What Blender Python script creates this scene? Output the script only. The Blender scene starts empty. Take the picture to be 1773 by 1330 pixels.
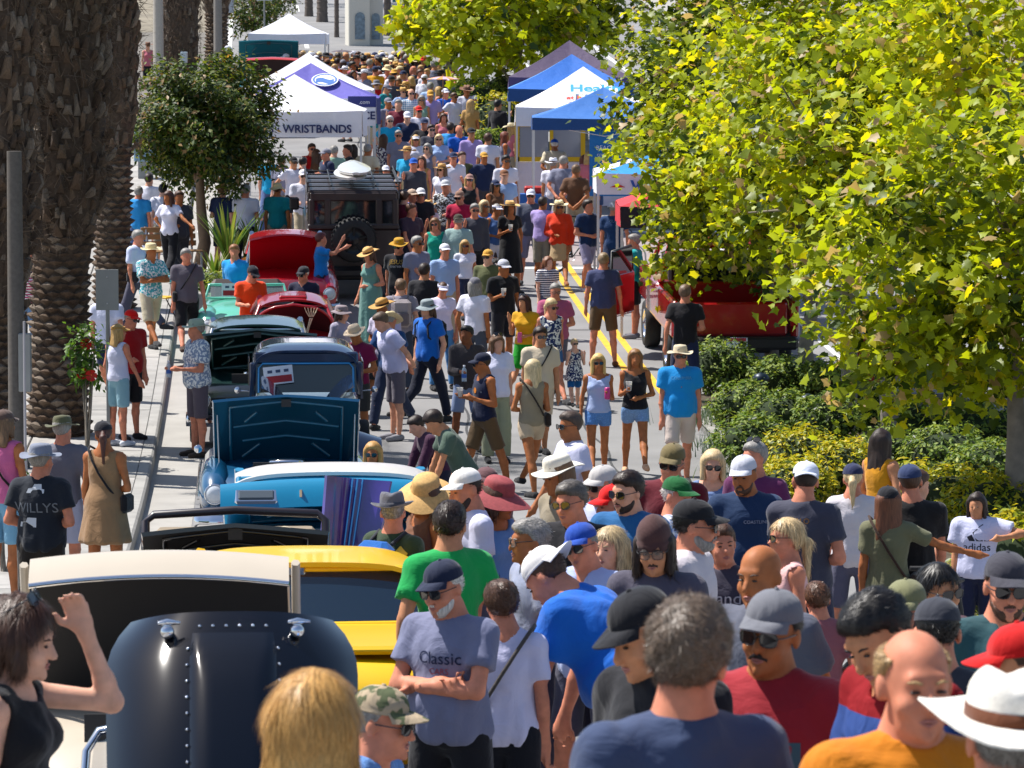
import bpy, math, random
import numpy as np
from mathutils import Vector, Matrix, Euler
random.seed(7); rng = np.random.default_rng(7)
sc = bpy.context.scene
COL = sc.collection
# ------------------------------------------------------------------ camera
FPX, CXP, CYP, YH = 6800.0, 886.5, 665.0, 100.0      # focal length and frame of the 1773 x 1330 view
PITCH = math.atan((CYP - YH) / FPX)
CAMZ = 6.0
cam = bpy.data.cameras.new('camera'); camo = bpy.data.objects.new('camera', cam); COL.objects.link(camo)
camo.location = (0, 0, CAMZ); camo.rotation_euler = (math.pi / 2 - PITCH, 0, 0)
cam.sensor_width = 36.0; cam.lens = 36.0 * FPX / 1773.0; cam.clip_start = 0.5; cam.clip_end = 3000
cam.dof.use_dof = True; cam.dof.focus_distance = 40.0; cam.dof.aperture_fstop = 14.0
sc.camera = camo
# ------------------------------------------------------------------ sky and sun
SUN_DIR = Vector((-0.47, 0.21, 0.86)).normalized()   # towards the sun
world = bpy.data.worlds.new('World'); sc.world = world; world.use_nodes = True
_n = world.node_tree.nodes; _l = world.node_tree.links
_sky = _n.new('ShaderNodeTexSky'); _sky.sky_type = 'NISHITA'; _sky.sun_disc = False
_sky.sun_elevation = math.asin(SUN_DIR.z); _sky.sun_rotation = math.atan2(SUN_DIR.x, SUN_DIR.y)
_l.new(_sky.outputs[0], _n['Background'].inputs['Color']); _n['Background'].inputs['Strength'].default_value = 0.10
sun = bpy.data.lights.new('sun', 'SUN'); sun.energy = 5.0; sun.angle = math.radians(0.53); sun.color = (1, .955, .89)
suno = bpy.data.objects.new('sun', sun); COL.objects.link(suno)
suno.rotation_euler = (-SUN_DIR).to_track_quat('-Z', 'Y').to_euler(); suno.location = (-30, -20, 60)
sc.view_settings.view_transform = 'Standard'; sc.view_settings.look = 'None'
sc.view_settings.exposure = 0.53; sc.view_settings.gamma = 1.0; sc.view_settings.use_curve_mapping = False
sc.render.engine = 'CYCLES'; sc.cycles.max_bounces = 6; sc.cycles.diffuse_bounces = 3; sc.cycles.glossy_bounces = 3
sc.cycles.transmission_bounces = 4; sc.cycles.transparent_max_bounces = 6
# ------------------------------------------------------------------ helpers
def hexc(h):
    h = h.lstrip('#'); h = ''.join(c * 2 for c in h) if len(h) == 3 else h; v = [int(h[i:i + 2], 16) / 255 for i in (0, 2, 4)]
    return tuple(c / 12.92 if c <= .04045 else ((c + .055) / 1.055) ** 2.4 for c in v)
def sat(c, k=1.24):
    c = hexc(c) if isinstance(c, str) else c; g = .2126 * c[0] + .7152 * c[1] + .0722 * c[2]; return tuple(max(.004, min(.9, g + (x - g) * k)) for x in c)
_cp, _sp = math.cos(PITCH), math.sin(PITCH)
def at(px, py, d):                       # the point seen at a pixel of the photograph, d metres ahead of the lens
    a = (px - CXP) / FPX * d; b = -(py - CYP) / FPX * d
    return Vector((a, d * _cp + b * _sp, CAMZ - d * _sp + b * _cp))
_GK = np.array([(-20, -.2), (0, -2.0), (8, -2.9), (12, -3.42), (18.4, -4.1), (25, -4.52), (32.5, -4.9), (41, -5.2), (50, -5.3), (56, -5.15), (62, -4.86), (73, -4.22),
                (90, -3.11), (113, -1.6), (140, .2), (180, 2.85), (300, 10.8), (420, 16.0), (900, 20.0), (2000, 21.0)])
def _pchip(x, y):
    h = np.diff(x); dl = np.diff(y) / h; m = np.zeros(len(x)); m[0], m[-1] = dl[0], dl[-1]
    m[1:-1] = (h[1:] * dl[:-1] + h[:-1] * dl[1:]) / (h[:-1] + h[1:])
    return m
_GM = _pchip(_GK[:, 0], _GK[:, 1])
def G(Y):                                # height of the street at distance Y
    Y = np.asarray(Y, float); i = np.clip(np.searchsorted(_GK[:, 0], Y) - 1, 0, len(_GK) - 2)
    x0, x1 = _GK[i, 0], _GK[i + 1, 0]; h = x1 - x0; t = np.clip((Y - x0) / h, 0, 1)
    r = ((1 + 2 * t) * (1 - t) ** 2 * _GK[i, 1] + t * (1 - t) ** 2 * h * _GM[i] + t * t * (3 - 2 * t) * _GK[i + 1, 1] + t * t * (t - 1) * h * _GM[i + 1]) + CAMZ
    return float(r) if r.ndim == 0 else r
SLANT = -0.068
def U(u, Y): return u + SLANT * Y        # street coordinate u (across) -> world x
def scale_at(Y): return FPX / (Y / _cp)
def find_d(px, py, H, dz=0.0, lo=30.0, hi=200.0):   # where a thing of height H whose top shows at (px, py) stands on the street
    f = lambda d: (lambda p: p.z - H - dz - G(p.y))(at(px, py, d))
    prev = f(lo); d = lo
    while d < hi:
        c = f(d + .25)
        if prev > 0 >= c: return d + .25 * prev / (prev - c)
        prev = c; d += .25
    return hi
def ground_pt(px, py, lo=20.0): d = find_d(px, py, 0, lo=lo); return at(px, py, d)

def mesh_np(name, V, F, smooth=False):
    me = bpy.data.meshes.new(name); V = np.asarray(V, np.float32); F = np.asarray(F, np.int32)
    k = F.shape[1]; me.vertices.add(len(V)); me.vertices.foreach_set('co', V.ravel())
    me.loops.add(F.size); me.loops.foreach_set('vertex_index', F.ravel())
    me.polygons.add(len(F)); me.polygons.foreach_set('loop_start', np.arange(0, F.size, k, dtype=np.int32))
    if smooth: me.polygons.foreach_set('use_smooth', np.ones(len(F), bool))
    me.update(calc_edges=True); return me
class MB:                                # collects polygons of any kind into one mesh
    def __init__(s): s.v, s.f, s.m, s.sm = [], [], [], []
    def add(s, V, F, mi=0, smooth=False):
        o = len(s.v); s.v += [tuple(p) for p in V]; s.f += [tuple(i + o for i in f) for f in F]; s.m += [mi] * len(F); s.sm += [smooth] * len(F); return s
    def box(s, c, size, rot=None, mi=0, taper=1.0, bev=0.0):
        x, y, z = [q / 2 for q in size]; M = rot.to_matrix() if isinstance(rot, Euler) else (rot or Matrix.Identity(3))
        if bev <= 0:
            P = [(-x, -y, -z), (x, -y, -z), (x, y, -z), (-x, y, -z), (-x * taper, -y * taper, z), (x * taper, -y * taper, z), (x * taper, y * taper, z), (-x * taper, y * taper, z)]
            Fs = [(0, 3, 2, 1), (4, 5, 6, 7), (0, 1, 5, 4), (1, 2, 6, 5), (2, 3, 7, 6), (3, 0, 4, 7)]
        else:
            b = min(bev, x * .9, y * .9, z * .9); P = []; Fs = []
            ring = lambda X, Y, Z: [(-X + b, -Y, Z), (X - b, -Y, Z), (X, -Y + b, Z), (X, Y - b, Z), (X - b, Y, Z), (-X + b, Y, Z), (-X, Y - b, Z), (-X, -Y + b, Z)]
            P = ring(x - b * .0, y, -z + b) + ring(x, y, z - b)
            ins = lambda Z: [(-x + 1.4 * b, -y + b, Z), (x - 1.4 * b, -y + b, Z), (x - b, -y + 1.4 * b, Z), (x - b, y - 1.4 * b, Z), (x - 1.4 * b, y - b, Z), (-x + 1.4 * b, y - b, Z), (-x + b, y - 1.4 * b, Z), (-x + b, -y + 1.4 * b, Z)]
            P = ins(-z) + P + ins(z)
            for k in range(3):
                for i in range(8): j = (i + 1) % 8; Fs.append((k * 8 + i, k * 8 + j, k * 8 + 8 + j, k * 8 + 8 + i))
            Fs += [tuple(range(7, -1, -1)), tuple(range(24, 32))]
        return s.add([Vector(c) + M @ Vector(p) for p in P], Fs, mi)
    def tube(s, pts, r, n=8, mi=0, caps=True, smooth=True, closed=False):
        pts = [Vector(p) for p in pts]; R = r if isinstance(r, (list, tuple)) else [r] * len(pts); V = []; F = []; up = None; m = len(pts)
        for i, p in enumerate(pts):
            a = pts[(i - 1) % m] if closed else pts[max(i - 1, 0)]; b = pts[(i + 1) % m] if closed else pts[min(i + 1, m - 1)]
            t = (b - a).normalized()
            if up is None: up = t.orthogonal().normalized()
            up = (up - t * up.dot(t)); up = up.normalized() if up.length > 1e-6 else t.orthogonal().normalized()
            sd = t.cross(up)
            for k in range(n): q = 2 * math.pi * k / n; V.append(p + (up * math.cos(q) + sd * math.sin(q)) * R[i])
        for i in range(m if closed else m - 1):
            for k in range(n): j = (k + 1) % n; i2 = (i + 1) % m; F.append((i * n + k, i * n + j, i2 * n + j, i2 * n + k))
        s.add(V, F, mi, smooth)
        if caps and not closed: s.add(V[:n], [tuple(range(n - 1, -1, -1))], mi); s.add(V[-n:], [tuple(range(n))], mi)
        return s
    def lathe(s, prof, n=20, c=(0, 0, 0), ax=(1, 1), axis='z', mi=0, smooth=True, a0=0, a1=2 * math.pi, M=None):
        V = []; F = []; full = abs(a1 - a0 - 2 * math.pi) < 1e-6; m = n if full else n + 1
        for r, z in prof:
            for k in range(m):
                q = a0 + (a1 - a0) * k / n; p = (r * math.cos(q) * ax[0], r * math.sin(q) * ax[1], z)
                if axis == 'x': p = (p[2], p[0], p[1])
                if axis == 'y': p = (p[0], p[2], p[1])
                p = Vector(p)
                if M is not None: p = M @ p
                V.append(p + Vector(c))
        for i in range(len(prof) - 1):
            for k in range(n if full else n): j = (k + 1) % m if full else k + 1; F.append((i * m + k, i * m + j, i * m + m + j, i * m + m + k))
        return s.add(V, F, mi, smooth)
    def grid(s, fn, nu, nv, mi=0, smooth=True, flip=False, thick=0.0):
        V = [Vector(fn(i / nu, j / nv)) for i in range(nu + 1) for j in range(nv + 1)]; w = nv + 1
        F = [(i * w + j, (i + 1) * w + j, (i + 1) * w + j + 1, i * w + j + 1) for i in range(nu) for j in range(nv)]
        if flip: F = [f[::-1] for f in F]
        if thick:
            N = [Vector((0, 0, 0)) for _ in V]
            for f in F:
                nn = (V[f[1]] - V[f[0]]).cross(V[f[3]] - V[f[0]])
                for i in f: N[i] += nn
            V2 = [v - n.normalized() * thick if n.length > 0 else v for v, n in zip(V, N)]; o = len(V)
            F2 = [tuple(i + o for i in f[::-1]) for f in F]
            bd = [i * w for i in range(nu + 1)] + [nu * w + j for j in range(1, w)] + [i * w + nv for i in range(nu - 1, -1, -1)] + [j for j in range(nv - 1, 0, -1)]
            F3 = [(bd[k], bd[k] + o, bd[(k + 1) % len(bd)] + o, bd[(k + 1) % len(bd)]) for k in range(len(bd))]
            if flip: F3 = [f[::-1] for f in F3]
            s.add(V + V2, F + F2, mi, smooth); s.add(V + V2, F3, mi, False) if False else s.add([(V + V2)[i] for f in F3 for i in f], [tuple(range(4 * k, 4 * k + 4)) for k in range(len(F3))], mi, False)
            return s
        return s.add(V, F, mi, smooth)
    def poly(s, pts, mi=0): return s.add(pts, [tuple(range(len(pts)))], mi)
    def prism(s, pts, ext, mi=0):
        P = [Vector(p) for p in pts]; e = Vector(ext); n = len(P)
        return s.add(P + [p + e for p in P], [tuple(range(n - 1, -1, -1)), tuple(range(n, 2 * n))] + [(i, (i + 1) % n, n + (i + 1) % n, n + i) for i in range(n)], mi)
    def build(s, name, mats, parent=None, loc=None, rot=None):
        me = bpy.data.meshes.new(name); me.from_pydata(s.v, [], s.f)
        me.polygons.foreach_set('use_smooth', s.sm); me.polygons.foreach_set('material_index', s.m)
        for m in (mats if isinstance(mats, (list, tuple)) else [mats]): me.materials.append(m)
        me.update(); return link(name, me, parent, loc, rot)
def link(name, me, parent=None, loc=None, rot=None, scale=None, mat=None):
    o = bpy.data.objects.new(name, me); COL.objects.link(o)
    if parent is not None: o.parent = parent
    if loc is not None: o.location = loc
    if rot is not None: o.rotation_euler = rot
    if scale is not None: o.scale = scale if hasattr(scale, '__len__') else (scale,) * 3
    if mat is not None: me.materials.append(mat)
    return o
def tag(o, label=None, cat=None, group=None, kind=None):
    for k, v in (('label', label), ('category', cat), ('group', group), ('kind', kind)):
        if v: o[k] = v
    return o
def empty(name, loc, rz=0.0, label=None, cat=None, group=None, scale=None):
    o = link(name, None, None, loc, (0, 0, rz), scale); o.empty_display_size = .1
    return tag(o, label, cat, group)
# ------------------------------------------------------------------ materials
_MC = {}
def mat(key, col, rough=.6, metal=0.0, coat=0.0, var=0.0, vscale=20.0, bump=0.0, bscale=60.0, spec=.5, sub=0.0, trans=0.0, emit=None, alpha=1.0, sheen=0.0, stretch=None, distort=0.0):
    if isinstance(col, str): col = hexc(col)
    k = (key, tuple(round(c, 3) for c in col), rough, metal, coat, var, vscale, bump, bscale, alpha, trans)
    if k in _MC: return _MC[k]
    m = bpy.data.materials.new(key); m.use_nodes = True; nt = m.node_tree; b = nt.nodes['Principled BSDF']
    b.inputs['Base Color'].default_value = (*col, 1); b.inputs['Roughness'].default_value = rough; b.inputs['Metallic'].default_value = metal
    b.inputs['Coat Weight'].default_value = coat; b.inputs['Coat Roughness'].default_value = .04; b.inputs['Specular IOR Level'].default_value = spec
    b.inputs['Transmission Weight'].default_value = trans; b.inputs['Alpha'].default_value = alpha; b.inputs['Sheen Weight'].default_value = sheen
    if sub: b.inputs['Subsurface Weight'].default_value = sub; b.inputs['Subsurface Radius'].default_value = (.012, .004, .002); b.inputs['Subsurface Scale'].default_value = 1.0
    if var or bump:
        tc = nt.nodes.new('ShaderNodeTexCoord'); src = tc.outputs['Object']
        if stretch:
            mp = nt.nodes.new('ShaderNodeMapping'); mp.inputs['Scale'].default_value = stretch; nt.links.new(src, mp.inputs[0]); src = mp.outputs[0]
    if var:
        nz = nt.nodes.new('ShaderNodeTexNoise'); nz.inputs['Scale'].default_value = vscale; nz.inputs['Detail'].default_value = 5; nt.links.new(src, nz.inputs['Vector'])
        mr = nt.nodes.new('ShaderNodeMapRange'); mr.inputs[1].default_value = .25; mr.inputs[2].default_value = .75; mr.inputs[3].default_value = 1 - var; mr.inputs[4].default_value = 1 + var
        nt.links.new(nz.outputs[0], mr.inputs[0]); mx = nt.nodes.new('ShaderNodeVectorMath'); mx.operation = 'SCALE'; mx.inputs[0].default_value = col
        nt.links.new(mr.outputs[0], mx.inputs['Scale']); nt.links.new(mx.outputs[0], b.inputs['Base Color'])
    if bump:
        nb = nt.nodes.new('ShaderNodeTexNoise'); nb.inputs['Scale'].default_value = bscale; nb.inputs['Detail'].default_value = 4; nb.inputs['Distortion'].default_value = distort; nt.links.new(src, nb.inputs['Vector'])
        bp = nt.nodes.new('ShaderNodeBump'); bp.inputs['Strength'].default_value = min(1, bump * 10); bp.inputs['Distance'].default_value = .1 * bump; nt.links.new(nb.outputs[0], bp.inputs['Height']); nt.links.new(bp.outputs[0], b.inputs['Normal'])
    _MC[k] = m; return m
chrome = mat('chrome', (.78, .79, .82), .07, 1.0)
steel = mat('steel', (.45, .46, .48), .35, .9)
rubber = mat('rubber', (.015, .015, .016), .75, var=.3)
blackp = mat('black_plastic', (.018, .018, .02), .45)
darkin = mat('dark_interior', (.012, .012, .014), .7)
glass = mat('tinted_glass', (.02, .03, .035), .03, spec=.8)
def paint(c, **k): return mat('car_paint', c, .28, 0.0, coat=1.0, var=.03, vscale=3.0, **k)
def textm(s, size, name='lettering', m=None, parent=None, M=None, bold=0.0, font=None):
    cu = bpy.data.curves.new('t', 'FONT'); cu.body = s; cu.size = size; cu.align_x = 'CENTER'; cu.align_y = 'CENTER'; cu.extrude = .002; cu.offset = bold; cu.resolution_u = 3; ob = bpy.data.objects.new('t', cu); COL.objects.link(ob)
    bpy.context.view_layer.update(); me = bpy.data.meshes.new_from_object(ob.evaluated_get(bpy.context.evaluated_depsgraph_get())); bpy.data.objects.remove(ob); bpy.data.curves.remove(cu); me.materials.clear(); me.materials.append(m); o = link(name, me, parent)
    if M is not None: o.matrix_local = M
    return o
# ------------------------------------------------------------------ ground, road, pavement
def strip(name, u0, u1, Y0, Y1, dz, m, step=2.0, kind='structure', parent=None, thick=0):
    f0 = u0 if callable(u0) else (lambda Y: u0); f1 = u1 if callable(u1) else (lambda Y: u1)
    Ys = np.arange(Y0, Y1 + step * .5, step); V = []; F = []
    for Y in Ys:
        z = G(Y) + dz; V += [(U(f0(Y), Y), Y, z), (U(f1(Y), Y), Y, z)]
        if thick: V += [(U(f0(Y), Y), Y, z - thick), (U(f1(Y), Y), Y, z - thick)]
    w = 4 if thick else 2
    for i in range(len(Ys) - 1):
        a = i * w; b = a + w; F.append((a, a + 1, b + 1, b))
        if thick: F += [(a + 2, a, b, b + 2), (a + 1, a + 3, b + 3, b + 1)]
    if thick: F += [(0, 2, 3, 1), (len(V) - 4, len(V) - 3, len(V) - 1, len(V) - 2)]
    me = bpy.data.meshes.new(name); me.from_pydata(V, [], F); me.materials.append(m); me.update(); o = link(name, me, parent)
    if kind and parent is None: o['kind'] = kind
    return o
asphalt = mat('asphalt', (.22, .217, .218), .85, var=.2, vscale=.7, bump=.02, bscale=90)
concrete = mat('concrete', (.34, .325, .30), .85, var=.12, vscale=2.2, bump=.01, bscale=70)
concrete2 = mat('kerb_concrete', (.31, .30, .28), .85, var=.2, vscale=3.0, bump=.015, bscale=60)
jointm = mat('joint_dirt', (.16, .145, .125), .9, var=.2)
soil = mat('soil', (.075, .055, .035), .95, var=.35, vscale=6, bump=.1, bscale=20)
yellowp = mat('yellow_road_paint', (.72, .42, .03), .7, var=.14, vscale=9)
whitep = mat('white_road_paint', (.68, .68, .66), .7, var=.12, vscale=9)
# base terrain
_Ys = np.concatenate([np.arange(-10, 200, 4.0), np.arange(200, 500, 25.0), [700, 1000, 1500, 2000]]); _Xs = [-900, -200, -60, -30, -14, 0, 14, 30, 60, 200, 900]
V = [(x, Y, G(Y) - .06) for Y in _Ys for x in _Xs]; w = len(_Xs)
F = [(i * w + j, i * w + j + 1, (i + 1) * w + j + 1, (i + 1) * w + j) for i in range(len(_Ys) - 1) for j in range(w - 1)]
g = link('ground', mesh_np('ground', V, F, True), mat=mat('dry_earth', (.22, .19, .14), .95, var=.25, vscale=.5)); g['kind'] = 'structure'
kerbu = lambda Y: -1.2 - .055 * max(0.0, 34 - Y)
strip('road', lambda Y: kerbu(Y) + .0, 17.2, 2, 420, 0.0, asphalt)
strip('gutter', lambda Y: kerbu(Y), lambda Y: kerbu(Y) + .58, 2, 150, .004, concrete)
sidewalk = strip('sidewalk', -9.0, lambda Y: kerbu(Y) - .16, 2, 150, .10, jointm)
slabm = [mat('paving_slab', c, .85, var=.2, vscale=1.6 + i, bump=.008, bscale=80) for i, c in enumerate([(.33, .315, .295), (.30, .29, .27), (.35, .335, .315)])]
Y = 30.0; k = 0
while Y < 104:
    L = 1.52
    for j in range(4):
        u1 = kerbu(Y + L / 2) - .165 - j * 1.53; u0 = u1 - 1.515
        mb = MB(); c = [(U(u0, Y), Y), (U(u1, Y), Y), (U(u1, Y + L - .02), Y + L - .02), (U(u0, Y + L - .02), Y + L - .02)]
        dz = .148 + random.uniform(-.004, .004); top = [Vector((x, y, G(y) + dz)) for x, y in c]; cen = sum(top, Vector()) / 4
        ins = [p + (cen - p) * .012 for p in top]; low = [p - Vector((0, 0, .014)) for p in top]; bot = [p - Vector((0, 0, .1)) for p in top]
        mb.add(ins + low + bot, [(0, 1, 2, 3)] + [(4 + a, 4 + (a + 1) % 4, (a + 1) % 4, a) for a in range(4)] + [(8 + a, 8 + (a + 1) % 4, 4 + (a + 1) % 4, 4 + a) for a in range(4)])
        mb.build('paving_slab', slabm[k % 3], sidewalk); k += random.choice((1, 1, 2))
    Y += L
def kerb_run(name, ufun, Y0, Y1, L=3.0, wdt=.16, h=.15):
    root = empty(name, (U(ufun(Y0), Y0), Y0, G(Y0))); root['kind'] = 'structure'; Y = Y0
    while Y < Y1 - .1:
        mb = MB(); pr = [(-wdt, 0), (-wdt, h), (-.035, h), (-.008, h - .022), (.006, 0), (.02, -.06)]; n = 4; V = []; F = []
        for i in range(n + 1):
            y = Y + (L - .012) * i / n
            for a, b in pr: V.append(Vector((U(ufun(y) + a, y), y, G(y) + b)) - root.location)
        q = len(pr)
        for i in range(n):
            for j in range(q - 1): F.append((i * q + j + 1, i * q + j, (i + 1) * q + j, (i + 1) * q + j + 1))
        F += [tuple(range(q)), tuple(range(n * q + q - 1, n * q - 1, -1))]
        mb.add(V, F).build('kerb_stone', concrete2, root); Y += L
    return root
kerb_run('kerb', kerbu, 3, 126)
# road paint
for du in (0.0, .30): strip('yellow_line', 5.9 + du, 6.02 + du, 58.5, 150, .005, yellowp)
strip('white_line', 1.62, 1.72, 3, 52, .005, whitep)
for y0, y1 in ((75.6, 75.9), (82.0, 82.3)): strip('crossing_line', -1.0, 16.5, y0, y1, .005, whitep, .3)
strip('crossing_band', -1.0, 16.5, 76.2, 81.7, .004, mat('crossing_paving', (.30, .25, .245), .85, var=.15, vscale=2), .5)
strip('white_line', 9.5, 9.6, 58.5, 140, .005, whitep)
for Y0 in range(130, 240, 12): strip('lane_dash', 2.2, 2.36, Y0, Y0 + 5, .006, whitep, 1)
for u in (-.6, 12.6): strip('white_line', u, u + .16, 126, 300, .006, whitep)
for Y0 in range(134, 240, 12): strip('lane_dash', 9.0, 9.16, Y0, Y0 + 5, .006, whitep, 1)
tar = mat('tar_seam', (.05, .05, .052), .7, var=.2)
for u0, a, ph in ((3.1, .12, 0), (4.6, .2, 2), (7.9, .15, 1)): strip('tar_seam', (lambda Y, u0=u0, a=a, ph=ph: u0 + a * math.sin(Y * .23 + ph) + .04 * math.sin(Y * 1.7)), (lambda Y, u0=u0, a=a, ph=ph: u0 + .035 + a * math.sin(Y * .23 + ph) + .04 * math.sin(Y * 1.7)), 24, 130, .006, tar, .4)
for Y0 in (47.0, 58.2, 66.5): strip('tar_seam', -.6, 6.0, Y0, Y0 + .05, .006, tar, .05)
strip('sidewalk', 17.2, 22, 20, 220, .12, concrete)
# ------------------------------------------------------------------ people: one continuous surface grown round a posed skeleton
class Field:
    def __init__(s, lo, hi, h, zf=None):
        s.h = h; lo = np.array(lo, np.float32); hi = np.array(hi, np.float32); s.lo = lo
        s.ax = [np.arange(lo[i], hi[i] + h, h).astype(np.float32) for i in range(3)]
        if zf is not None and lo[2] < zf - .2:                   # longer cells below zf
            zs = [zf]; st = h
            while zs[-1] > lo[2]: st = min(st * 1.2, 2.6 * h, max(.036, h)); zs.append(zs[-1] - st)
            s.ax[2] = np.concatenate([np.array(zs[::-1]), np.arange(zf + h, hi[2] + h, h)]).astype(np.float32)
        s.n = np.array([len(a) for a in s.ax]); s.F = np.full(tuple(s.n), .5, np.float32)
    def sl(s, lo, hi): return tuple(slice(int(max(0, np.searchsorted(s.ax[i], lo[i]) - 1)), int(min(s.n[i], np.searchsorted(s.ax[i], hi[i]) + 1))) for i in range(3))
    def pts(s, S): return s.ax[0][S[0]][:, None, None], s.ax[1][S[1]][None, :, None], s.ax[2][S[2]][None, None, :]
    def put(s, fn, lo, hi, k, op='u'):
        m = max(k, 0) + 2.5 * s.h + .02; S = s.sl(np.array(lo) - m, np.array(hi) + m)
        if any(q.stop <= q.start for q in S): return
        X, Y, Z = s.pts(S); d = fn(X, Y, Z).astype(np.float32); f = s.F[S]
        if op == 'u':
            hh = np.clip(.5 + .5 * (d - f) / k, 0, 1) if k > 0 else (d > f).astype(np.float32)
            s.F[S] = d + (f - d) * hh - k * hh * (1 - hh)
        else:
            d = -d if op == 's' else d; hh = np.clip(.5 - .5 * (d - f) / k, 0, 1) if k > 0 else (d < f).astype(np.float32)
            s.F[S] = d + (f - d) * hh + k * hh * (1 - hh)
    def cone(s, a, b, ra, rb, k=.02, op='u', flat=False):
        a = np.array(a, float); b = np.array(b, float); ba = b - a; L2 = max(ba @ ba, 1e-9); R = max(ra, rb)
        def fn(X, Y, Z):
            px, py, pz = X - a[0], Y - a[1], Z - a[2]; t0 = (px * ba[0] + py * ba[1] + pz * ba[2]) / L2; t = np.clip(t0, 0, 1)
            d = np.sqrt((px - ba[0] * t) ** 2 + (py - ba[1] * t) ** 2 + (pz - ba[2] * t) ** 2) - (ra + (rb - ra) * t)
            return np.maximum(d, (t0 - 1) * math.sqrt(L2)) if flat else d
        s.put(fn, np.minimum(a, b) - R, np.maximum(a, b) + R, k, op)
    def ell(s, c, r, k=.02, op='u', R=None):
        c = np.array(c, float); r = np.array(r, float); m = max(r)
        def fn(X, Y, Z):
            px, py, pz = X - c[0], Y - c[1], Z - c[2]
            if R is not None: px, py, pz = [R[0, i] * px + R[1, i] * py + R[2, i] * pz for i in range(3)]
            k0 = np.sqrt((px / r[0]) ** 2 + (py / r[1]) ** 2 + (pz / r[2]) ** 2) + 1e-6
            k1 = np.sqrt((px / r[0] ** 2) ** 2 + (py / r[1] ** 2) ** 2 + (pz / r[2] ** 2) ** 2) + 1e-6
            return k0 * (k0 - 1) / k1
        s.put(fn, c - m, c + m, k, op)
    def half(s, p, n, k=0.0):            # keep the side of the plane n points to
        p = np.array(p, float); n = np.array(n, float); n /= np.linalg.norm(n)
        X, Y, Z = s.pts((slice(None),) * 3); d = -((X - p[0]) * n[0] + (Y - p[1]) * n[1] + (Z - p[2]) * n[2])
        if k > 0:
            f = s.F; hh = np.clip(.5 - .5 * (d - f) / k, 0, 1); s.F = (d + (f - d) * hh + k * hh * (1 - hh)).astype(np.float32)
        else: s.F = np.maximum(s.F, d).astype(np.float32)
    def noise(s, amp, freq, rs, aniso=(1, 1, 1), nz=3):
        X, Y, Z = s.pts((slice(None),) * 3); t = 0
        for i in range(nz):
            v = rs.normal(size=3) * freq * (1.5 ** i) * np.array(aniso); v2 = rs.normal(size=3) * freq * .5 * np.array(aniso); ph = rs.uniform(0, 6, 2)
            t = t + np.sin(X * v[0] + Y * v[1] + Z * v[2] + ph[0] + 1.5 * np.sin(X * v2[0] + Y * v2[1] + Z * v2[2] + ph[1])) / (1.3 ** i)
        s.F += (amp * t / nz).astype(np.float32)
    def mesh(s):
        Fd = s.F; Fd[0] = Fd[-1] = .5; Fd[:, 0] = Fd[:, -1] = .5; Fd[:, :, 0] = Fd[:, :, -1] = .5
        ins = Fd < 0; nx, ny, nz = Fd.shape
        if not ins.any(): return np.zeros((0, 3)), np.zeros((0, 4), int)
        cnt = np.zeros((nx - 1, ny - 1, nz - 1), np.uint8)
        for i in (0, 1):
            for j in (0, 1):
                for k in (0, 1): cnt += ins[i:nx - 1 + i, j:ny - 1 + j, k:nz - 1 + k]
        act = (cnt > 0) & (cnt < 8); idx = np.argwhere(act); num = np.full(act.shape, -1, np.int32); num[act] = np.arange(len(idx))
        acc = np.zeros((len(idx), 3)); n = np.zeros(len(idx)); I, J, K = idx.T
        cor = [(0, 0, 0), (1, 0, 0), (0, 1, 0), (1, 1, 0), (0, 0, 1), (1, 0, 1), (0, 1, 1), (1, 1, 1)]
        val = [Fd[I + c[0], J + c[1], K + c[2]] for c in cor]
        for a, b in ((0, 1), (2, 3), (4, 5), (6, 7), (0, 2), (1, 3), (4, 6), (5, 7), (0, 4), (1, 5), (2, 6), (3, 7)):
            va, vb = val[a], val[b]; m = (va < 0) != (vb < 0); t = np.where(m, va / np.where(m, va - vb, 1), 0)
            ca, cb = np.array(cor[a]), np.array(cor[b]); acc += np.where(m[:, None], ca + (cb - ca) * t[:, None], 0); n += m
        W = idx + acc / n[:, None]; V = np.stack([np.interp(W[:, i], np.arange(s.n[i]), s.ax[i]) for i in range(3)], 1)
        Q = []
        for ax in range(3):
            sh = [slice(1, -1)] * 3; sh[ax] = slice(0, -1); s2 = list(sh); s2[ax] = slice(1, None)
            a = ins[tuple(sh)]; b = ins[tuple(s2)]; e = np.argwhere(a != b)
            if len(e) == 0: continue
            dirn = a[tuple(e.T)]; e = e + 1; e[:, ax] -= 1; u, v = [(1, 2), (2, 0), (0, 1)][ax]
            def cell(du, dv): c = e.copy(); c[:, u] -= du; c[:, v] -= dv; return num[c[:, 0], c[:, 1], c[:, 2]]
            q = np.stack([cell(1, 1), cell(0, 1), cell(0, 0), cell(1, 0)], 1); q[~dirn] = q[~dirn][:, ::-1]; Q.append(q)
        return V, np.concatenate(Q)

def rotm(x=0, y=0, z=0): return np.array(Euler((math.radians(x), math.radians(y), math.radians(z))).to_matrix())
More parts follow.
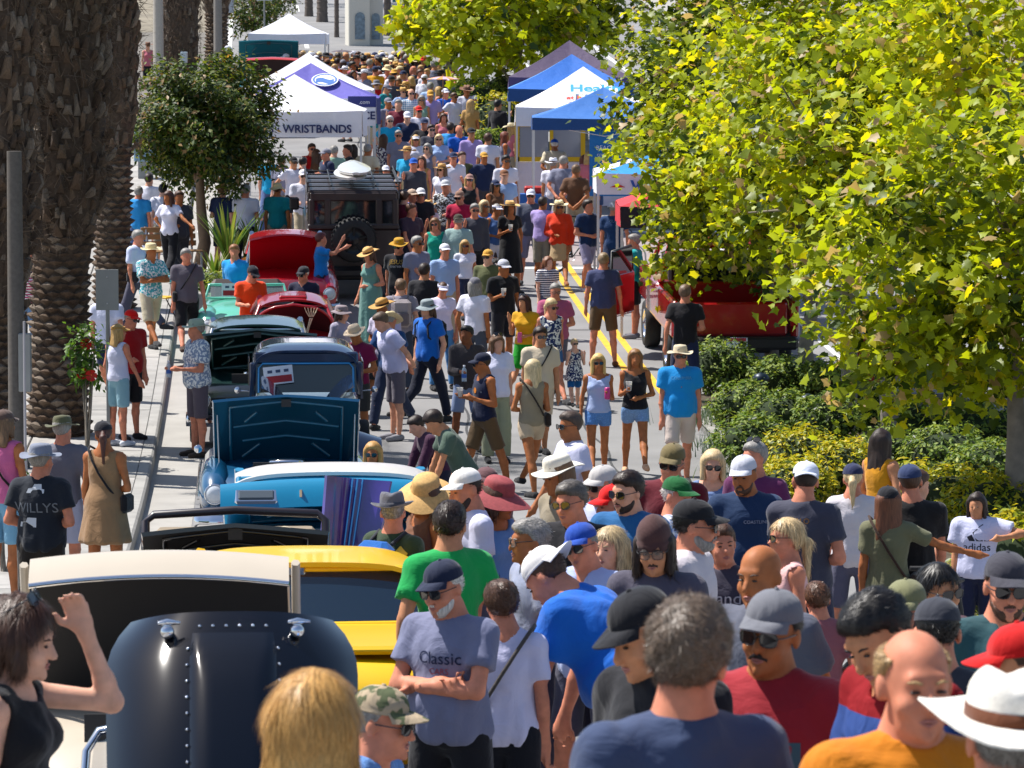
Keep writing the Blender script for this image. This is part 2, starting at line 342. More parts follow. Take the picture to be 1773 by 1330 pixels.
# arm poses: (upper arm direction, forearm direction) in the torso frame, x outward, y back, z up
ARMS = {'down': ((.13, .03, -1), (.04, -.22, -1)), 'loose': ((.24, .05, -1), (.10, -.40, -1)), 'back': ((.2, .35, -.9), (.05, .15, -1)), 'fwd': ((.12, -.35, -.9), (0, -.55, -.8)),
        'cup': ((.14, .12, -1), (-.28, -.92, .30)), 'waist': ((.30, .10, -.95), (-.75, -.62, -.15)), 'cross': ((.16, -.42, -.92), (-.97, -.10, .16)), 'cross2': ((.16, -.50, -.90), (-.97, -.16, .02)), 'hip': ((.62, .28, -.75), (-.62, -.25, -.66)),
        'behind': ((.30, .35, -.9), (-.62, .35, -.62)), 'phone': ((.22, -.20, -.95), (-.12, -.50, .85)), 'photo': ((.30, -.75, -.10), (-.28, -.45, .85)), 'point': ((.55, -.70, -.25), (.25, -.85, .40)),
        'reach': ((.60, -.45, -.60), (.72, -.30, -.42)), 'look': ((.12, -.12, -1), (-.30, -.88, .02)), 'head': ((.35, -.85, -.12), (-.25, .30, 1)), 'hang': ((.10, -.55, -.85), (0, -.35, -1)), 'pocket': ((.34, .12, -.95), (-.10, -.20, -.95))}
def unit(v): v = np.array(v, float); return v / np.linalg.norm(v)
SKINS = {'l': '#d9a084', 'm': '#c28661', 't': '#a9683f', 'd': '#7d4a2e', 'p': '#e0ac93', 'r': '#cc8468'}
HAIRC = {'bl': '#b8935a', 'pl': '#cdb285', 'br': '#4a2f1e', 'db': '#2a1b13', 'bk': '#120e0d', 'gr': '#8b8782', 'wh': '#cfcac2', 'rd': '#6d3420', 'sb': '#6b5138'}
def skin_mat(t): return mat('skin', SKINS.get(t, t), .58, sub=.10, var=.22, vscale=16, bump=.008, bscale=110, spec=.25)
def hair_mat(t): return mat('hair', HAIRC.get(t, t), .5, var=.45, vscale=34, stretch=(3.2, 3.2, .35), bump=.05, bscale=60, spec=.45)
_CL = {}
def cloth_mat(c, pat=None):
    k = (c, pat)
    if k in _CL: return _CL[k]
    rgb = sat(c)
    if pat is None: m = mat('cloth', rgb, .85, var=.06, vscale=7, bump=.16, bscale=6.5, sheen=.15, spec=.25, distort=1.2)
    else:
        m = bpy.data.materials.new('cloth_' + pat); m.use_nodes = True; nt = m.node_tree; b = nt.nodes['Principled BSDF']; b.inputs['Roughness'].default_value = .85; b.inputs['Specular IOR Level'].default_value = .25
        tc = nt.nodes.new('ShaderNodeTexCoord'); mix = nt.nodes.new('ShaderNodeMix'); mix.data_type = 'RGBA'; mix.inputs[6].default_value = (*rgb, 1)
        o = {'plaid': (.85, .85, .85), 'stripe': (.85, .84, .83), 'floral': (.72, .72, .70), 'camo': (.10, .12, .06), 'aloha': (.75, .78, .8), 'denim': tuple(min(1, x * 1.7 + .03) for x in rgb), 'wide': (.03, .07, .25), 'vstripe': (.8, .78, .76)}[pat]
        mix.inputs[7].default_value = (*o, 1)
        if pat in ('stripe', 'wide', 'vstripe'):
            wv = nt.nodes.new('ShaderNodeTexWave'); wv.wave_type = 'BANDS'; wv.bands_direction = 'X' if pat == 'vstripe' else 'Z'; wv.inputs['Scale'].default_value = {'stripe': 7.0, 'wide': 1.1, 'vstripe': 9}[pat]; nt.links.new(tc.outputs['Object'], wv.inputs[0])
            rp = nt.nodes.new('ShaderNodeMath'); rp.operation = 'GREATER_THAN'; rp.inputs[1].default_value = .55; nt.links.new(wv.outputs['Fac'], rp.inputs[0]); nt.links.new(rp.outputs[0], mix.inputs[0])
        elif pat == 'plaid':
            ws = []
            for d in 'XZ':
                wv = nt.nodes.new('ShaderNodeTexWave'); wv.bands_direction = d; wv.inputs['Scale'].default_value = 6.5; nt.links.new(tc.outputs['Object'], wv.inputs[0]); ws.append(wv)
            ad = nt.nodes.new('ShaderNodeMath'); ad.operation = 'MULTIPLY_ADD'; ad.inputs[1].default_value = .5; nt.links.new(ws[0].outputs['Fac'], ad.inputs[0])
            a2 = nt.nodes.new('ShaderNodeMath'); a2.operation = 'MULTIPLY'; a2.inputs[1].default_value = .5; nt.links.new(ws[1].outputs['Fac'], a2.inputs[0]); nt.links.new(a2.outputs[0], ad.inputs[2]); nt.links.new(ad.outputs[0], mix.inputs[0])
        else:
            vz = nt.nodes.new('ShaderNodeTexNoise'); vz.inputs['Scale'].default_value = {'floral': 26, 'camo': 16, 'aloha': 34, 'denim': 60}[pat]; vz.inputs['Detail'].default_value = 2; nt.links.new(tc.outputs['Object'], vz.inputs['Vector'])
            rp = nt.nodes.new('ShaderNodeMapRange'); rp.inputs[1].default_value = .5; rp.inputs[2].default_value = .54 if pat != 'denim' else .9; nt.links.new(vz.outputs[0], rp.inputs[0]); nt.links.new(rp.outputs[0], mix.inputs[0])
        nt.links.new(mix.outputs[2], b.inputs['Base Color'])
        nb = nt.nodes.new('ShaderNodeTexNoise'); nb.inputs['Scale'].default_value = 9; nt.links.new(tc.outputs['Object'], nb.inputs['Vector']); bp = nt.nodes.new('ShaderNodeBump'); bp.inputs['Strength'].default_value = 1; bp.inputs['Distance'].default_value = .014; nb.inputs['Distortion'].default_value = 1.2
        nt.links.new(nb.outputs[0], bp.inputs['Height']); nt.links.new(bp.outputs[0], b.inputs['Normal'])
    _CL[k] = m; return m
shadesm = mat('sunglass_lens', (.012, .012, .014), .06, spec=.9)
facem = mat('eye_white', (.62, .58, .54), .4); irism = mat('eye_dark', (.03, .02, .015), .3)
lipm = mat('lips', (.42, .16, .13), .5); browm = mat('brow', (.06, .04, .03), .8)

def skeleton(S):
    """joints of a 1.75 m person facing -y, from the pose entries of the description S"""
    fat = S.get('fat', 0.0); fem = S.get('fem', False); J = {}
    lean = S.get('lean', 0); pose = S.get('legs', 'stand'); drop = 0
    T = lambda p, c, R: np.array(c) + R @ (np.array(p) - np.array(c))
    sw = .155 if fem else .178
    J['pel'] = np.array((0, 0, .95)); R = rotm(x=lean, z=S.get('twist', 0))   # lean forward about the hips
    piv = (0, .02, .98); U_ = lambda p: T(p, piv, R)
    J['waist'] = U_((0, 0, 1.08)); J['chest'] = U_((0, .005, 1.28)); J['nb'] = U_((0, .018, 1.463)); J['R'] = R
    for sd, nm in ((1, 'l'), (-1, 'r')):
        J['sh' + nm] = U_((sd * sw, .012, 1.395)); up, fo = S.get('arm' + nm, ARMS['down']) if not isinstance(S.get('arm' + nm), str) else ARMS[S['arm' + nm]]
        f = lambda v: (R if lean < 40 or True else np.eye(3)) @ unit((sd * v[0], v[1], v[2]))
        if lean > 25 and S.get('arm' + nm, 'down') in ('down', 'hang'): f = lambda v: unit((sd * v[0] * .6, -.35, -1))
        J['el' + nm] = J['sh' + nm] + f(up) * .285; J['wr' + nm] = J['el' + nm] + f(fo) * .245; J['hd' + nm] = f(fo)
    hr = R if lean < 60 else rotm(x=lean * .7); RH = hr @ rotm(z=S.get('hyaw', 0)) @ rotm(x=S.get('hpitch', 0), y=S.get('hroll', 0)); 
    if lean: RH = rotm(x=lean * (.35 if lean < 40 else .6)) @ rotm(z=S.get('hyaw', 0)) @ rotm(x=S.get('hpitch', 0), y=S.get('hroll', 0))
    J['RH'] = RH; nbase = J['nb'] + (R @ np.array((0, -.010, .030))); J['head'] = nbase + RH @ np.array((0, -.018, .114))
    hw = .092 if not fem else .09
    for sd, nm in ((1, 'l'), (-1, 'r')):
        hip = np.array((sd * hw, .005, .92)); a, b = 0, 0
        if pose == 'walk': a, b = ((22, 8) if nm == S.get('lead', 'l') else (-18, 28))
        if pose == 'wide': a, b = 0, 2
        if pose == 'sit': a, b = 82, 84
        if pose == 'squat': a, b = 105, 125
        sp = 7 if pose == 'wide' else 2.0
        Rt = rotm(y=-sd * sp) @ rotm(x=a); kn = hip + Rt @ np.array((0, 0, -.43)); Rc = rotm(y=-sd * sp * .6) @ rotm(x=a - b); an = kn + Rc @ np.array((0, .0, -.41))
        J['hip' + nm], J['kn' + nm], J['an' + nm] = hip, kn, an
    lowest = min(J['anl'][2], J['anr'][2]) - .082
    for k_ in J:
        if k_[:1] != 'R' and not k_.startswith('hd'): J[k_] = J[k_] - np.array((0, 0, lowest))
    return J

def head_pts(J, p): return J['head'] + J['RH'] @ np.array(p, float)
def grow_body(f, J, S, h):
    fat = S.get('fat', 0.0); fem = S.get('fem', False); R = J['R']; k = .045; g = 1 + .25 * fat
    f.ell(J['pel'] , (.158 * g, .112 * g, .125), k); f.ell(J['waist'], ((.128 if fem else .142) * g, .098 * g, .14), k, R=R); f.ell(J['chest'], ((.145 if fem else .166) * (1 + .1 * fat), .108 * g, .175), k, R=R)
    if fat > .2: f.ell(J['waist'] + R @ np.array((0, -.06 * fat, -.01)), (.13 * g, .10 * g, .13), .05, R=R)
    f.cone(J['shl'], J['shr'], .052, .052, .05)
    for nm in 'lr': f.cone(J['nb'] - R @ np.array((0, 0, .01)), J['sh' + nm], .045, .05, .03)
    f.cone(J['nb'] - R @ np.array((0, 0, .03)), J['nb'] + R @ np.array((0, 0, .03)), .075, .055, .05)
    if fem:
        for sd in (-1, 1): f.ell(J['chest'] + R @ np.array((sd * .07, -.085, -.005)), (.062, .055, .06), .03, R=R)
    for nm in 'lr':
        f.cone(J['sh' + nm], J['el' + nm], .05 if not fem else .043, .037 if not fem else .033, .03)
        mid = J['el' + nm] * .7 + J['wr' + nm] * .3; f.cone(J['el' + nm], mid, .036, .039 if not fem else .033, .02); f.cone(mid, J['wr' + nm], .038 if not fem else .032, .025, .02)
        hand(f, J, S, nm, h)
        hp, kn, an = J['hip' + nm], J['kn' + nm], J['an' + nm]; f.cone(hp, kn, .086 * g, .054, .035)
        cm = kn * .68 + an * .32 + np.array((0, .018, 0)); f.cone(kn, cm, .051, .055, .025); f.cone(cm, an, .053, .035, .025)
        fd = unit(((kn - an) * 0 + np.array((.12 if nm == 'l' else -.12, -1, 0)))); f.cone(an + np.array((0, .03, -.045)), an + fd * .15 + np.array((0, 0, -.055)), .034, .024, .02)
    # neck and head
    H = lambda p: head_pts(J, p); RH = J['RH']
    f.cone(J['nb'], H((0, .025, -.07)), .062 if not fem else .050, .056 if not fem else .045, .035)
    w = .94 if fem else 1.0
    f.ell(H((0, .014, .03)), (.074 * w, .094, .086), .02, R=RH); f.ell(H((0, -.028, -.035)), (.062 * w, .066, .082), .03, R=RH); f.ell(H((0, -.045, -.088)), (.043 * w, .046, .033), .03, R=RH)
    if h < .024:
        f.cone(H((-.034, -.078, .024)), H((.034, -.078, .024)), .014, .014, .018)
        for sd in (-1, 1):
            f.ell(H((sd * .031, -.104, -.002)), (.017, .014, .011), .012, 's', R=RH)
            f.ell(H((sd * .038, -.066, -.038)), (.024, .024, .022), .02, R=RH)
            f.ell(H((sd * .078 * w, .012, -.012)), (.011, .023, .034), .008, R=RH)
        f.cone(H((-.019, -.091, -.068)), H((.019, -.091, -.068)), .009, .009, .010); f.cone(H((0, -.094, -.1)), H((0, -.092, -.108)), .014, .014, .015)
        f.ell(H((0, -.108, -.0685)), (.026, .012, .0028), .004, 's', R=RH)
    else:
        for sd in (-1, 1): f.ell(H((sd * .078, .012, -.012)), (.014, .023, .034), .01, R=RH)
    f.cone(H((0, -.092, .002)), H((0, -.111, -.034)), .010, .0155, .012)
def hand(f, J, S, nm, h):
    wr = J['wr' + nm]; d = J['hd' + nm]; sd = 1 if nm == 'l' else -1
    side = unit(np.cross(d, (sd * 1.0, .15, .0)) if abs(d[0]) < .8 else np.cross(d, (0, 0, 1))); nrm = unit(np.cross(side, d))
    if h > .0135:
        f.cone(wr, wr + d * .08, .028, .034, .02); f.cone(wr + d * .08, wr + d * .155 - nrm * sd * .015, .03, .018, .02); f.cone(wr + d * .04 + side * .02, wr + d * .09 + side * .045, .014, .012, .01); return
    f.cone(wr, wr + d * .03, .026, .028, .02)
    for q in (-.028, -.01, .01, .028): f.cone(wr + d * .03 + side * q * .8, wr + d * .085 + side * q, .014, .013, .014)
    curl = S.get('curl', .5)
    for q, L in ((-.03, .062), (-.0105, .074), (.0105, .078), (.03, .068)):
        a = wr + d * .09 + side * q; d1 = unit(d + nrm * -sd * curl * .9); d2 = unit(d1 + nrm * -sd * curl * 1.6); b = a + d1 * L * .5; f.cone(a, b, .0105, .0095, .006); f.cone(b, b + d2 * L * .55, .0095, .008, .006)
    a = wr + d * .035 + side * .03; b = a + unit(d * .7 + side * .7 - nrm * sd * .3) * .045; f.cone(a, b, .0145, .012, .01); f.cone(b, b + unit(d + side * .15 - nrm * sd * .4) * .035, .012, .0095, .006)

def new_field(J, h, lo=None, hi=None, keys=None, m=.2):
    P = np.array([J[k] for k in (keys or [q for q in J if q[:1] != 'R' and not q.startswith('hd')])]); return Field(P.min(0) - m if lo is None else lo, P.max(0) + m if hi is None else hi, h, J.get('Rzf'))
def grow_top(J, S, h, rs):
    t = S['top']; R = J['R']; fem = S.get('fem', False); fat = S.get('fat', 0); g = 1 + .25 * fat; o = max(.012, .5 * h) + S.get('loose', .011 if not S.get('fem') else .006); k = .05
    f = new_field(J, h, m=.22); wl = .13 if fem else .145
    hem = {'crop': .0, 'tank': .04, 'tee': .07, 'long': .07, 'polo': .07, 'shirt': .09, 'jacket': .10, 'dress': .1, 'cami': .03, 'hoodie': .08}.get(t, .06)
    f.ell(J['chest'], ((.148 if fem else .168) * (1 + .1 * fat) + o, .110 * g + o, .19), k, R=R); f.ell(J['waist'], (wl * g + o + .004, .102 * g + o, .17), k, R=R)
    f.ell(J['pel'] + np.array((0, 0, .01)), (.160 * g + o, .116 * g + o, .13), k)
    if fat > .2: f.ell(J['waist'] + R @ np.array((0, -.06 * fat, -.01)), (.135 * g + o, .105 * g + o, .14), .05, R=R)
    if fem:
        for sd in (-1, 1): f.ell(J['chest'] + R @ np.array((sd * .07, -.085, -.005)), (.064 + o * .7, .056 + o * .7, .062), .04, R=R)
    f.cone(J['shl'], J['shr'], .050 + o * .7, .050 + o * .7, .05)
    for nm in 'lr': f.cone(J['nb'] - R @ np.array((0, 0, .015)), J['sh' + nm], .043 + o * .6, .047 + o * .6, .03)
    if t not in ('tank', 'cami', 'dress'): f.cone(J['nb'] - R @ np.array((0, 0, .03)), J['nb'] + R @ np.array((0, 0, .012)), (.088 if not fem else .074) + o * .4, (.069 if not fem else .057) + o * .3, .025, flat=True)
    sl = {'tank': 0, 'cami': 0, 'tee': .62, 'polo': .66, 'shirt': .72, 'long': 2, 'jacket': 2, 'hoodie': 2, 'crop': .4, 'dress': 0}.get(t, .6)
    sl = S.get('sleeve', sl)
    for nm in 'lr':
        a, e, w = J['sh' + nm], J['el' + nm], J['wr' + nm]; r0 = (.05 if not fem else .044) + o * .8
        if sl >= 2: f.cone(a, e, r0, .045 + o * .6, .03); f.cone(e, e + (w - e) * .95, .044 + o * .6, .034 + o * .5, .02, flat=True)
        elif sl > 0: f.cone(a, a + (e - a) * sl, r0, (.047 if not fem else .042) + o * 1.1 + .004, .03, flat=True)
        else: f.cone(a + (e - a) * .12 + unit(a - J['chest']) * .035, e, .062 + o * .5, .05, .015, 's')
    f.noise(S.get('fold', .008), 17, rs, (1, 1, .55), 3)
    if h < .013: f.noise(S.get('fold', .008) * .55, 42, rs, (1, 1, .45), 3)
    if t in ('tee', 'polo', 'shirt', 'jacket', 'hoodie', 'long') :
        X, Y, Z = f.pts((slice(None),) * 3); an = np.arctan2(Y - J['waist'][1], X - J['waist'][0]); ph = rs.uniform(0, 6, 3); wz = np.clip((J['chest'][2] - .05 - Z) / .3, 0, 1) if S.get('lean', 0) < 25 else .5; f.F -= (.007 * wz * (np.sin(an * 6 + ph[0] + 4 * Z) + .7 * np.sin(an * 11 + ph[1] - 6 * Z))).astype(np.float32)
    if t == 'dress':
        f2 = S.get('skirt', .42); f.cone(J['pel'] + np.array((0, 0, .02)), J['pel'] + np.array((0, 0, -f2)), .165 * g + o, .25 if f2 < .6 else .22, .06, flat=True)
        X, Y, Z = f.pts((slice(None),) * 3); an = np.arctan2(Y, X); f.F += (.012 * np.sin(an * 9 + 2) * np.clip((J['pel'][2] - Z) / .4, 0, 1)).astype(np.float32)
        f.half(J['pel'] + np.array((0, 0, -f2)), (0, 0, 1))
    else: f.half(J['pel'] - np.array((0, 0, hem)), (0, 0, 1))
    # neck opening
    nb = J['nb']; up = R @ np.array((0, 0, 1.0)); fr = R @ np.array((0, -1.0, 0))
    if t in ('tank', 'cami', 'dress'):
        f.ell(nb + up * .01 + fr * .03, (.095, .095, .12 if t == 'tank' else .14), .02, 's', R=R)
        if t == 'cami': f.ell(nb + up * .02, (.15, .14, .10), .02, 's', R=R)
    else: f.cone(nb + up * .034 + fr * .026, nb + up * .2 + fr * .03, .058 if not fem else .048, .072, .008, 's')
    if t in ('polo', 'shirt', 'jacket'): f.cone(nb - up * .05 + fr * .09, nb + up * .1 + fr * .05, .02, .055, .012, 's')
    return f
def grow_bottom(J, S, h, rs):
    t = S['bot']; fat = S.get('fat', 0); g = 1 + .25 * fat; h = max(h, .017); o = max(.006, .32 * h); f = new_field(J, h, keys=['pel', 'hipl', 'hipr', 'knl', 'knr', 'anl', 'anr', 'waist'], m=.24)
    f.ell(J['pel'], (.158 * g + o, .113 * g + o, .13), .04)
    L = {'shorts': .86, 'long_shorts': 1.0, 'mini': .42, 'pants': 3, 'skirt': 0, 'jeans': 3, 'wide': 3, 'leggings': 3}.get(t, .8); wide = {'shorts': .021, 'long_shorts': .026, 'mini': .008, 'pants': .016, 'jeans': .010, 'wide': .035, 'leggings': .002}.get(t, .02)
    for nm in 'lr':
        hp, kn, an = J['hip' + nm], J['kn' + nm], J['an' + nm]
        if L >= 3:
            f.cone(hp, kn, .088 * g + o, .058 + o + wide, .03); f.cone(kn, an + (kn - an) * .02, .057 + o + wide, .044 + o + wide, .025, flat=True)
        elif L > 0: f.cone(hp, hp + (kn - hp) * L, .088 * g + o, .086 * g + (.054 - .086 * g) * L + o + wide, .02, flat=True)
    if t == 'skirt': f.cone(J['pel'] - np.array((0, 0, .08)), J['pel'] + np.array((0, 0, -.36)), .150 + o, .19 + o, .05, flat=True)
    f.noise(.006, 18, rs, (1, 1, .7), 3); f.half(J['pel'] + np.array((0, 0, .10)), (0, 0, -1))
    return f
def grow_shoe(J, S, nm, h):
    an = J['an' + nm]; kn = J['kn' + nm]; f = Field(an - np.array((.12, .24, .14)), an + np.array((.12, .12, .12)), max(.02, min(h, .022))); fd = unit((.12 if nm == 'l' else -.12, -1, 0)); dn = np.array((0, 0, -1.0))
    hl = an + np.array((0, .035, -.04)); f.cone(hl, an + fd * .165 + dn * .052, .044, .036, .02); f.cone(an + dn * .03, an + fd * .07 + dn * .04, .042, .043, .02)
    if S.get('boot'): f.cone(an + np.array((0, 0, .05)), an + dn * .03, .046, .045, .02)
    f.half(an + dn * .083, (0, 0, 1)); return f
def grow_hair(J, S, h, rs):
    st = S.get('hair', 'short'); H = lambda p: head_pts(J, p); RH = J['RH']; d0 = J['head']; f = Field(d0 - np.array((.26, .26, .62)), d0 + np.array((.26, .26, .3)), h); o = {'buzz': .003, 'fringe': .006, 'short': .009}.get(st, .013) + .25 * h
    wear = S.get('hat') in ('cap', 'backcap', 'bucket', 'straw', 'fedora', 'beanie', 'visor')
    if wear: o = .004
    n = RH @ np.array((0, .155, .175)); p0 = H((0, -.083, .070 + (.0 if st != 'fringe' else .02)))
    f.ell(H((0, .016, .03)), (.076 + o, .096 + o, .088 + o), .02, R=RH)
    if st == 'curly' and not wear: f.ell(H((0, .02, .055)), (.086, .10, .085), .03, R=RH)
    if st == 'short' and not wear: f.ell(H((0, -.03, .078)), (.056, .060, .038), .03, R=RH)
    f.half(p0, n, .006)
    if st in ('short', 'curly', 'buzz', 'fringe', 'bun', 'ponytail'):
        for sd in (-1, 1): f.ell(H((sd * .085, -.052, .005)), (.04, .048, .055), .01, 's', R=RH); f.ell(H((sd * .09, .012, -.045)), (.03, .03, .045), .01, 's', R=RH)
    if st == 'fringe': f.ell(H((0, -.01, .105)), (.075, .115, .075), .02, 's', R=RH)
    L = S.get('hairlen', .30); dn = np.array((0, .0, -1.0))
    if st in ('long', 'bob', 'wavy', 'kidlong'):
        if st == 'bob': L = .15
        back = H((0, .075, .0))
        for q in (-.062, -.03, 0, .03, .062): a = H((q, .062 - abs(q) * .3, .02)); b = np.array((H((q * 1.25, .078, 0))[0], H((q, .09, 0))[1], a[2] - L)) if S.get('lean', 0) < 20 else a + dn * L; f.cone(a, b, .042, .03, .03)
        for sd in (-1, 1): a = H((sd * .072, -.005, .03)); b = a + RH @ np.array((sd * .012, .0, 0)) + dn * (L * .72); f.cone(a, b, .030, .026, .025)
        f.ell(H((0, -.115, -.05)), (.055, .075, .115), .012, 's', R=RH); f.ell(H((0, -.10, -.16)), (.07, .09, .09), .02, 's', R=RH)
        if L > .2: f.half(J['head'] - np.array((0, 0, L + .02)), (0, 0, 1), .02)
    if st == 'ponytail': a = H((0, .105, .02)); m_ = H((0, .15, -.03)); b = m_ + dn * L; f.cone(a, m_, .022, .032, .01); f.cone(m_, b, .034, .012, .02)
    if st == 'bun': f.ell(H((0, .09, .075)), (.045, .045, .05), .02, R=RH)
    am = {'curly': .007, 'wavy': .012, 'kidlong': .012, 'buzz': .001, 'fringe': .003}.get(st, .006 if h > .009 else .0035)
    if not (wear and st in ('short', 'fringe', 'buzz')):
        f.noise(am, 55 if st in ('curly', 'wavy', 'kidlong') else 70, rs, (1, 1, 1 if st == 'curly' else .18), 3)
        if h < .012: f.noise(am * .55, 170, rs, (1, 1, .5 if st == 'curly' else .08), 3)
    return f
def grow_beard(J, S, h, rs):
    H = lambda p: head_pts(J, p); RH = J['RH']; d0 = J['head']; f = Field(d0 - np.array((.16, .2, .24)), d0 + np.array((.16, .16, .1)), min(h, .01)); st = S['beard']; o = .006 if st != 'big' else .011
    if st in ('full', 'big', 'stubble'):
        f.ell(H((0, -.045, -.088)), (.044 + o, .048 + o, .036 + o), .02, R=RH); f.ell(H((0, -.03, -.05)), (.063 + o * .6, .066 + o * .4, .07), .02, R=RH); f.half(H((0, -.03, -.045)), RH @ np.array((0, .55, -1)), .01); f.half(H((0, .01, 0)), RH @ np.array((0, -1, 0)), .01)
    if st == 'goatee': f.ell(H((0, -.085, -.1)), (.024, .022, .022), .01, R=RH)
    for sd in (-1, 1): f.cone(H((0, -.103, -.052)), H((sd * .028, -.092, -.066)), .0085, .006, .008)
    if st != 'mustache': f.ell(H((0, -.112, -.072)), (.022, .016, .008), .004, 's', R=RH)
    f.noise(.003, 90, rs, (1, 1, .4), 2); return f
# ---- hats and glasses, in head coordinates
def hat_mesh(kind):
    mb = MB(); ax = (.87, 1.07); N = 28
    cz, oy = .047, .014
    def dome(r, hgt, pw=2.2, extra=()): return [(r * (1 - t ** pw) ** (1 / pw), cz + hgt * t) for t in [i / 8 for i in range(9)]]
    if kind in ('cap', 'backcap'):
        mb.lathe([(.094, cz - .006), (.099, cz - .004)] + dome(.097, .084, 2.1) + [(.0, cz + .084)], N, (0, oy, 0), ax); sgn = -1 if kind == 'cap' else 1
        def vis(u, v):
            a = (u - .5) * 2 * 1.05; r0 = .097; x0, y0 = r0 * math.sin(a) * ax[0], r0 * math.cos(a) * ax[1]; ext = .078 * max(0, math.cos(a * 1.35)) ** .6
            return (x0 * (1 + .05 * v), sgn * (y0 + v * ext) + oy, cz + .004 - .030 * (abs(math.sin(a))) ** 2 * v - .012 * v * v)
        mb.grid(vis, 14, 5, 0, True, flip=(kind == 'cap'), thick=.006); mb.lathe([(.009, cz + .082), (.007, cz + .088), (0, cz + .089)], 8, (0, oy, 0), ax)
        if kind == 'cap': pass
    elif kind == 'visor':
        mb.lathe([(.090, cz - .012), (.0985, cz - .012), (.0985, cz + .028), (.093, cz + .03), (.09, cz + .028), (.09, cz - .012)], N, (0, oy, 0), ax)
        def vis(u, v):
            a = (u - .5) * 2 * 1.05; r0 = .097; x0, y0 = r0 * math.sin(a) * ax[0], r0 * math.cos(a) * ax[1]; ext = .08 * max(0, math.cos(a * 1.35)) ** .6
            return (x0 * (1 + .05 * v), -(y0 + v * ext) + oy, cz + .0 - .030 * (abs(math.sin(a))) ** 2 * v - .012 * v * v)
        mb.grid(vis, 14, 5, 0, True, flip=True, thick=.006)
    elif kind == 'beanie':
        mb.lathe([(.096, -.0), (.102, .002), (.104, .045), (.098, .05), (.101, .07), (.094, .10), (.075, .13), (.045, .155), (.018, .168), (0, .17)], N, (0, oy, 0), ax)
    else:
        P = {'bucket': (.1, .085, .165, -.032, 3.0), 'boonie': (.1, .092, .178, -.010, 3.2), 'straw': (.101, .105, .205, -.004, 3.0), 'fedora': (.100, .110, .168, .004, 4.0), 'floppy': (.101, .098, .215, -.05, 2.6)}[kind]
        r, hg, br, dr, pw = P; prof = [(r * .965, cz - .01), (r, cz - .008)] + [(r * (1 - .10 * t) * (1 - t ** (pw * 2.2)) ** (1 / (pw)), cz + hg * t) for t in [i / 10 for i in range(11)]] + [(0, cz + hg)]
        o = len(mb.v); mb.lathe(prof, N, (0, oy, 0), ax)
        if kind in ('straw', 'fedora'):
            for i in range(o, len(mb.v)):
                x, y, z = mb.v[i]; t = (z - cz) / hg
                if t > .55: q = (t - .55) / .45; mb.v[i] = (x * (1 - .18 * q * (1 if y < 0 else .3)), y, z - .026 * q * math.exp(-(x / .03) ** 2) - .012 * q * max(0, -(y) / .1))
        def brim(u, v):
            a = 2 * math.pi * u; rr = r * .97 + (br - r * .97) * v; lift = {'straw': .022, 'fedora': .026, 'boonie': .012}.get(kind, 0) * v * v * abs(math.cos(a)) ** 1.5
            wv = (.012 if kind in ('floppy', 'bucket', 'boonie', 'straw') else .003) * math.sin(a * 3 + 1) * v
            return (rr * math.cos(a) * ax[0], rr * math.sin(a) * ax[1] + oy, cz - .006 + dr * v ** 1.4 + lift + wv)
        mb.grid(brim, 32, 4, 0, True, thick=.005)
        if kind in ('straw', 'fedora'): mb.lathe([(r * 1.005, cz - .002), (r * 1.012, cz), (r * 1.0, cz + .026), (r * .98, cz + .026)], N, (0, oy, 0), ax, mi=1)
    return mb
def glasses_mesh(clear=False):
    mb = MB()
    for sd in (-1, 1):
        pts = []
        for i in range(12):
            a = 2 * math.pi * i / 12; x = .0275 * math.copysign(abs(math.cos(a)) ** .75, math.cos(a)); z = .021 * math.copysign(abs(math.sin(a)) ** .75, math.sin(a)); pts.append((sd * .0335 + x, -.1075 + .35 * max(0, abs(sd * .0335 + x) - .03), z + .001 - (.004 if z < 0 else 0)))
        mb.prism(pts, (0, .004, 0), 1 if clear else 0); mb.tube([Vector(p) + Vector((0, -.001, 0)) for p in pts], .0018, 5, 0, closed=True)
        mb.tube([(sd * .062, -.097, .006), (sd * .074, -.075, .006), (sd * .081, .0, .005), (sd * .079, .02, -.005)], .0026, 5, 0)
    mb.tube([(-.009, -.1085, .006), (.009, -.1085, .006)], .0024, 5, 0); return mb
_HM = {}
def shared(key, fn):
    if key not in _HM:
        mb = fn(); me = bpy.data.meshes.new(key); me.from_pydata(mb.v, [], mb.f); me.polygons.foreach_set('use_smooth', mb.sm); me.polygons.foreach_set('material_index', mb.m)
        n = max(mb.m) + 1
        for _ in range(n): me.materials.append(None)
        me.update(); _HM[key] = me
    return _HM[key]
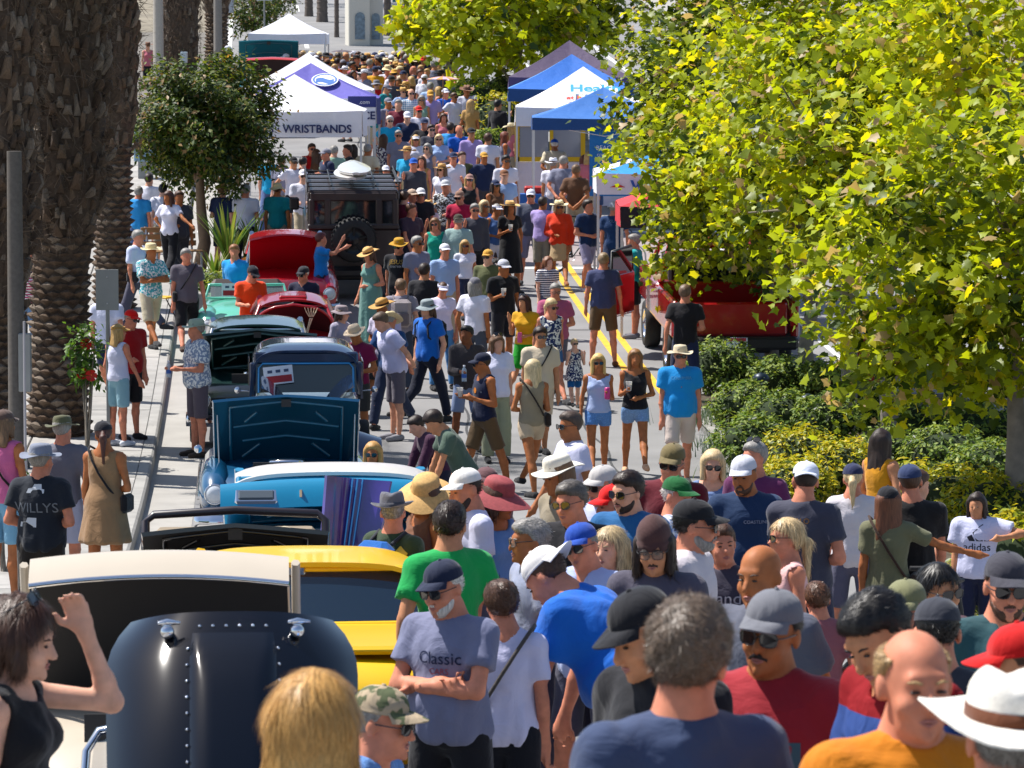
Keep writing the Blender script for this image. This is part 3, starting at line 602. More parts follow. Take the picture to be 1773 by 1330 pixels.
def strands(ho, me, S, J, rs, h):
    nv = len(me.vertices); V = np.empty(nv * 3, np.float32); N = np.empty(nv * 3, np.float32); me.vertices.foreach_get('co', V); me.vertices.foreach_get('normal', N); V = V.reshape(-1, 3); N = N.reshape(-1, 3)
    st = S.get('hair', 'short'); lng = st in ('long', 'wavy', 'kidlong', 'bob', 'ponytail'); n = (14000 if lng else 9000) if S.get('close') else ((3000 if lng else 2000) if h < .0115 else 1100); i = rs.integers(0, nv, n); p = V[i]; nr = N[i]
    if S.get('hat'): ok = ((p - J['head']) @ J['RH'])[:, 2] < .035; p = p[ok]; nr = nr[ok]; n = len(p)
    if n == 0: return
    g = J['RH'] @ np.array((0, .75, -.35)) if not lng else np.array((0, .05, -1.0)); d = g + rs.normal(size=(n, 3)) * (.35 if st != 'curly' else 1.0) * (.55 if lng else 1) + nr * (.18 if not lng else .03); d -= nr * (d * nr).sum(1)[:, None] * (.75 if not lng else .95); d /= np.linalg.norm(d, axis=1)[:, None]
    L = rs.uniform(.5, 1.2, n) * (.075 if lng else (.014 if st in ('buzz', 'fringe') else .026)); w = np.cross(d, nr); w /= np.linalg.norm(w, axis=1)[:, None] + 1e-6; w *= (.0007 if S.get('close') else (.0012 if h < .0115 else .0018)); p = p + nr * .001; q = p + d * (L * .5)[:, None] + nr * (L * .05)[:, None]; e = p + d * L[:, None] - nr * .001
    X = np.stack([p - w, p + w, q + w * .8, q - w * .8, e], 1).reshape(-1, 3); k = np.arange(n)[:, None] * 5; F = np.concatenate([k + np.array([[0, 1, 2]]), k + np.array([[0, 2, 3]]), k + np.array([[3, 2, 4]])]); c = HAIRC.get(S.get('hc', 'br'), S.get('hc', 'br')); rgb = hexc(c)
    m2 = mesh_np('strands', X, F, True); mm = [mat('hair_strand', tuple(min(1, q_ * f_) for q_ in rgb), .42, spec=.5) for f_ in (.75, 1.08, 1.45)]; [m2.materials.append(x) for x in mm]; m2.polygons.foreach_set('material_index', np.tile(rs.integers(0, 3, n), 3).astype(np.int32)); o = link('strands', m2, ho); o['kind'] = 'stuff'
from mathutils.bvhtree import BVHTree
def shirt_print(root, obj, items, back=False):
    """flat print laid on the cloth: items = (text or polygon, x, z, size, colour)"""
    me = obj.data; bv = BVHTree.FromPolygons([v.co for v in me.vertices], [tuple(p.vertices) for p in me.polygons]); sg = 1 if back else -1
    for it in items:
        what, x, z, size, c = it[:5]
        if isinstance(what, str):
            o = textm(what, size, 'print', mat('shirt_print', c, .8), obj); P = [(v.co.x, v.co.y) for v in o.data.vertices]
        else:
            mb = MB(); mb.add([(px_ * size, py_ * size, 0) for px_, py_ in what], [tuple(range(len(what)))]); o = mb.build('print', mat('shirt_print', c, .8), obj); P = [(v.co.x, v.co.y) for v in o.data.vertices]
        for v, (a, b) in zip(o.data.vertices, P):
            a = -a if back else a; hit = bv.ray_cast(Vector((x + a, sg * 1.0, z + b)), Vector((0, -sg, 0)), 2.0); y = hit[0].y if hit[0] else sg * .14; v.co = (x + a, y + sg * .004, z + b)
        o.data.update()
def set_mats(o, ms):
    for i, m in enumerate(ms[:len(o.material_slots)]): o.material_slots[i].link = 'OBJECT'; o.material_slots[i].material = m
def field_mesh(name, f):
    V, Fq = f.mesh()
    if len(Fq) == 0: return None
    me = mesh_np(name, V, Fq, True); me.materials.append(None); return me
def person_meshes(S, h, rs):
    J = skeleton(S)
    if S.get('zf'): J['Rzf'] = S['zf']
    out = {'J': J}; f = new_field(J, h, m=.23)
    grow_body(f, J, S, h); out['body'] = field_mesh('body', f)
    if S.get('top'): out['top'] = field_mesh('top', grow_top(J, S, h, rs))
    if S.get('bot'): out['bot'] = field_mesh('bottom', grow_bottom(J, S, h, rs))
    if not S.get('barefoot'): out['shoes'] = [field_mesh('shoe', grow_shoe(J, S, nm, h)) for nm in 'lr']
    if S.get('hair', 'short') != 'bald': out['hair'] = field_mesh('hair', grow_hair(J, S, min(h, .02), rs))
    if S.get('beard'): out['beard'] = field_mesh('beard', grow_beard(J, S, h, rs))
    return out
TOPN = {'tank': 'tank_top', 'cami': 'camisole', 'tee': 'shirt', 'polo': 'polo_shirt', 'shirt': 'button_shirt', 'long': 'long_sleeve_shirt', 'jacket': 'jacket', 'hoodie': 'hoodie', 'crop': 'blouse', 'dress': 'dress'}
BOTN = {'shorts': 'shorts', 'long_shorts': 'shorts', 'mini': 'denim_shorts', 'pants': 'trousers', 'jeans': 'jeans', 'wide': 'trousers', 'skirt': 'skirt', 'leggings': 'leggings'}
HATN = {'cap': 'cap', 'backcap': 'cap', 'visor': 'sun_visor', 'bucket': 'bucket_hat', 'boonie': 'boonie_hat', 'straw': 'straw_hat', 'fedora': 'fedora', 'floppy': 'floppy_hat', 'beanie': 'beanie'}
_PROTO = {}
def person(S, loc, rz, scale, label, group=None, h=.02, proto=None, tweak=None):
    rs = np.random.default_rng(abs(hash((round(loc[0], 2), round(loc[1], 2)))) % 2 ** 31) if proto is None else np.random.default_rng(5)
    if proto is not None and proto in _PROTO: M = _PROTO[proto]
    else:
        M = person_meshes(S, h, rs)
        if proto is not None: _PROTO[proto] = M
    J = M['J']; root = empty('person', loc, rz, label, 'person', group, scale)
    def part(nm, me, ms, par=root):
        if me is None: return None
        o = link(nm, me, par); set_mats(o, ms); return o
    body = part('body', M['body'], [skin_mat(S.get('skin', 'l'))])
    if 'top' in M:
        to = part(TOPN[S['top']], M['top'], [cloth_mat(S.get('tc', '#888888'), S.get('tpat'))])
        if S.get('print'): shirt_print(root, to, S['print'], S.get('pback', False))
    if 'bot' in M: part(BOTN[S['bot']], M['bot'], [cloth_mat(S.get('bc', '#333344'), S.get('bpat'))])
    for me in M.get('shoes', []): part('shoe', me, [cloth_mat(S.get('sc', '#2a2a2c'))])
    if 'hair' in M:
        ho = part('hair', M['hair'], [hair_mat(S.get('hc', 'br'))])
        if h < .0185 and ho is not None and S.get('hair') != 'bald': strands(ho, M['hair'], S, J, rs, h)
    if 'beard' in M: part('beard', M['beard'], [hair_mat(S.get('bdc', S.get('hc', 'br')))])
    HM = Matrix.Translation(Vector(J['head'])) @ Matrix(J['RH'].tolist()).to_4x4()
    if S.get('hat'):
        k = S['hat']; o = link(HATN[k], shared('hat_' + k, lambda: hat_mesh(k)), root); o.matrix_local = HM @ Matrix.Rotation(math.radians(S.get('hattilt', 0)), 4, 'X') @ Matrix.Scale(S.get('hatscale', 1.0), 4)
        c = S.get('hatc', '#222222'); st = k in ('straw', 'floppy')
        m0 = mat('straw', hexc(c), .8, var=.18, vscale=60, bump=.04, bscale=220) if st else cloth_mat(c, S.get('hatpat')); set_mats(o, [m0, cloth_mat(S.get('bandc', '#3a2a20'))])
    if S.get('glasses'):
        cl = S['glasses'] == 'clear'; o = link('eyeglasses' if cl else 'sunglasses', shared('glass_%d' % cl, lambda: glasses_mesh(cl)), root); up = S['glasses'] == 'up'
        o.matrix_local = HM @ (Matrix.Translation((0, .062, .070)) @ Matrix.Rotation(math.radians(-42), 4, 'X') if up else Matrix.Identity(4)); set_mats(o, [shadesm if not cl else blackp, mat('lens_clear', (.25, .2, .17), .05, alpha=.35)])
    bare = not (S.get('glasses') in (True, 'dark'))
    for sd in (-1, 1):
        if h < .024 and bare:
            RHm = Matrix(J['RH'].tolist()); MB().lathe([(math.sin(t * math.pi / 6), -math.cos(t * math.pi / 6)) for t in range(7)], 10, HM @ Vector((sd * .031, -.0895, -.002)), M=RHm @ Matrix.Diagonal((.0125, .006, .0042))).build('eye', irism, body)
        if h < .019 and bare: MB().tube([HM @ Vector((sd * .016, -.094, .017)), HM @ Vector((sd * .032, -.0945, .023)), HM @ Vector((sd * .048, -.083, .019))], [.003, .0036, .002], 6).build('eyebrow', hair_mat(S.get('hc', 'br')), body)
    if h < .019:
        mb = MB(); mb.tube([HM @ Vector((-.021, -.095, -.069)), HM @ Vector((-.008, -.1015, -.065)), HM @ Vector((.008, -.1015, -.065)), HM @ Vector((.021, -.095, -.069))], [.002, .0045, .0045, .002], 6)
        mb.tube([HM @ Vector((-.018, -.095, -.0715)), HM @ Vector((0, -.101, -.076)), HM @ Vector((.018, -.095, -.0715))], [.002, .0055, .002], 6); mb.build('lips', lipm, body)
    if S.get('pack'):
        R = J['R']; c = J['chest'] + R @ np.array((0, .19, -.06)); mb = MB(); Rm = Matrix(R.tolist()); mb.box(c, (.30, .15, .42), Rm, 0, bev=.05); mb.box(Vector(c) + Rm @ Vector((0, .09, -.08)), (.22, .06, .20), Rm, 1, bev=.025)
        for sd in (-1, 1): mb.tube([Vector(J['chest']) + Rm @ Vector((sd * .10, .14, .13)), Vector(J['chest']) + Rm @ Vector((sd * .115, .02, .20)), Vector(J['chest']) + Rm @ Vector((sd * .12, -.125, .10)), Vector(J['chest']) + Rm @ Vector((sd * .13, -.12, -.06)), Vector(J['chest']) + Rm @ Vector((sd * .14, .12, -.2))], .014, 6, 1)
        mb.build('backpack', [cloth_mat(S['pack']), cloth_mat(S.get('packc2', '#22262e'))], root)
    if S.get('strap'):
        R = Matrix(J['R'].tolist()); c = Vector(J['chest']); sd = S.get('strapside', 1); o = S.get('loose', .012) + .02; mb = MB(); dd = .112 + o; pts = []
        for t in range(13):
            a = t / 12; q = -math.pi * .5 + 2 * math.pi * a; x = sd * .15 * math.cos(q); y = dd * math.sin(q) * 1.05; z = -.02 + .24 * math.cos(q); pts.append(c + R @ Vector((x, y, z)))
        mb.tube(pts[:-1], .011, 6, 0, closed=True); mb.box(c + R @ Vector((-sd * .20, -.03, -.30)), (.07, .22, .17), R, 0, bev=.025); mb.build('shoulder_bag', cloth_mat(S['strap']), root)
    S['_J'] = J; S['_root'] = root; S['_HM'] = HM
    if tweak: tweak(root, S, J)
    return root
def hand_world(root, J, nm): 
    bpy_m = Matrix.Translation(root.location) @ root.rotation_euler.to_matrix().to_4x4() @ Matrix.Diagonal((*root.scale, 1))
    return bpy_m @ Vector(J['wr' + nm] + J['hd' + nm] * .09)
# ------------------------------------------------------------------ the crowd
def A(**k): return k
HTOP = {None: .128, 'cap': .142, 'backcap': .142, 'visor': .13, 'bucket': .134, 'boonie': .14, 'straw': .150, 'fedora': .155, 'floppy': .145, 'beanie': .17}
CROWD = []
def P(px, py, rot, label, s=None, H=None, dz=0.0, group=None, tweak=None, k=None, **S):
    q = np.random.default_rng(int(px * 37 + py * 11))
    if S.get('lean', 0) < 10 and S.get('legs') is None:
        S['legs'] = str(q.choice(['stand', 'walk', 'wide', 'walk'] if s is None else ['stand', 'stand', 'wide'])); S['lead'] = str(q.choice(['l', 'r'])); S['hyaw'] = S.get('hyaw', float(q.normal() * (16 if s is None or s < 350 else 6))); S['hpitch'] = S.get('hpitch', float(q.uniform(-3, 10))); S['hroll'] = float(q.normal() * 4); S['twist'] = float(q.normal() * 7)
        for nm in ('arml', 'armr'): S[nm] = S.get(nm) or str(q.choice(['down', 'loose', 'fwd', 'back', 'pocket', 'down', 'waist']))
    J = skeleton(S); ht = HTOP[S.get('hat')] - (.012 if S.get('hair') in ('bald', 'buzz') and not S.get('hat') else 0)
    T = J['head'] + J['RH'] @ np.array((0, .0, ht)); rz = math.radians(rot); c, sn = math.cos(rz), math.sin(rz); tx, ty = c * T[0] - sn * T[1], sn * T[0] + c * T[1]
    if s is not None:
        d = FPX / s; w = at(px, py, d); kk = k or 1.0
        for _ in range(3): kk = (w.z - G(w.y - ty * kk) - dz) / T[2]
        if not .93 < kk < 1.09: print('PERSON scale %.2f  %s' % (kk, label))
    else:
        kk = H / 1.765; d = find_d(px, py, kk * T[2], dz); w = at(px, py, d); s = FPX / d
    loc = (w.x - tx * kk, w.y - ty * kk); loc = (*loc, G(loc[1]) + dz)
    hh = max(.0102, min(.028, 4.7 / s)); S['close'] = s > 500; S.setdefault('zf', .98 if s > 330 else (.85 if s > 170 else None)); S['zf'] = 1.38 if s > 170 else None; S['zf'] = S['zf'] if S.get('legs') not in ('sit', 'squat') else None
    r = person(S, loc, rz, kk, label, group, hh, tweak=tweak); CROWD.append((r, S, px, py, d)); return r
def cupm(): return MB().lathe([(.0, 0), (.031, 0), (.034, .01), (.041, .115), (.0425, .117), (.040, .112), (.034, .02), (0, .018)], 14).lathe([(.0, .075), (.0375, .075)], 14, mi=1)
cup_clear = mat('cup_plastic', (.78, .78, .76), .25, alpha=.55); beer = mat('beer', (.62, .30, .03), .15); redcup = mat('red_cup', (.55, .02, .02), .35); bottlem = mat('water_bottle', (.55, .68, .8), .1, alpha=.6)
def cup(nm, label, ms=None, kind='cup', sz=1.0, off=(0, 0, -.02)):
    def f(root, S, J):
        p = hand_world(root, J, nm) + Vector(off)
        if kind == 'cup': o = link('drink_cup', shared('cup', cupm), None, p); set_mats(o, ms or [cup_clear, beer])
        if kind == 'bottle':
            o = MB().lathe([(0, 0), (.032, 0), (.034, .01), (.034, .14), (.03, .16), (.014, .185), (.014, .2), (0, .2)], 12).lathe([(.016, .198), (.016, .218), (0, .218)], 10, mi=1).lathe([(.0345, .05), (.0345, .1)], 12, mi=2).build('water_bottle', [bottlem, mat('cap', '#e8e8ee'), mat('bottle_label', '#2f62b4')], None, p - Vector((0, 0, .1)))
        if kind == 'can': o = MB().lathe([(0, 0), (.03, 0), (.036, .012), (.036, .135), (.03, .15), (0, .15)], 14).build('drink_can', mat('can', ms or '#c2357e', .3), None, p - Vector((0, 0, .06)))
        if kind == 'phone': o = MB().box((0, 0, 0), (.075, .012, .155), None, 0, bev=.004).box((0, -.0075, 0), (.068, .002, .142), None, 1).build('phone', [blackp, mat('phone_screen', (.05, .055, .07), .08)], None, p, (math.radians(off[2] if len(off) > 3 else -50), 0, root.rotation_euler.z))
        if kind == 'bag':
            mb = MB(); mb.box((0, 0, -.22), (.26, .12, .33), None, 0)
            for q in (-.05, .05): mb.tube([(-.06, q, -.055), (-.05, q * .4, .02), (.05, q * .4, .02), (.06, q, -.055)], .005, 5, 0)
            mb.lathe([(.0, -.0605), (.045, -.0605)], 16, (0, 0, -.22), axis='y', mi=1); o = mb.build('paper_bag', [mat('kraft_paper', '#a8825a', .8, var=.06), mat('sticker', '#d8d4cc')], None, p, (0, 0, root.rotation_euler.z + .3))
        o.scale = (sz,) * 3; tag(o, label, {'cup': 'cup', 'bottle': 'bottle', 'can': 'can', 'phone': 'phone', 'bag': 'bag'}[kind])
    return f
BLK, NVY, WHT, GRY, CHA = '#17171b', '#1c2947', '#d9d8e0', '#7d7f88', '#3d3d48'
# ---- nearest rows (feet below the frame)
P(52, 1036, 78, 'woman in black tank top shading her eyes, beside the open cream hood', s=545, fem=True, hair='wavy', hairlen=.12, hc='#4a2e20', top='tank', tc=BLK, bot='jeans', bc='#20242e', skin='p', arml='head', armr='down', glasses='up', hpitch=14)
P(552, 1160, 172, 'person with long straight blonde hair seen from behind, in front of the navy bonnet', s=790, fem=True, hair='long', hc='#c79a58', hairlen=.38, top='tee', tc='#4a4038', bot='jeans', bc='#223')
P(672, 1182, 70, 'seated person in camouflage cap and denim jacket, below the man with folded arms', s=470, top='jacket', tc='#6f8fc0', tpat='denim', bot='jeans', bc='#1c1c22', hat='cap', hatc='#a89a86', hatpat='camo', hair='short', hc='gr', skin='r', glasses=True, lean=22, legs='sit', arml='fwd', armr='fwd')
P(757, 967, -22, 'man in grey shirt and navy cap with folded arms beside the yellow car', s=372, top='tee', tc='#74778e', bot='pants', bc='#14141a', hat='cap', hatc='#1b2238', hair='short', hc='wh', skin='r', glasses=True, arml='cross2', armr='cross', fat=.5, print=[('Classic', 0, 1.285, .08, '#27345c'), ('CARS', 0, 1.225, .04, '#a04a5a')], hpitch=12, beard='stubble', bdc='wh', hyaw=-10)
P(862, 1003, 168, 'woman in white shirt with a hair claw and shoulder bag, seen from behind', s=360, fem=True, top='tee', tc='#d2d2ea', bot='pants', bc='#15171f', hair='bun', hc='br', skin='r', strap='#4b4744', strapside=-1, hyaw=25, arml='waist', armr='down')
P(782, 866, -155, 'man in bright green shirt with short dark hair, seen from behind', s=310, top='tee', tc='#3f9a5c', bot='shorts', bc='#333a4a', hair='short', hc='db', skin='m', hyaw=-40)
P(912, 957, -118, 'man bending forward in loose royal blue shirt and white cap worn backwards', s=352, top='tee', tc='#2b62b5', bot='shorts', bc='#8c8177', hat='backcap', hatc='#e6e3e0', hair='buzz', skin='r', lean=42, fat=.7, loose=.03, arml='hang', armr='hang', fold=.012, hpitch=20)
P(1080, 1021, -48, 'man in black cap and black shirt looking down, in front of the bending man', s=570, top='long', tc='#14151b', bot='pants', bc='#1a1a20', hat='cap', hatc='#15161c', hair='short', hc='bk', skin='m', hpitch=24, hyaw=-10)
P(1203, 1040, -168, 'man with curly grey-brown hair and slate shirt, back turned, head close to the camera', s=760, top='tee', tc='#3a4560', bot='shorts', bc='#333', hair='curly', hc='#6a5a4c', skin='r', glasses=True, hyaw=-35)
P(1342, 1015, -12, 'man with moustache in grey cap and brick red shirt', s=560, print=[([(-.5, -.7), (.5, -.7), (.5, .7), (-.5, .7)], .07, 1.24, .075, '#3a5a6a'), ([(-.5, -.7), (.5, -.7), (.5, -.2), (-.5, -.2)], .07, 1.239, .075, '#c08a5a'), ('SURF', .07, 1.193, .028, '#e0d8cc')], top='tee', tc='#8e2f36', bot='pants', bc='#222', hat='cap', hatc='#6d6e74', hair='short', hc='bk', skin='t', glasses=True, beard='mustache', fat=.3, hyaw=-4, hpitch=3)
P(1478, 1040, -52, 'man with black hair in navy and red polo looking down at his phone', s=585, top='polo', tc='#7a1522', tpat='wide', bot='pants', bc='#222', hair='short', hc='bk', skin='m', hpitch=34, armr='look', arml='down', tweak=cup('r', 'black phone held by the man in the navy and red polo', kind='phone'))
P(1588, 1085, 14, 'balding man with grey blond hair in mustard yellow shirt', s=780, top='tee', tc='#c07c14', bot='pants', bc='#333', hair='fringe', hc='#a98a5e', skin='r', fat=.2, hpitch=4)
P(1752, 1163, 178, 'person in wide white straw hat close to the camera, bottom corner', s=850, top='tee', tc='#b5b0a8', bot='pants', bc='#333', hat='straw', hatc='#e9e4da', bandc='#5a3626', hair='short', hc='gr', skin='r', hatscale=1.12)
P(1752, 1072, -82, 'person in red cap at the frame edge above the white straw hat', s=600, top='tee', tc='#22222a', bot='pants', bc='#222', hat='cap', hatc='#b3141c', hair='short', hc='br', skin='m', hpitch=10)
P(1746, 952, -12, 'bearded man in dark cap, sunglasses and dark green shirt beside the yellow-green shrub', s=425, top='polo', tc='#2e4a50', bot='pants', bc='#333', hat='cap', hatc='#3b3a42', hair='short', hc='br', skin='r', glasses=True, beard='full')
P(1622, 1027, 165, 'man in charcoal cap with a tan patch, back turned, beside the camouflage cap', s=480, top='tee', tc='#33343c', bot='pants', bc='#222', hat='cap', hatc='#33353d', hair='short', hc='bk', skin='r', armr='look', hyaw=20)
P(1566, 999, -25, 'person in olive camouflage cap and sunglasses in the front crowd', s=415, top='tank', tc='#3a3c40', bot='shorts', bc='#333', hat='cap', hatc='#7b7b60', hair='short', hc='br', skin='r', glasses=True)
P(1628, 977, 42, 'woman with sleek black hair and sunglasses behind the camouflage cap', s=365, fem=True, top='tank', tc='#4a2a36', bot='jeans', bc='#223', hair='ponytail', hc='bk', skin='m', glasses=True)
P(1312, 946, -38, 'bald man in grey shirt behind the moustached man', s=410, top='tee', tc='#555864', bot='pants', bc='#222', hair='bald', skin='t', hpitch=6)
P(1208, 860, 62, 'bearded man in black cap and white shirt looking to the street side', s=320, top='tee', tc='#cfc8cd', bot='shorts', bc='#333', hat='cap', hatc='#1a1a1e', hair='short', hc='bk', skin='r', glasses=True, beard='big', bdc='gr')
P(1246, 905, -20, 'person in dark lettered shirt holding a red cup, behind the bearded man', s=300, print=[('Brand', .03, 1.30, .10, '#cfcdd6')], top='tee', tc='#3a3743', bot='pants', bc='#222', hair='short', hc='br', skin='r', armr='cup', tweak=cup('r', 'red plastic cup held in front of a dark lettered shirt', [redcup, redcup]))
P(1128, 893, -20, 'man in brown beanie and glasses with long dark hair', s=330, top='hoodie', tc='#4f4c58', bot='pants', bc='#222', hat='beanie', hatc='#4b3534', hair='long', hairlen=.2, hc='db', skin='m', glasses='clear', hpitch=14, beard='mustache')
P(1055, 912, -28, 'woman with straight grey-blonde hair beside the brown beanie', s=305, fem=True, top='tee', tc='#1d1d22', bot='jeans', bc='#223', hair='long', hairlen=.24, hc='#b7a078', skin='l', hyaw=-15)
P(997, 902, -30, 'man in blue cap and sunglasses with grey hair', s=312, top='polo', tc='#a8b4d8', bot='shorts', bc='#445', hat='cap', hatc='#2a4a9c', hair='short', hc='gr', skin='r', glasses=True)
P(913, 897, -72, 'man with grey swept hair and clear glasses in profile', s=305, top='tee', tc='#8d93a8', bot='pants', bc='#334', hair='short', hc='gr', skin='t', glasses='clear')
P(983, 832, -18, 'man in black shirt and dark sunglasses with short grey hair', s=278, top='polo', tc='#16171d', bot='shorts', bc='#556', hair='short', hc='#5b5550', skin='r', glasses=True)
P(958, 788, -60, 'person in wide cream sun hat and beige vest looking down', s=245, top='shirt', tc='#8b8272', bot='shorts', bc='#777', hat='boonie', hatc='#ddd8cc', hair='bob', hc='sb', skin='t', hpitch=12, armr='cup')
P(1040, 803, -35, 'person in pale grey cap and white shirt behind the red cap', s=252, top='tee', tc='#bcc2dc', bot='shorts', bc='#557', hat='cap', hatc='#b9b6b4', hair='short', hc='gr', skin='r', glasses=True)
P(1056, 836, -60, 'child in bright red cap beside the man with the goatee', s=262, top='tee', tc='#8e2f30', bot='shorts', bc='#335', hat='cap', hatc='#c81e22', hair='short', hc='br', skin='r')
P(1084, 815, -25, 'man with goatee and sunglasses in steel blue shirt', s=268, top='tee', tc='#34608e', bot='shorts', bc='#445', hair='short', hc='db', skin='l', glasses=True, beard='full')
P(872, 827, 40, 'woman in dusty red floppy hat', s=262, fem=True, top='tank', tc='#6f8fbd', bot='shorts', bc='#345', hat='floppy', hatc='#9b4448', hair='bob', hc='br', skin='t', hpitch=16)
P(847, 806, 20, 'person in faded maroon cap behind the red floppy hat', s=232, top='tee', tc='#5b3a44', bot='shorts', bc='#333', hat='cap', hatc='#5f4548', hair='short', hc='br', skin='r')
P(797, 808, -62, 'man in white cap and white shirt looking down at the cars', s=265, top='tee', tc='#cfd0e6', bot='shorts', bc='#556', hat='cap', hatc='#e4e2e0', hair='short', hc='db', skin='r', beard='stubble', hpitch=10)
P(735, 825, -55, 'woman in wide tan straw hat leaning over the turquoise truck', s=258, fem=True, top='tank', tc='#6b4a3a', bot='shorts', bc='#556', hat='floppy', hatc='#cfa565', hair='long', hc='br', skin='t', hpitch=20)
P(678, 848, 150, 'man in grey fedora with a blue backpack, beside the purple striped board', s=262, top='tee', tc='#33402f', bot='shorts', bc='#333', hat='fedora', hatc='#63636a', bandc='#4a4a50', hair='short', hc='gr', skin='r', pack='#2a5a9e', glasses=True, hyaw=35)
# ---- second row, right
P(1284, 786, -10, 'bearded man in navy shirt and white-front cap with goggles on it', s=245, print=[('COASTLINE', .08, 1.30, .03, '#b8c0d0')], top='tee', tc='#1f3250', bot='shorts', bc='#444', hat='cap', hatc='#c9cad2', hair='short', hc='br', skin='t', beard='full', fat=.3)
P(1166, 766, -28, 'man in burgundy shirt with olive cap and mirrored blue sunglasses', s=236, top='tee', tc='#571522', bot='shorts', bc='#444', hat='cap', hatc='#6e6348', hair='short', hc='br', skin='r', glasses=True)
P(1178, 822, 62, 'older man in dark green cap and blue plaid shirt', s=258, top='shirt', tc='#6f8cc4', tpat='plaid', bot='pants', bc='#556', hat='cap', hatc='#1f5a34', hair='short', hc='wh', skin='r')
P(1236, 779, -8, 'woman with shoulder-length blonde hair and dark sunglasses beside the planter', s=214, fem=True, top='tank', tc='#6d7fa4', bot='shorts', bc='#445', hair='long', hairlen=.2, hc='pl', skin='l', glasses=True)
P(1306, 763, -20, 'man in plum shirt with sunglasses pushed up on short grey hair', s=222, top='tee', tc='#5c2b50', bot='shorts', bc='#444', hair='short', hc='gr', skin='r', glasses='up')
P(1397, 795, 162, 'man in charcoal shirt with white cap worn backwards, seen from behind', s=252, pback=True, print=[('HALO', 0, 1.36, .05, '#a8742a')], top='tee', tc='#3c3d4a', bot='shorts', bc='#334', hat='backcap', hatc='#d4d8e4', hair='short', hc='db', skin='r', arml='fwd', hyaw=25)
P(1477, 799, 172, 'woman in white shirt with ponytail under a navy mesh cap', s=222, fem=True, top='tee', tc='#cbc7cc', bot='shorts', bc='#556', hat='cap', hatc='#2a2f4a', hair='ponytail', hairlen=.22, hc='pl', skin='r')
P(1537, 838, 165, 'woman in olive shirt and black cap reaching for the bicycle handlebar', s=242, fem=True, top='tee', tc='#6a6a55', bot='shorts', bc='#16161b', hat='cap', hatc='#17181d', hair='long', hairlen=.3, hc='#6b4028', skin='t', strap='#3a2a22', armr=((.85, -.25, -.42), (.85, -.42, -.25)), arml='down', hyaw=10)
P(1573, 800, 176, 'man in black shirt and navy cap seen from behind, beside the white cap group', s=240, top='tee', tc='#1b1a1c', bot='shorts', bc='#333', hat='cap', hatc='#2c3756', hair='short', hc='br', skin='r')
P(1526, 743, 140, 'woman with long dark wavy hair in mustard top by the planter shrubs', s=192, fem=True, top='tank', tc='#c08a12', bot='jeans', bc='#334', hair='wavy', hairlen=.36, hc='db', skin='m')
P(1690, 853, -8, 'child with dark wavy hair in white sports shirt beside the yellow-green shrub', s=218, print=[('adidas', 0, 1.20, .11, '#191c2c'), ([(-.6, -.5), (-.15, -.5), (-.42, .0), (-.78, -.2)], 0, 1.33, .13, '#191c2c'), ([(-.05, -.5), (.45, -.5), (.0, .42), (-.36, .14)], 0, 1.33, .13, '#191c2c'), ([(.55, -.5), (1.0, -.5), (.42, .78), (.08, .55)], 0, 1.33, .13, '#191c2c')], top='tee', tc='#c9cbe2', bot='long_shorts', bc='#1b2038', hair='kidlong', hairlen=.22, hc='db', skin='m', arml=((.9, -.15, -.2), (-.75, -.6, -.1)), armr='down', loose=.03)
P(1360, 897, -75, 'woman with tousled blonde ponytail behind the bald man', s=285, fem=True, top='tank', tc='#d8b0ae', bot='shorts', bc='#556', hair='ponytail', hairlen=.26, hc='pl', skin='r', glasses=True)
P(1412, 1006, 170, 'small child with brown hair behind the grey cap', s=310, k=1, top='tee', tc='#8a5a60', bot='shorts', bc='#445', hair='short', hc='#5b3a26', skin='r')
P(1592, 812, 150, 'person in aqua shirt behind the man in black shirt', s=232, top='tee', tc='#4fb0a8', bot='shorts', bc='#444', hair='short', hc='br')
P(985, 711, -52, 'man with short dark hair and sunglasses in white shirt, crossing the street', s=192, top='tee', tc='#c9c8dc', bot='shorts', bc='#667', hair='short', hc='#4a3a30', skin='t', glasses=True, fat=.2)
# ---- middle of the street
P(1178, 596, 4, 'man in bright blue shirt and cream bucket hat walking towards the camera', H=1.84, print=[('COLUMBIA', 0, 1.31, .05, '#7fc0e0'), ('·', 0, 1.2, .12, '#c88a6a')], top='tee', tc='#0d87c4', bot='shorts', bc='#c9bcb4', hat='boonie', hatc='#cbbfa9', hair='short', hc='gr', skin='r', glasses=True, legs='walk', loose=.022, fat=.3)
P(1100, 604, 2, 'young woman in black camisole and denim shorts holding a beer', H=1.68, fem=True, top='cami', tc='#15151a', bot='mini', bc='#7d98bb', bpat='denim', hair='long', hairlen=.34, hc='#8a6038', skin='t', legs='walk', lead='r', arml='waist', armr='cup', sc='#caa488', tweak=cup('r', 'plastic cup of beer held by the woman in black camisole'))
P(1036, 612, 4, 'young woman in pale blue off-shoulder blouse and denim shorts', H=1.64, fem=True, top='cami', tc='#a9b6d6', bot='mini', bc='#5f82b5', bpat='denim', hair='long', hairlen=.26, hc='#d3b06a', skin='t', glasses=True, legs='walk', arml='cup', armr='loose', sc='#caa488', tweak=cup('l', 'pink can held by the woman in the off-shoulder blouse', '#c2357e', 'can'))
P(994, 586, 8, 'small child in navy floral dress and pink sunglasses', H=1.08, fem=True, top='dress', skirt=.22, tc='#2a3358', tpat='floral', bot='shorts', bc='#2a5a90', hair='short', hc='pl', skin='p', glasses=True, arml='phone', armr='phone')
P(936, 566, 12, 'man in cream shirt with curly dark hair and a cross-body strap', H=1.80, top='tee', tc='#cfc2ae', bot='shorts', bc='#c9b9a6', hair='curly', hc='db', skin='m', glasses=True, strap='#1a1a1e', legs='walk')
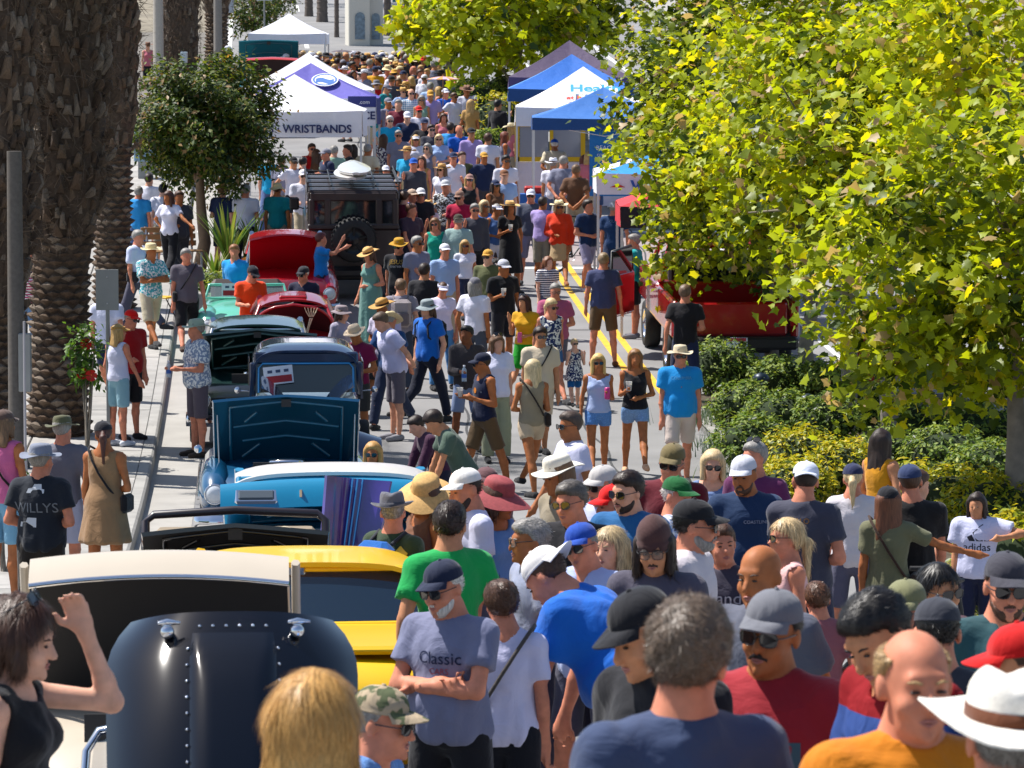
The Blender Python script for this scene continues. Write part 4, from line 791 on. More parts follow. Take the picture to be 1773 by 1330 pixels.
P(926, 622, -150, 'woman with very long blonde hair in khaki romper', H=1.74, fem=True, top='tank', tc='#8d8371', bot='mini', bc='#b9a892', hair='long', hairlen=.5, hc='#cbb68c', skin='t', strap='#2a221e', armr='cup', arml='waist', hyaw=-50, hpitch=8, tweak=cup('r', 'white cup held by the woman in khaki romper', [mat('white_cup', '#d8d8e0'), beer]))
P(832, 609, -55, 'muscular man in navy tank top and olive shorts', H=1.80, print=[([(math.cos(a * .6) * .5, math.sin(a * .6) * .5) for a in range(10)], 0, 1.24, .07, '#d07a1a'), ([(-1, -.08), (1, -.08), (1, .08), (-1, .08)], 0, 1.225, .11, '#8a96a8')], top='tank', tc='#141c36', bot='shorts', bc='#5a4a38', hat='cap', hatc='#131a30', hair='short', hc='db', skin='t', glasses=True, armr='cup', arml='cup', hpitch=8, sc='#3a3030', tweak=cup('r', 'clear cup held by the man in navy tank top', [cup_clear, mat('soda', (.2, .1, .12), .2)]))
P(862, 579, 12, 'woman in white shirt and pale green trousers', H=1.72, fem=True, top='tee', tc='#dcdcee', bot='wide', bc='#9a9d86', hair='long', hairlen=.2, hc='#6b4c34', skin='l', glasses='up', loose=.03)
P(808, 563, 15, 'man in dark jacket over an orange shirt holding a bottle', H=1.74, top='jacket', tc='#3a3638', bot='shorts', bc='#7d8aa6', hair='short', hc='bk', skin='d', armr='look', tweak=cup('r', 'clear bottle held by the man in dark jacket', kind='bottle'))
P(738, 518, -48, 'man in royal blue shirt with grey bucket hat and black backpack', H=1.83, top='tee', tc='#1b63b5', bot='jeans', bc='#161b2c', hat='bucket', hatc='#8b9498', hair='bob', hc='br', skin='l', pack='#16161a', fat=.2)
P(652, 543, -68, 'man in white shirt and grey shorts leaning in with hands behind his back', H=1.84, top='tee', tc='#cdcdea', bot='long_shorts', bc='#615c66', hair='short', hc='#5d4a3a', skin='l', lean=16, arml='behind', armr='behind', hpitch=22, sc='#8a8a90', loose=.028)
P(610, 563, -30, 'person in cream safari hat and maroon shirt beside the blue hot rod', H=1.74, top='tee', tc='#6d1440', bot='shorts', bc='#333', hat='boonie', hatc='#c9b8a4', hair='short', hc='gr', skin='t', hpitch=18)
P(593, 528, 40, 'woman in grey long-sleeved shirt and grey sun hat', H=1.62, fem=True, top='long', tc='#a49fae', bot='pants', bc='#334', hat='bucket', hatc='#8f8488', hair='bob', hc='br', skin='l', hyaw=20)
P(658, 516, -40, 'person in golden straw hat behind the white-shirted man', H=1.78, top='tee', tc='#c7c0d4', bot='shorts', bc='#333', hat='straw', hatc='#b98d4a', hair='short', hc='gr', skin='t', hpitch=14)
P(678, 540, 150, 'person in broad cream straw hat and dark blue shirt', H=1.72, top='tee', tc='#1e3f6e', bot='pants', bc='#232c44', hat='straw', hatc='#d8c79c', bandc='#b59b6a', hair='short', hc='gr', skin='r', hpitch=26)
P(694, 482, 172, 'person in grey shirt with a pale grey backpack', H=1.76, top='tee', tc='#8b8792', bot='pants', bc='#384050', hair='short', hc='sb', skin='l', pack='#9c9496', packc2='#6a6266')
P(768, 488, 25, 'woman in white visor and white tie-front blouse', H=1.68, fem=True, top='crop', tc='#d3cfe4', bot='jeans', bc='#5a86b5', hat='visor', hatc='#dcdcf4', hair='ponytail', hc='br', skin='r', hpitch=12)
P(822, 478, 150, 'man in white shirt with grey cap and long grey hair', H=1.80, top='tee', tc='#dadae8', bot='jeans', bc='#4a505c', hat='cap', hatc='#6b6a72', hair='bob', hc='gr', skin='t', hyaw=40, strap=None)
P(873, 448, 30, 'man in black shirt and white-front cap holding a beer', H=1.82, top='tee', tc='#16171c', bot='shorts', bc='#222228', hat='cap', hatc='#b9bac4', hair='short', hc='br', skin='t', armr='cup', fat=.3, tweak=cup('r', 'cup of beer held by the man in black shirt and white-front cap'))
P(950, 444, 25, 'boy in navy and white striped shirt', H=1.45, top='tee', tc='#232a4c', tpat='stripe', bot='shorts', bc='#55586a', hair='kidlong', hairlen=.12, hc='#7a4a2c', skin='p', hyaw=15)
P(905, 511, -30, 'woman in yellow flowered blouse and green shorts on the phone', H=1.66, fem=True, top='crop', tc='#c79a12', bot='shorts', bc='#128a3c', hair='long', hairlen=.22, hc='#3a1a14', skin='m', armr='phone', arml='waist', glasses='up', tweak=cup('l', 'pink cup held by the woman in yellow blouse', '#d8558c', 'can'))
P(962, 491, 10, 'stocky man in dusty pink shirt behind the woman in dotted tank top', H=1.80, top='tee', tc='#a35a76', bot='shorts', bc='#556', hair='buzz', hc='gr', skin='r', fat=.6, glasses='clear')
P(956, 517, 15, 'blonde woman in navy dotted tank top and denim shorts', H=1.70, fem=True, top='tank', tc='#2a3558', tpat='floral', bot='mini', bc='#46668f', bpat='denim', hair='ponytail', hc='pl', skin='r', glasses=True)
P(1045, 437, 176, 'stocky man in slate shirt and brown shorts, back turned, on the yellow line', H=1.84, top='tee', tc='#3c4262', bot='shorts', bc='#5c4a38', hair='short', hc='#8a7458', skin='r', fat=.4, legs='wide', sc='#6b4634', arml='loose', armr='loose')
P(968, 345, 2, 'woman in orange off-shoulder top with wide cream sun hat', H=1.72, fem=True, top='long', tc='#c4441c', bot='skirt', bc='#b09a7c', hat='straw', hatc='#e2d3a8', hair='bob', hc='pl', skin='t', glasses=True, loose=.03, sc='#8a5a3c')
P(919, 326, -4, 'man in slate grey shirt, grey shorts and white cap', H=1.82, top='tee', tc='#4d5260', bot='long_shorts', bc='#7c7d96', hat='cap', hatc='#dcdce8', hair='short', hc='gr', skin='r', glasses=True, fat=.2, legs='wide')
P(884, 346, 22, 'woman in long black dress and straw hat holding a beer', H=1.74, fem=True, top='dress', skirt=.55, tc='#131317', sleeve=.6, hat='straw', hatc='#cfa868', hair='long', hairlen=.3, hc='db', skin='t', armr='cup', tweak=cup('r', 'cup of beer held by the woman in long black dress'))
P(840, 346, -2, 'blonde woman in bright blue tank top and denim skirt', H=1.68, fem=True, top='tank', tc='#3f74c0', bot='skirt', bc='#2a4f92', hair='long', hairlen=.2, hc='pl', skin='t', glasses=True, armr='waist', tweak=cup('r', 'glass of beer held by the woman in bright blue tank top'))
P(862, 352, 35, 'woman in white visor and blue top behind the black dress', H=1.66, fem=True, top='tank', tc='#4a628e', bot='shorts', bc='#d0d0dc', hat='visor', hatc='#e2e2f2', hair='short', hc='gr', skin='t')
P(752, 377, 12, 'woman in teal tank top and white shorts', H=1.66, fem=True, top='tank', tc='#3f9a86', bot='shorts', bc='#d3cfe0', hair='bob', hc='#7a5636', skin='r', glasses=True, sc='#c9a68c')
P(793, 369, 165, 'man in pale green shirt and navy shorts with yellow hat bill turned back', H=1.78, top='shirt', tc='#93a8a6', bot='shorts', bc='#1d2440', hat='backcap', hatc='#3a362c', hair='short', hc='gr', skin='r')
P(690, 412, -22, 'man in black lettered shirt and tan bucket hat', H=1.82, print=[('JESUS', 0, 1.31, .10, '#c8a24a'), ('IS BETTER', 0, 1.235, .045, '#d8d8dc')], top='tee', tc='#15151a', bot='shorts', bc='#1d1d22', hat='boonie', hatc='#b18a44', hair='short', hc='gr', skin='r', arml='reach', glasses=True)
P(634, 428, -40, 'woman in long sage green dress and straw hat', H=1.72, fem=True, top='dress', skirt=.82, tc='#6a8a84', hat='straw', hatc='#c99f5e', bandc='#4a2a1e', hair='bob', hc='br', skin='r', hpitch=18)
P(713, 352, 40, 'man in dark plum shirt talking on a phone', H=1.80, top='polo', tc='#392e3c', bot='pants', bc='#2b2b38', hair='short', hc='#5c3a2a', skin='r', arml='phone', hyaw=15)
P(795, 329, -2, 'man in raspberry red shirt and sunglasses with tan cap', H=1.80, top='tee', tc='#a02a44', bot='shorts', bc='#445', hat='cap', hatc='#8a6e62', hair='short', hc='gr', skin='r', glasses=True, fat=.3, arml='waist')
P(770, 310, -20, 'man in dark patterned shirt and white-billed cap', H=1.80, top='shirt', tc='#4a4440', tpat='aloha', bot='shorts', bc='#445', hat='cap', hatc='#c6c8cc', hair='short', hc='gr', skin='r')
P(714, 326, 30, 'person in beige cap and blue shirt behind the man on the phone', H=1.78, top='tee', tc='#2a7ac8', bot='shorts', bc='#445', hat='cap', hatc='#b9a494', hair='short', hc='gr', skin='r')
P(729, 324, 20, 'man in white cap and black shirt behind the beige cap', H=1.80, top='tee', tc='#202026', bot='shorts', bc='#445', hat='cap', hatc='#dcdce0', hair='short', hc='gr', skin='r', glasses=True)
P(814, 300, 20, 'woman with very long fair hair in black tank top and tan cap', H=1.70, fem=True, top='tank', tc='#17171c', bot='mini', bc='#6a8ab4', hat='cap', hatc='#9c7c74', hair='long', hairlen=.42, hc='bl', skin='r', glasses=True)
P(1018, 345, 40, 'man in navy shirt and grey shorts with a bicycle', H=1.80, top='tee', tc='#17294a', bot='shorts', bc='#8d89a2', hair='short', hc='db', skin='r', armr='waist', arml='waist', sc='#c8c8d0')
P(1064, 347, 172, 'man in dark blue lettered shirt and white cap under the tent edge', H=1.80, pback=True, print=[('ISLA', 0, 1.34, .07, '#7fa0c0')], top='tee', tc='#143258', bot='jeans', bc='#23304c', hat='backcap', hatc='#c9cfdc', hair='short', hc='gr', skin='r')
P(1096, 405, -100, 'person in turquoise long-sleeved shirt and black shorts', H=1.78, top='long', tc='#159a9c', bot='shorts', bc='#1b1c22', hair='short', hc='gr', skin='r', sc='#77777f', tweak=cup('l', 'bottle held by the person in turquoise', kind='bottle'))
P(1186, 492, 165, 'man in black shirt and navy jeans beside the red truck', H=1.84, top='tee', tc='#17161b', bot='jeans', bc='#1c2440', hair='short', hc='#6a5240', skin='r')
P(556, 402, 95, 'woman in blue shirt holding up a phone beside the dark off-roader', H=1.66, fem=True, top='tee', tc='#2272b4', bot='pants', bc='#334', hair='short', hc='#5a2220', skin='r', arml='point', armr='photo')
P(405, 423, -28, 'man in sky blue shirt with sandy hair beside the flower bed', H=1.78, top='shirt', tc='#3f8ecb', bot='shorts', bc='#445', hair='short', hc='#8a5a34', skin='r', sleeve=2)
P(441, 461, 22, 'man in orange and blue racing jersey with black cap', H=1.76, top='tee', tc='#d8540e', bot='jeans', bc='#1b1d26', hat='cap', hatc='#1b1d26', hair='short', hc='br', skin='r', glasses=True, armr='look', arml='look', hpitch=24)
P(525, 460, -20, 'man in navy polo and black cap in front of the raised red hood', H=1.76, top='polo', tc='#1b1e34', bot='pants', bc='#333', hat='cap', hatc='#26262c', hair='short', hc='wh', skin='r', hpitch=8, glasses=True)
# ---- pavement, kerb side
P(321, 430, 10, 'man in dark grey shirt and black shorts with a cross-body strap on the kerb', H=1.80, dz=.1, top='tee', tc='#57535c', bot='long_shorts', bc='#17171b', hair='short', hc='gr', skin='r', strap='#1b1b1f', sc='#3a2a24', fat=.2, barefoot=False)
P(262, 420, 30, 'man in teal flowered shirt, khaki shorts and cream hat', H=1.80, dz=.15, top='shirt', tc='#5fa3ad', tpat='aloha', bot='long_shorts', bc='#b7ae9a', hat='boonie', hatc='#d8cba8', hair='short', hc='gr', skin='t', arml='cross2', armr='cross')
P(240, 398, 55, 'older man in white shirt with bag strap beside the palm trunk', H=1.82, dz=.15, top='shirt', tc='#c9d0e8', bot='pants', bc='#445', hair='short', hc='gr', skin='r', strap='#16181f')
P(290, 331, -15, 'woman in white shirt and black trousers with hand on hip', H=1.72, dz=.15, fem=True, top='tee', tc='#dadaea', bot='pants', bc='#15151a', hair='long', hairlen=.26, hc='#4a2a1c', skin='t', armr='hip', arml='reach')
P(231, 535, 42, 'man in dark red shirt, black shorts and red cap on the pavement', H=1.78, dz=.15, top='tee', tc='#8e1424', bot='long_shorts', bc='#1a1a1f', hat='cap', hatc='#d01c26', hair='short', hc='gr', skin='r', glasses=True, fat=.3, armr='waist', sc='#17171b')
P(206, 559, 140, 'blonde woman in white sleeveless top and pale blue shorts with straw visor', H=1.66, dz=.15, fem=True, top='tank', tc='#d5d7ec', bot='shorts', bc='#8fb0bd', hat='visor', hatc='#b08a5a', hair='long', hairlen=.2, hc='bl', skin='r', sc='#d0d4dc', arml='loose', tweak=cup('l', 'water bottle held by the woman in pale blue shorts', kind='bottle'))
P(184, 495, 170, 'person in white shirt behind the sign post', H=1.74, dz=.15, top='tee', tc='#cdd0e4', bot='shorts', bc='#2a3350', hair='short', hc='gr', skin='r')
P(338, 551, -62, 'man in grey patterned shirt, grey shorts and sage bucket hat in the gutter', H=1.86, top='shirt', tc='#8391a8', tpat='aloha', bot='long_shorts', bc='#564f58', hat='boonie', hatc='#a3b0a2', hair='short', hc='gr', skin='r', armr='look', arml='look', sc='#3a332e', fat=.3, loose=.03, tweak=cup('r', 'water bottle held by the man in sage bucket hat', kind='bottle'))
P(177, 726, 172, 'woman in short tan dress and black cap on the pavement', s=198, dz=.15, fem=True, top='dress', skirt=.34, tc='#8d7259', hat='cap', hatc='#1d1d22', hair='ponytail', hairlen=.26, hc='#4a241a', skin='t', strap='#1a1719', arml='down', armr='waist')
P(108, 718, 168, 'person in grey long-sleeved shirt and olive bush hat', s=194, dz=.15, top='long', tc='#62636e', bot='shorts', bc='#a7abbe', hat='boonie', hatc='#5c5c48', hair='short', hc='gr', skin='r')
P(72, 766, 165, 'man in black printed shirt with grey sun hat, back turned', s=226, dz=.15, pback=True, print=[('WILLYS', 0, 1.24, .11, '#9aa0aa'), ([(-1, 0), (-.8, .5), (-.3, .6), (-.1, 1), (.7, 1), (.8, .5), (1.1, .4), (1.1, 0)], 0, 1.36, .07, '#c9ced6'), ([(-1, 0), (-.9, .5), (-.2, .55), (0, 1), (1, 1), (1, 0)], .06, 1.09, .075, '#c9ced6')], top='tee', tc='#1d222b', bot='shorts', bc='#26221f', hat='boonie', hatc='#7d828f', hair='short', hc='gr', skin='r', fat=.5)
P(8, 706, 150, 'woman in pink tank top with a bag strap at the frame edge', s=196, dz=.15, fem=True, top='tank', tc='#b8688c', bot='shorts', bc='#7aa0b8', hat='cap', hatc='#5a4a44', hair='long', hairlen=.2, hc='sb', skin='t', strap='#1c1518')
P(43, 441, 4, 'blonde woman in striped top behind the palm trunk', H=1.68, dz=.15, fem=True, top='tank', tc='#b04a70', tpat='stripe', bot='jeans', bc='#6a86a8', hair='long', hairlen=.22, hc='bl', skin='p', strap='#333')
P(51, 420, 10, 'person in sunglasses behind the blonde woman in striped top', H=1.80, dz=.15, top='tee', tc='#33363e', bot='pants', bc='#333', hair='short', hc='db', skin='r', glasses=True)
P(645, 765, -8, 'woman with blonde hair and sunglasses behind the white-roofed truck', s=186, fem=True, top='tee', tc='#17305a', bot='jeans', bc='#223', hair='long', hairlen=.2, hc='#b88a4a', skin='t', glasses=True, lean=10)
P(712, 722, -70, 'person in plum sweatshirt bending beside the white-roofed truck', s=162, top='long', tc='#3d2036', bot='jeans', bc='#223', hair='short', hc='db', skin='l', lean=30, arml='hang', armr='hang', hpitch=20)
P(738, 716, -80, 'young man in grey-green shirt bending with head down', s=168, top='tee', tc='#4b5a50', bot='shorts', bc='#333', hair='curly', hc='db', skin='m', lean=32, arml='hang', armr='hang', hpitch=28)
# ------------------------------------------------------------------ parked show cars (front towards the camera, local y runs back)
def car_root(name, label, u, Yf, cat='car', group='classic cars parked along the kerb', rz=0.068, L=4.2, dz=0):
    z0, z1 = G(Yf), G(Yf + L); pitch = math.atan2(z1 - z0, L); r = empty(name, (U(u, Yf), Yf, z0 + dz), 0, label, cat, group); r.rotation_euler = (pitch, 0, rz); return r
def superloft(secs, n=28, mb=None, mi=0):
    """secs: (y, half width, z bottom, z top, exponent)"""
    mb = mb or MB(); V = []; F = []
    for y, hw, z0, z1, e in secs:
        cz, hz = (z0 + z1) / 2, (z1 - z0) / 2
        for k in range(n):
            a = 2 * math.pi * (k + .5) / n; c, s_ = math.cos(a), math.sin(a); V.append((hw * math.copysign(abs(c) ** (2 / e), c), y, cz + hz * math.copysign(abs(s_) ** (2 / e), s_)))
    for i in range(len(secs) - 1):
        for k in range(n): j = (k + 1) % n; F.append((i * n + k, i * n + j, i * n + n + j, i * n + n + k))
    mb.add(V, F, mi, True); mb.add(V[:n], [tuple(range(n))], mi); mb.add(V[-n:], [tuple(range(n - 1, -1, -1))], mi); return mb
_WH = {}
def wheel(root, x, y, r=.33, w=.2, cap=chrome, z=None, white=False):
    mb = MB(); t = w / 2; mb.lathe([(r * .62, -t * .9), (r * .9, -t), (r * .985, -t * .75), (r, -t * .3), (r, t * .3), (r * .985, t * .75), (r * .9, t), (r * .62, t * .9)], 28, axis='x')
    tyre = mb.build('tyre', rubber, None); tyre.parent = root; tyre.location = (x, y, z or r); tyre.name = 'wheel'
    rim = MB().lathe([(r * .63, .9 * t), (r * .6, .5 * t), (r * .3, .55 * t), (r * .22, .85 * t), (0, .95 * t)], 24, axis='x').lathe([(0, -.95 * t), (r * .22, -.85 * t), (r * .3, -.55 * t), (r * .6, -.5 * t), (r * .63, -.9 * t)], 24, axis='x').build('rim', cap, tyre)
    if white: MB().lathe([(r * .68, t * 1.0), (r * .8, t * 1.02)], 24, axis='x').lathe([(r * .68, -t * 1.0), (r * .8, -t * 1.02)], 24, axis='x').build('white_wall', mat('white_wall', '#d8d8d4'), tyre)
    return tyre
def hood(root, W, L, ang, hy, hz, mo, mi_, peak=0.0, crown=.03, lip=0.0, lipm=None, taper=.9, name='hood', th=.028, ribs=True, inner=None, round_=0.0, strip_=False, W2=None, bulge=0):
    """lid hinged at its rear edge (hy, hz), leading edge raised by ang degrees"""
    a = math.radians(ang); ca, sa = math.cos(a), math.sin(a)
    def rot(x, y, z): return (x, hy + y * ca + z * sa * 1.0, hz - y * sa + z * ca)
    def base(u, v):
        q = 2 * u - 1; w = W * (taper + (1 - taper) * (1 - v) if W2 is None else (W * 0 + 1) * ((1 - v) + (W2 / W) * v))
        if round_ and v > 1 - round_: w *= math.sqrt(max(.02, 1 - ((v - 1 + round_) / round_) ** 2 * .55))
        z = crown * (1 - q * q) + peak * (1 - abs(q)) - crown * .6 * max(0, v - .85) / .15 + bulge * math.exp(-(q / .35) ** 2)
        return (q * w / 2, -v * L, z)
    fn = lambda u, v: rot(*base(u, v)); mb = MB(); mb.grid(fn, 16, 10, 0, True, thick=0)
    lid = mb.build(name, mo, root)
    inn = lambda u, v: rot(*(lambda p: (p[0] * .985, p[1] * .985 - .005, p[2] - th))(base(u, v))); m2 = MB(); m2.grid(inn, 16, 10, 0, True, flip=True)
    # rim between outer and inner skin
    bd = [(i / 16, 0) for i in range(17)] + [(1, j / 10) for j in range(1, 11)] + [(i / 16, 1) for i in range(15, -1, -1)] + [(0, j / 10) for j in range(9, 0, -1)]
    P1 = [fn(*b) for b in bd]; P2 = [inn(*b) for b in bd]; n = len(bd); m3 = MB(); m3.add(P1 + P2, [(k, k + n, (k + 1) % n + n, (k + 1) % n) for k in range(n)], 0, False); m3.build('hood_rim', mo, lid)
    m2.build('hood_lining', mi_, lid)
    if lip:
        def lp(u, v): p = base(u, 1.0); t = v * 1.35; return rot(p[0], p[1] - lip * .35 * math.sin(t * 1.1), p[2] - lip * (1 - math.cos(t)) * 1.25 - lip * .2 * v)
        m = MB(); m.grid(lp, 18, 6, 0, True, thick=.012); m.build('hood_nose', lipm or mo, lid)
        if strip_: MB().tube([lp(i / 18, 1.0) for i in range(19)], .014, 6).build('trim_strip', chrome, lid)
    if ribs:
        rb = [[(.12, .12), (.12, .9), (.5, .93), (.88, .9), (.88, .12), (.5, .1), (.12, .12)], [(.14, .62), (.5, .66), (.86, .62)], [(.2, .42), (.5, .45), (.8, .42)], [(.3, .80), (.22, .68)], [(.7, .80), (.78, .68)], [(.2, .2), (.32, .36)], [(.8, .2), (.68, .36)]]
        for r_ in rb:
            P = []
            for (u0, v0), (u1, v1) in zip(r_[:-1], r_[1:]):
                for t in range(6): p = base(u0 + (u1 - u0) * t / 6, v0 + (v1 - v0) * t / 6); P.append(rot(p[0], p[1], p[2] - th - .006))
            p = base(*r_[-1]); P.append(rot(p[0], p[1], p[2] - th - .006)); MB().tube(P, .016, 6).build('hood_rib', inner or mi_, lid)
        p = base(.5, .93); MB().box(rot(p[0], p[1], p[2] - th - .03), (.10, .05, .08), None, 0).build('latch', blackp, lid)
    return lid, fn
def glasshouse(root, y0, z0, y1, z1, yr, zr, hw0, hw1, roofm, pillar, crown=.05, back=True, roof=True, gl=glass, y2=None, over=.05, rear_z=None):
    """wind screen from (y0, z0) up to (y1, z1), roof back to yr, rear screen down to y2"""
    fr = MB(); rr = .022
    L0, R0, L1, R1 = (-hw0, y0, z0), (hw0, y0, z0), (-hw1, y1, z1), (hw1, y1, z1)
    def sc_(u, v): return (-(hw0 + (hw1 - hw0) * v) + 2 * (hw0 + (hw1 - hw0) * v) * u, y0 + (y1 - y0) * v - .05 * (1 - (2 * u - 1) ** 2), z0 + (z1 - z0) * v)
    m = MB(); m.grid(sc_, 12, 4, 0, True); m.build('windscreen', gl, root)
    bd = [sc_(i / 12, 0) for i in range(13)] + [sc_(1, j / 4) for j in range(1, 5)] + [sc_(i / 12, 1) for i in range(11, -1, -1)] + [sc_(0, j / 4) for j in range(3, 0, -1)]
    MB().tube(bd, rr, 6, closed=True).build('windscreen_frame', pillar, root)
    if roof:
        def rf(u, v): q = 2 * u - 1; w = hw1 + .035; y = y1 - over + (yr - y1 + over) * v; ed = (abs(q)) ** 6; return (q * w, y, z1 + .025 + (zr - z1) * math.sin(min(1, v * 1.15) * math.pi * .5) + crown * (1 - q * q) - .06 * ed - .05 * max(0, v - .8) * 5 * .6)
        m = MB(); m.grid(rf, 18, 12, 0, True, thick=.03); m.build('roof', roofm, root)
    y2 = y2 or yr + .35; rz_ = rear_z or z0
    if back:
        for sd in (-1, 1):
            MB().tube([(sd * hw0, y0 + .02, z0), (sd * hw1, y1, z1)], .03, 6).build('pillar', pillar, root); MB().tube([(sd * hw1, yr, zr - .02), (sd * hw0, y2, rz_)], .045, 6).build('pillar', pillar, root)
            m = MB(); m.poly([(sd * (hw0 - .01), y0 + .06, z0), (sd * (hw1 - .01), y1 + .04, z1), (sd * (hw1 - .01), yr - .05, zr - .04), (sd * (hw0 - .01), y2 - .08, rz_)]); m.build('side_window', gl, root)
        m = MB(); m.grid(lambda u, v: (-(hw1) + 2 * hw1 * u, yr + (y2 - yr) * v, zr - .03 + (rz_ - zr + .03) * v), 4, 2); m.build('rear_window', gl, root)
def headlight(root, x, y, z, r=.09, bez=chrome):
    o = MB().lathe([(r, .03), (r * 1.12, .0), (r * 1.05, -.03), (r * .95, -.025)], 20, (x, y, z), axis='y').build('headlight', bez, root)
    MB().lathe([(r * .95, -.02), (r * .8, -.045), (r * .4, -.06), (0, -.064)], 20, (x, y, z), axis='y').build('lens', mat('lamp_glass', (.62, .66, .7), .08, spec=.8), o)
def bumper(root, hw, y, z, h=.12, m=chrome):
    P = [(-hw, y + .35, z), (-hw, y + .10, z), (-hw * .8, y + .015, z), (0, y - .03, z), (hw * .8, y + .015, z), (hw, y + .10, z), (hw, y + .35, z)]; mb = MB()
    mb.grid(lambda u, v: (lambda t: (lambda i, f: Vector(P[i]).lerp(Vector(P[min(i + 1, 6)]), f) + Vector((0, -.035 * math.sin(math.pi * v), (v - .5) * h)))(min(int(t), 5), t - min(int(t), 5)))(u * 6), 24, 6, 0, True, thick=.02); return mb.build('bumper', m, root)
def grille(root, x0, x1, y, z0, z1, n=6, m=chrome, back=darkin):
    g = MB().box(((x0 + x1) / 2, y + .03, (z0 + z1) / 2), (x1 - x0, .03, z1 - z0)).build('grille', back, root)
    for i in range(n): MB().box(((x0 + x1) / 2, y, z0 + (z1 - z0) * (i + .5) / n), (x1 - x0, .025, .018)).build('grille_bar', m, g)
def engine(root, y, z, m=steel):
    e = MB().box((0, y, z - .2), (1.05, .95, .3), None, 0).build('engine_bay', darkin, root)
    b = MB().box((0, y, z - .05), (.45, .6, .22), None, 0, bev=.04).build('engine_block', steel, root); MB().lathe([(.19, 0), (.2, .02), (.2, .07), (.17, .09), (0, .095)], 20, (0, y - .02, z + .06)).build('air_filter', chrome, b)
    for sd in (-1, 1): MB().box((sd * .3, y, z), (.14, .5, .1), None, 0, bev=.03).build('valve_cover', chrome, b)
    MB().box((0, y - .45, z - .03), (.7, .06, .34), None, 0).build('radiator', blackp, root)
def prop(root, a, b): MB().tube([a, b], .008, 5).build('prop_rod', steel, root)
def place_card(root, loc, rot, w=.34, h=.24):
    c = MB().box((0, 0, 0), (w, .006, h)).build('show_card', mat('card', '#d9dde6'), root, loc, rot)
    MB().box((0, -.005, -h * .22), (w * .9, .002, h * .38)).build('card_band', mat('card_red', '#a3202a'), c)
    for i in (-1, 0, 1): MB().box((i * w * .28, -.005, h * .22), (w * .16, .002, h * .16)).build('card_print', mat('card_print', '#3a4a6a'), c)

# 1 navy roadster, front-hinged bonnet standing up
navy = mat('navy_paint', '#030610', .07, spec=.02, coat=1.0, var=.05, vscale=6); navy.node_tree.nodes['Principled BSDF'].inputs['Coat Roughness'].default_value = .10; R = car_root('roadster', 'navy blue roadster with its riveted bonnet standing upright, nearest the camera', -.06, 14.3, L=3.5)
superloft([(0.0, .45, .35, .55, 3), (.1, .62, .3, .66, 3.2), (.6, .72, .25, .72, 3.5), (1.6, .74, .24, .80, 3.5), (2.8, .72, .26, .78, 3.2), (3.4, .55, .35, .62, 3)]).build('body', navy, R)
bon = lambda u, v: (lambda q, t: ((q * .5 * (1 if t < .78 else math.sqrt(max(.0, 1 - ((t - .78) / .22) ** 2 * .36))) * (.93 + .07 * t)), .10 + .42 * t + .34 * t * t - .06 * (1 - q * q) - .10 * math.sin(t * 1.6) * (1 - abs(q) ** 3) * .5 + .16 * abs(q) ** 4, .64 + 0.98 * t - .05 * abs(q) ** 3 * t))(2 * u - 1, v)
B = MB().grid(bon, 26, 18, 0, True, flip=False, thick=.02).build('bonnet', navy, R)
def bp(q, t, o=0): p = bon((q + 1) / 2, t); return (p[0], p[1] - o, p[2])
MB().grid(lambda u, v: (lambda q, t: (bp(q, t, .004 + .045 * (min(1, 5 * min(u, 1 - u, v * 1.2, 1 - v)) ** .5))))(-.33 + .68 * u, .12 + .80 * v), 18, 18, 0, True).build('bonnet_bulge', navy, B)
for i in range(13):
    for q in (-.35, .37): MB().lathe([(.007, 0), (.006, -.005), (0, -.007)], 8, bp(q, .14 + .72 * i / 12, .003), axis='y').build('rivet', chrome, B)
for i in range(6): MB().lathe([(.007, 0), (.006, -.005), (0, -.007)], 8, bp(-.28 + .58 * i / 5, .945, .003), axis='y').build('rivet', chrome, B)
for q in (-.55, .56):
    p = Vector(bp(q, .93, .02)); l = MB().lathe([(.0, -.045), (.022, -.045), (.028, -.02), (.02, .01), (.026, .02)], 14, p, axis='y').build('bonnet_latch', chrome, B); MB().tube([p + Vector((-.035, -.03, .035)), p + Vector((.0, -.035, .04)), p + Vector((.05, -.03, .036))], [.008, .013, .006], 8).build('latch_lever', chrome, l)
fw = MB().tube([(-.62, 1.45, .72), (-.60, 1.56, 1.02), (-.55, 1.6, 1.10), (-.4, 1.6, 1.13), (.4, 1.6, 1.13), (.55, 1.6, 1.10), (.60, 1.56, 1.02), (.62, 1.45, .72)], .018, 8).build('windscreen_frame', chrome, R)
MB().poly([(-.60, 1.47, .74), (.60, 1.47, .74), (.57, 1.57, 1.05), (.4, 1.6, 1.12), (-.4, 1.6, 1.12), (-.57, 1.57, 1.05)]).build('windscreen', mat('clear_glass', (.35, .42, .45), .05, alpha=.35), R)
for x in (-.66, .66):
    for y in (.75, 2.8): wheel(R, x, y, .28, .16)
for x in (-.5, .5): headlight(R, x, .12, .66, .085)
engine(R, .95, .74); bumper(R, .66, -.05, .42, .07)

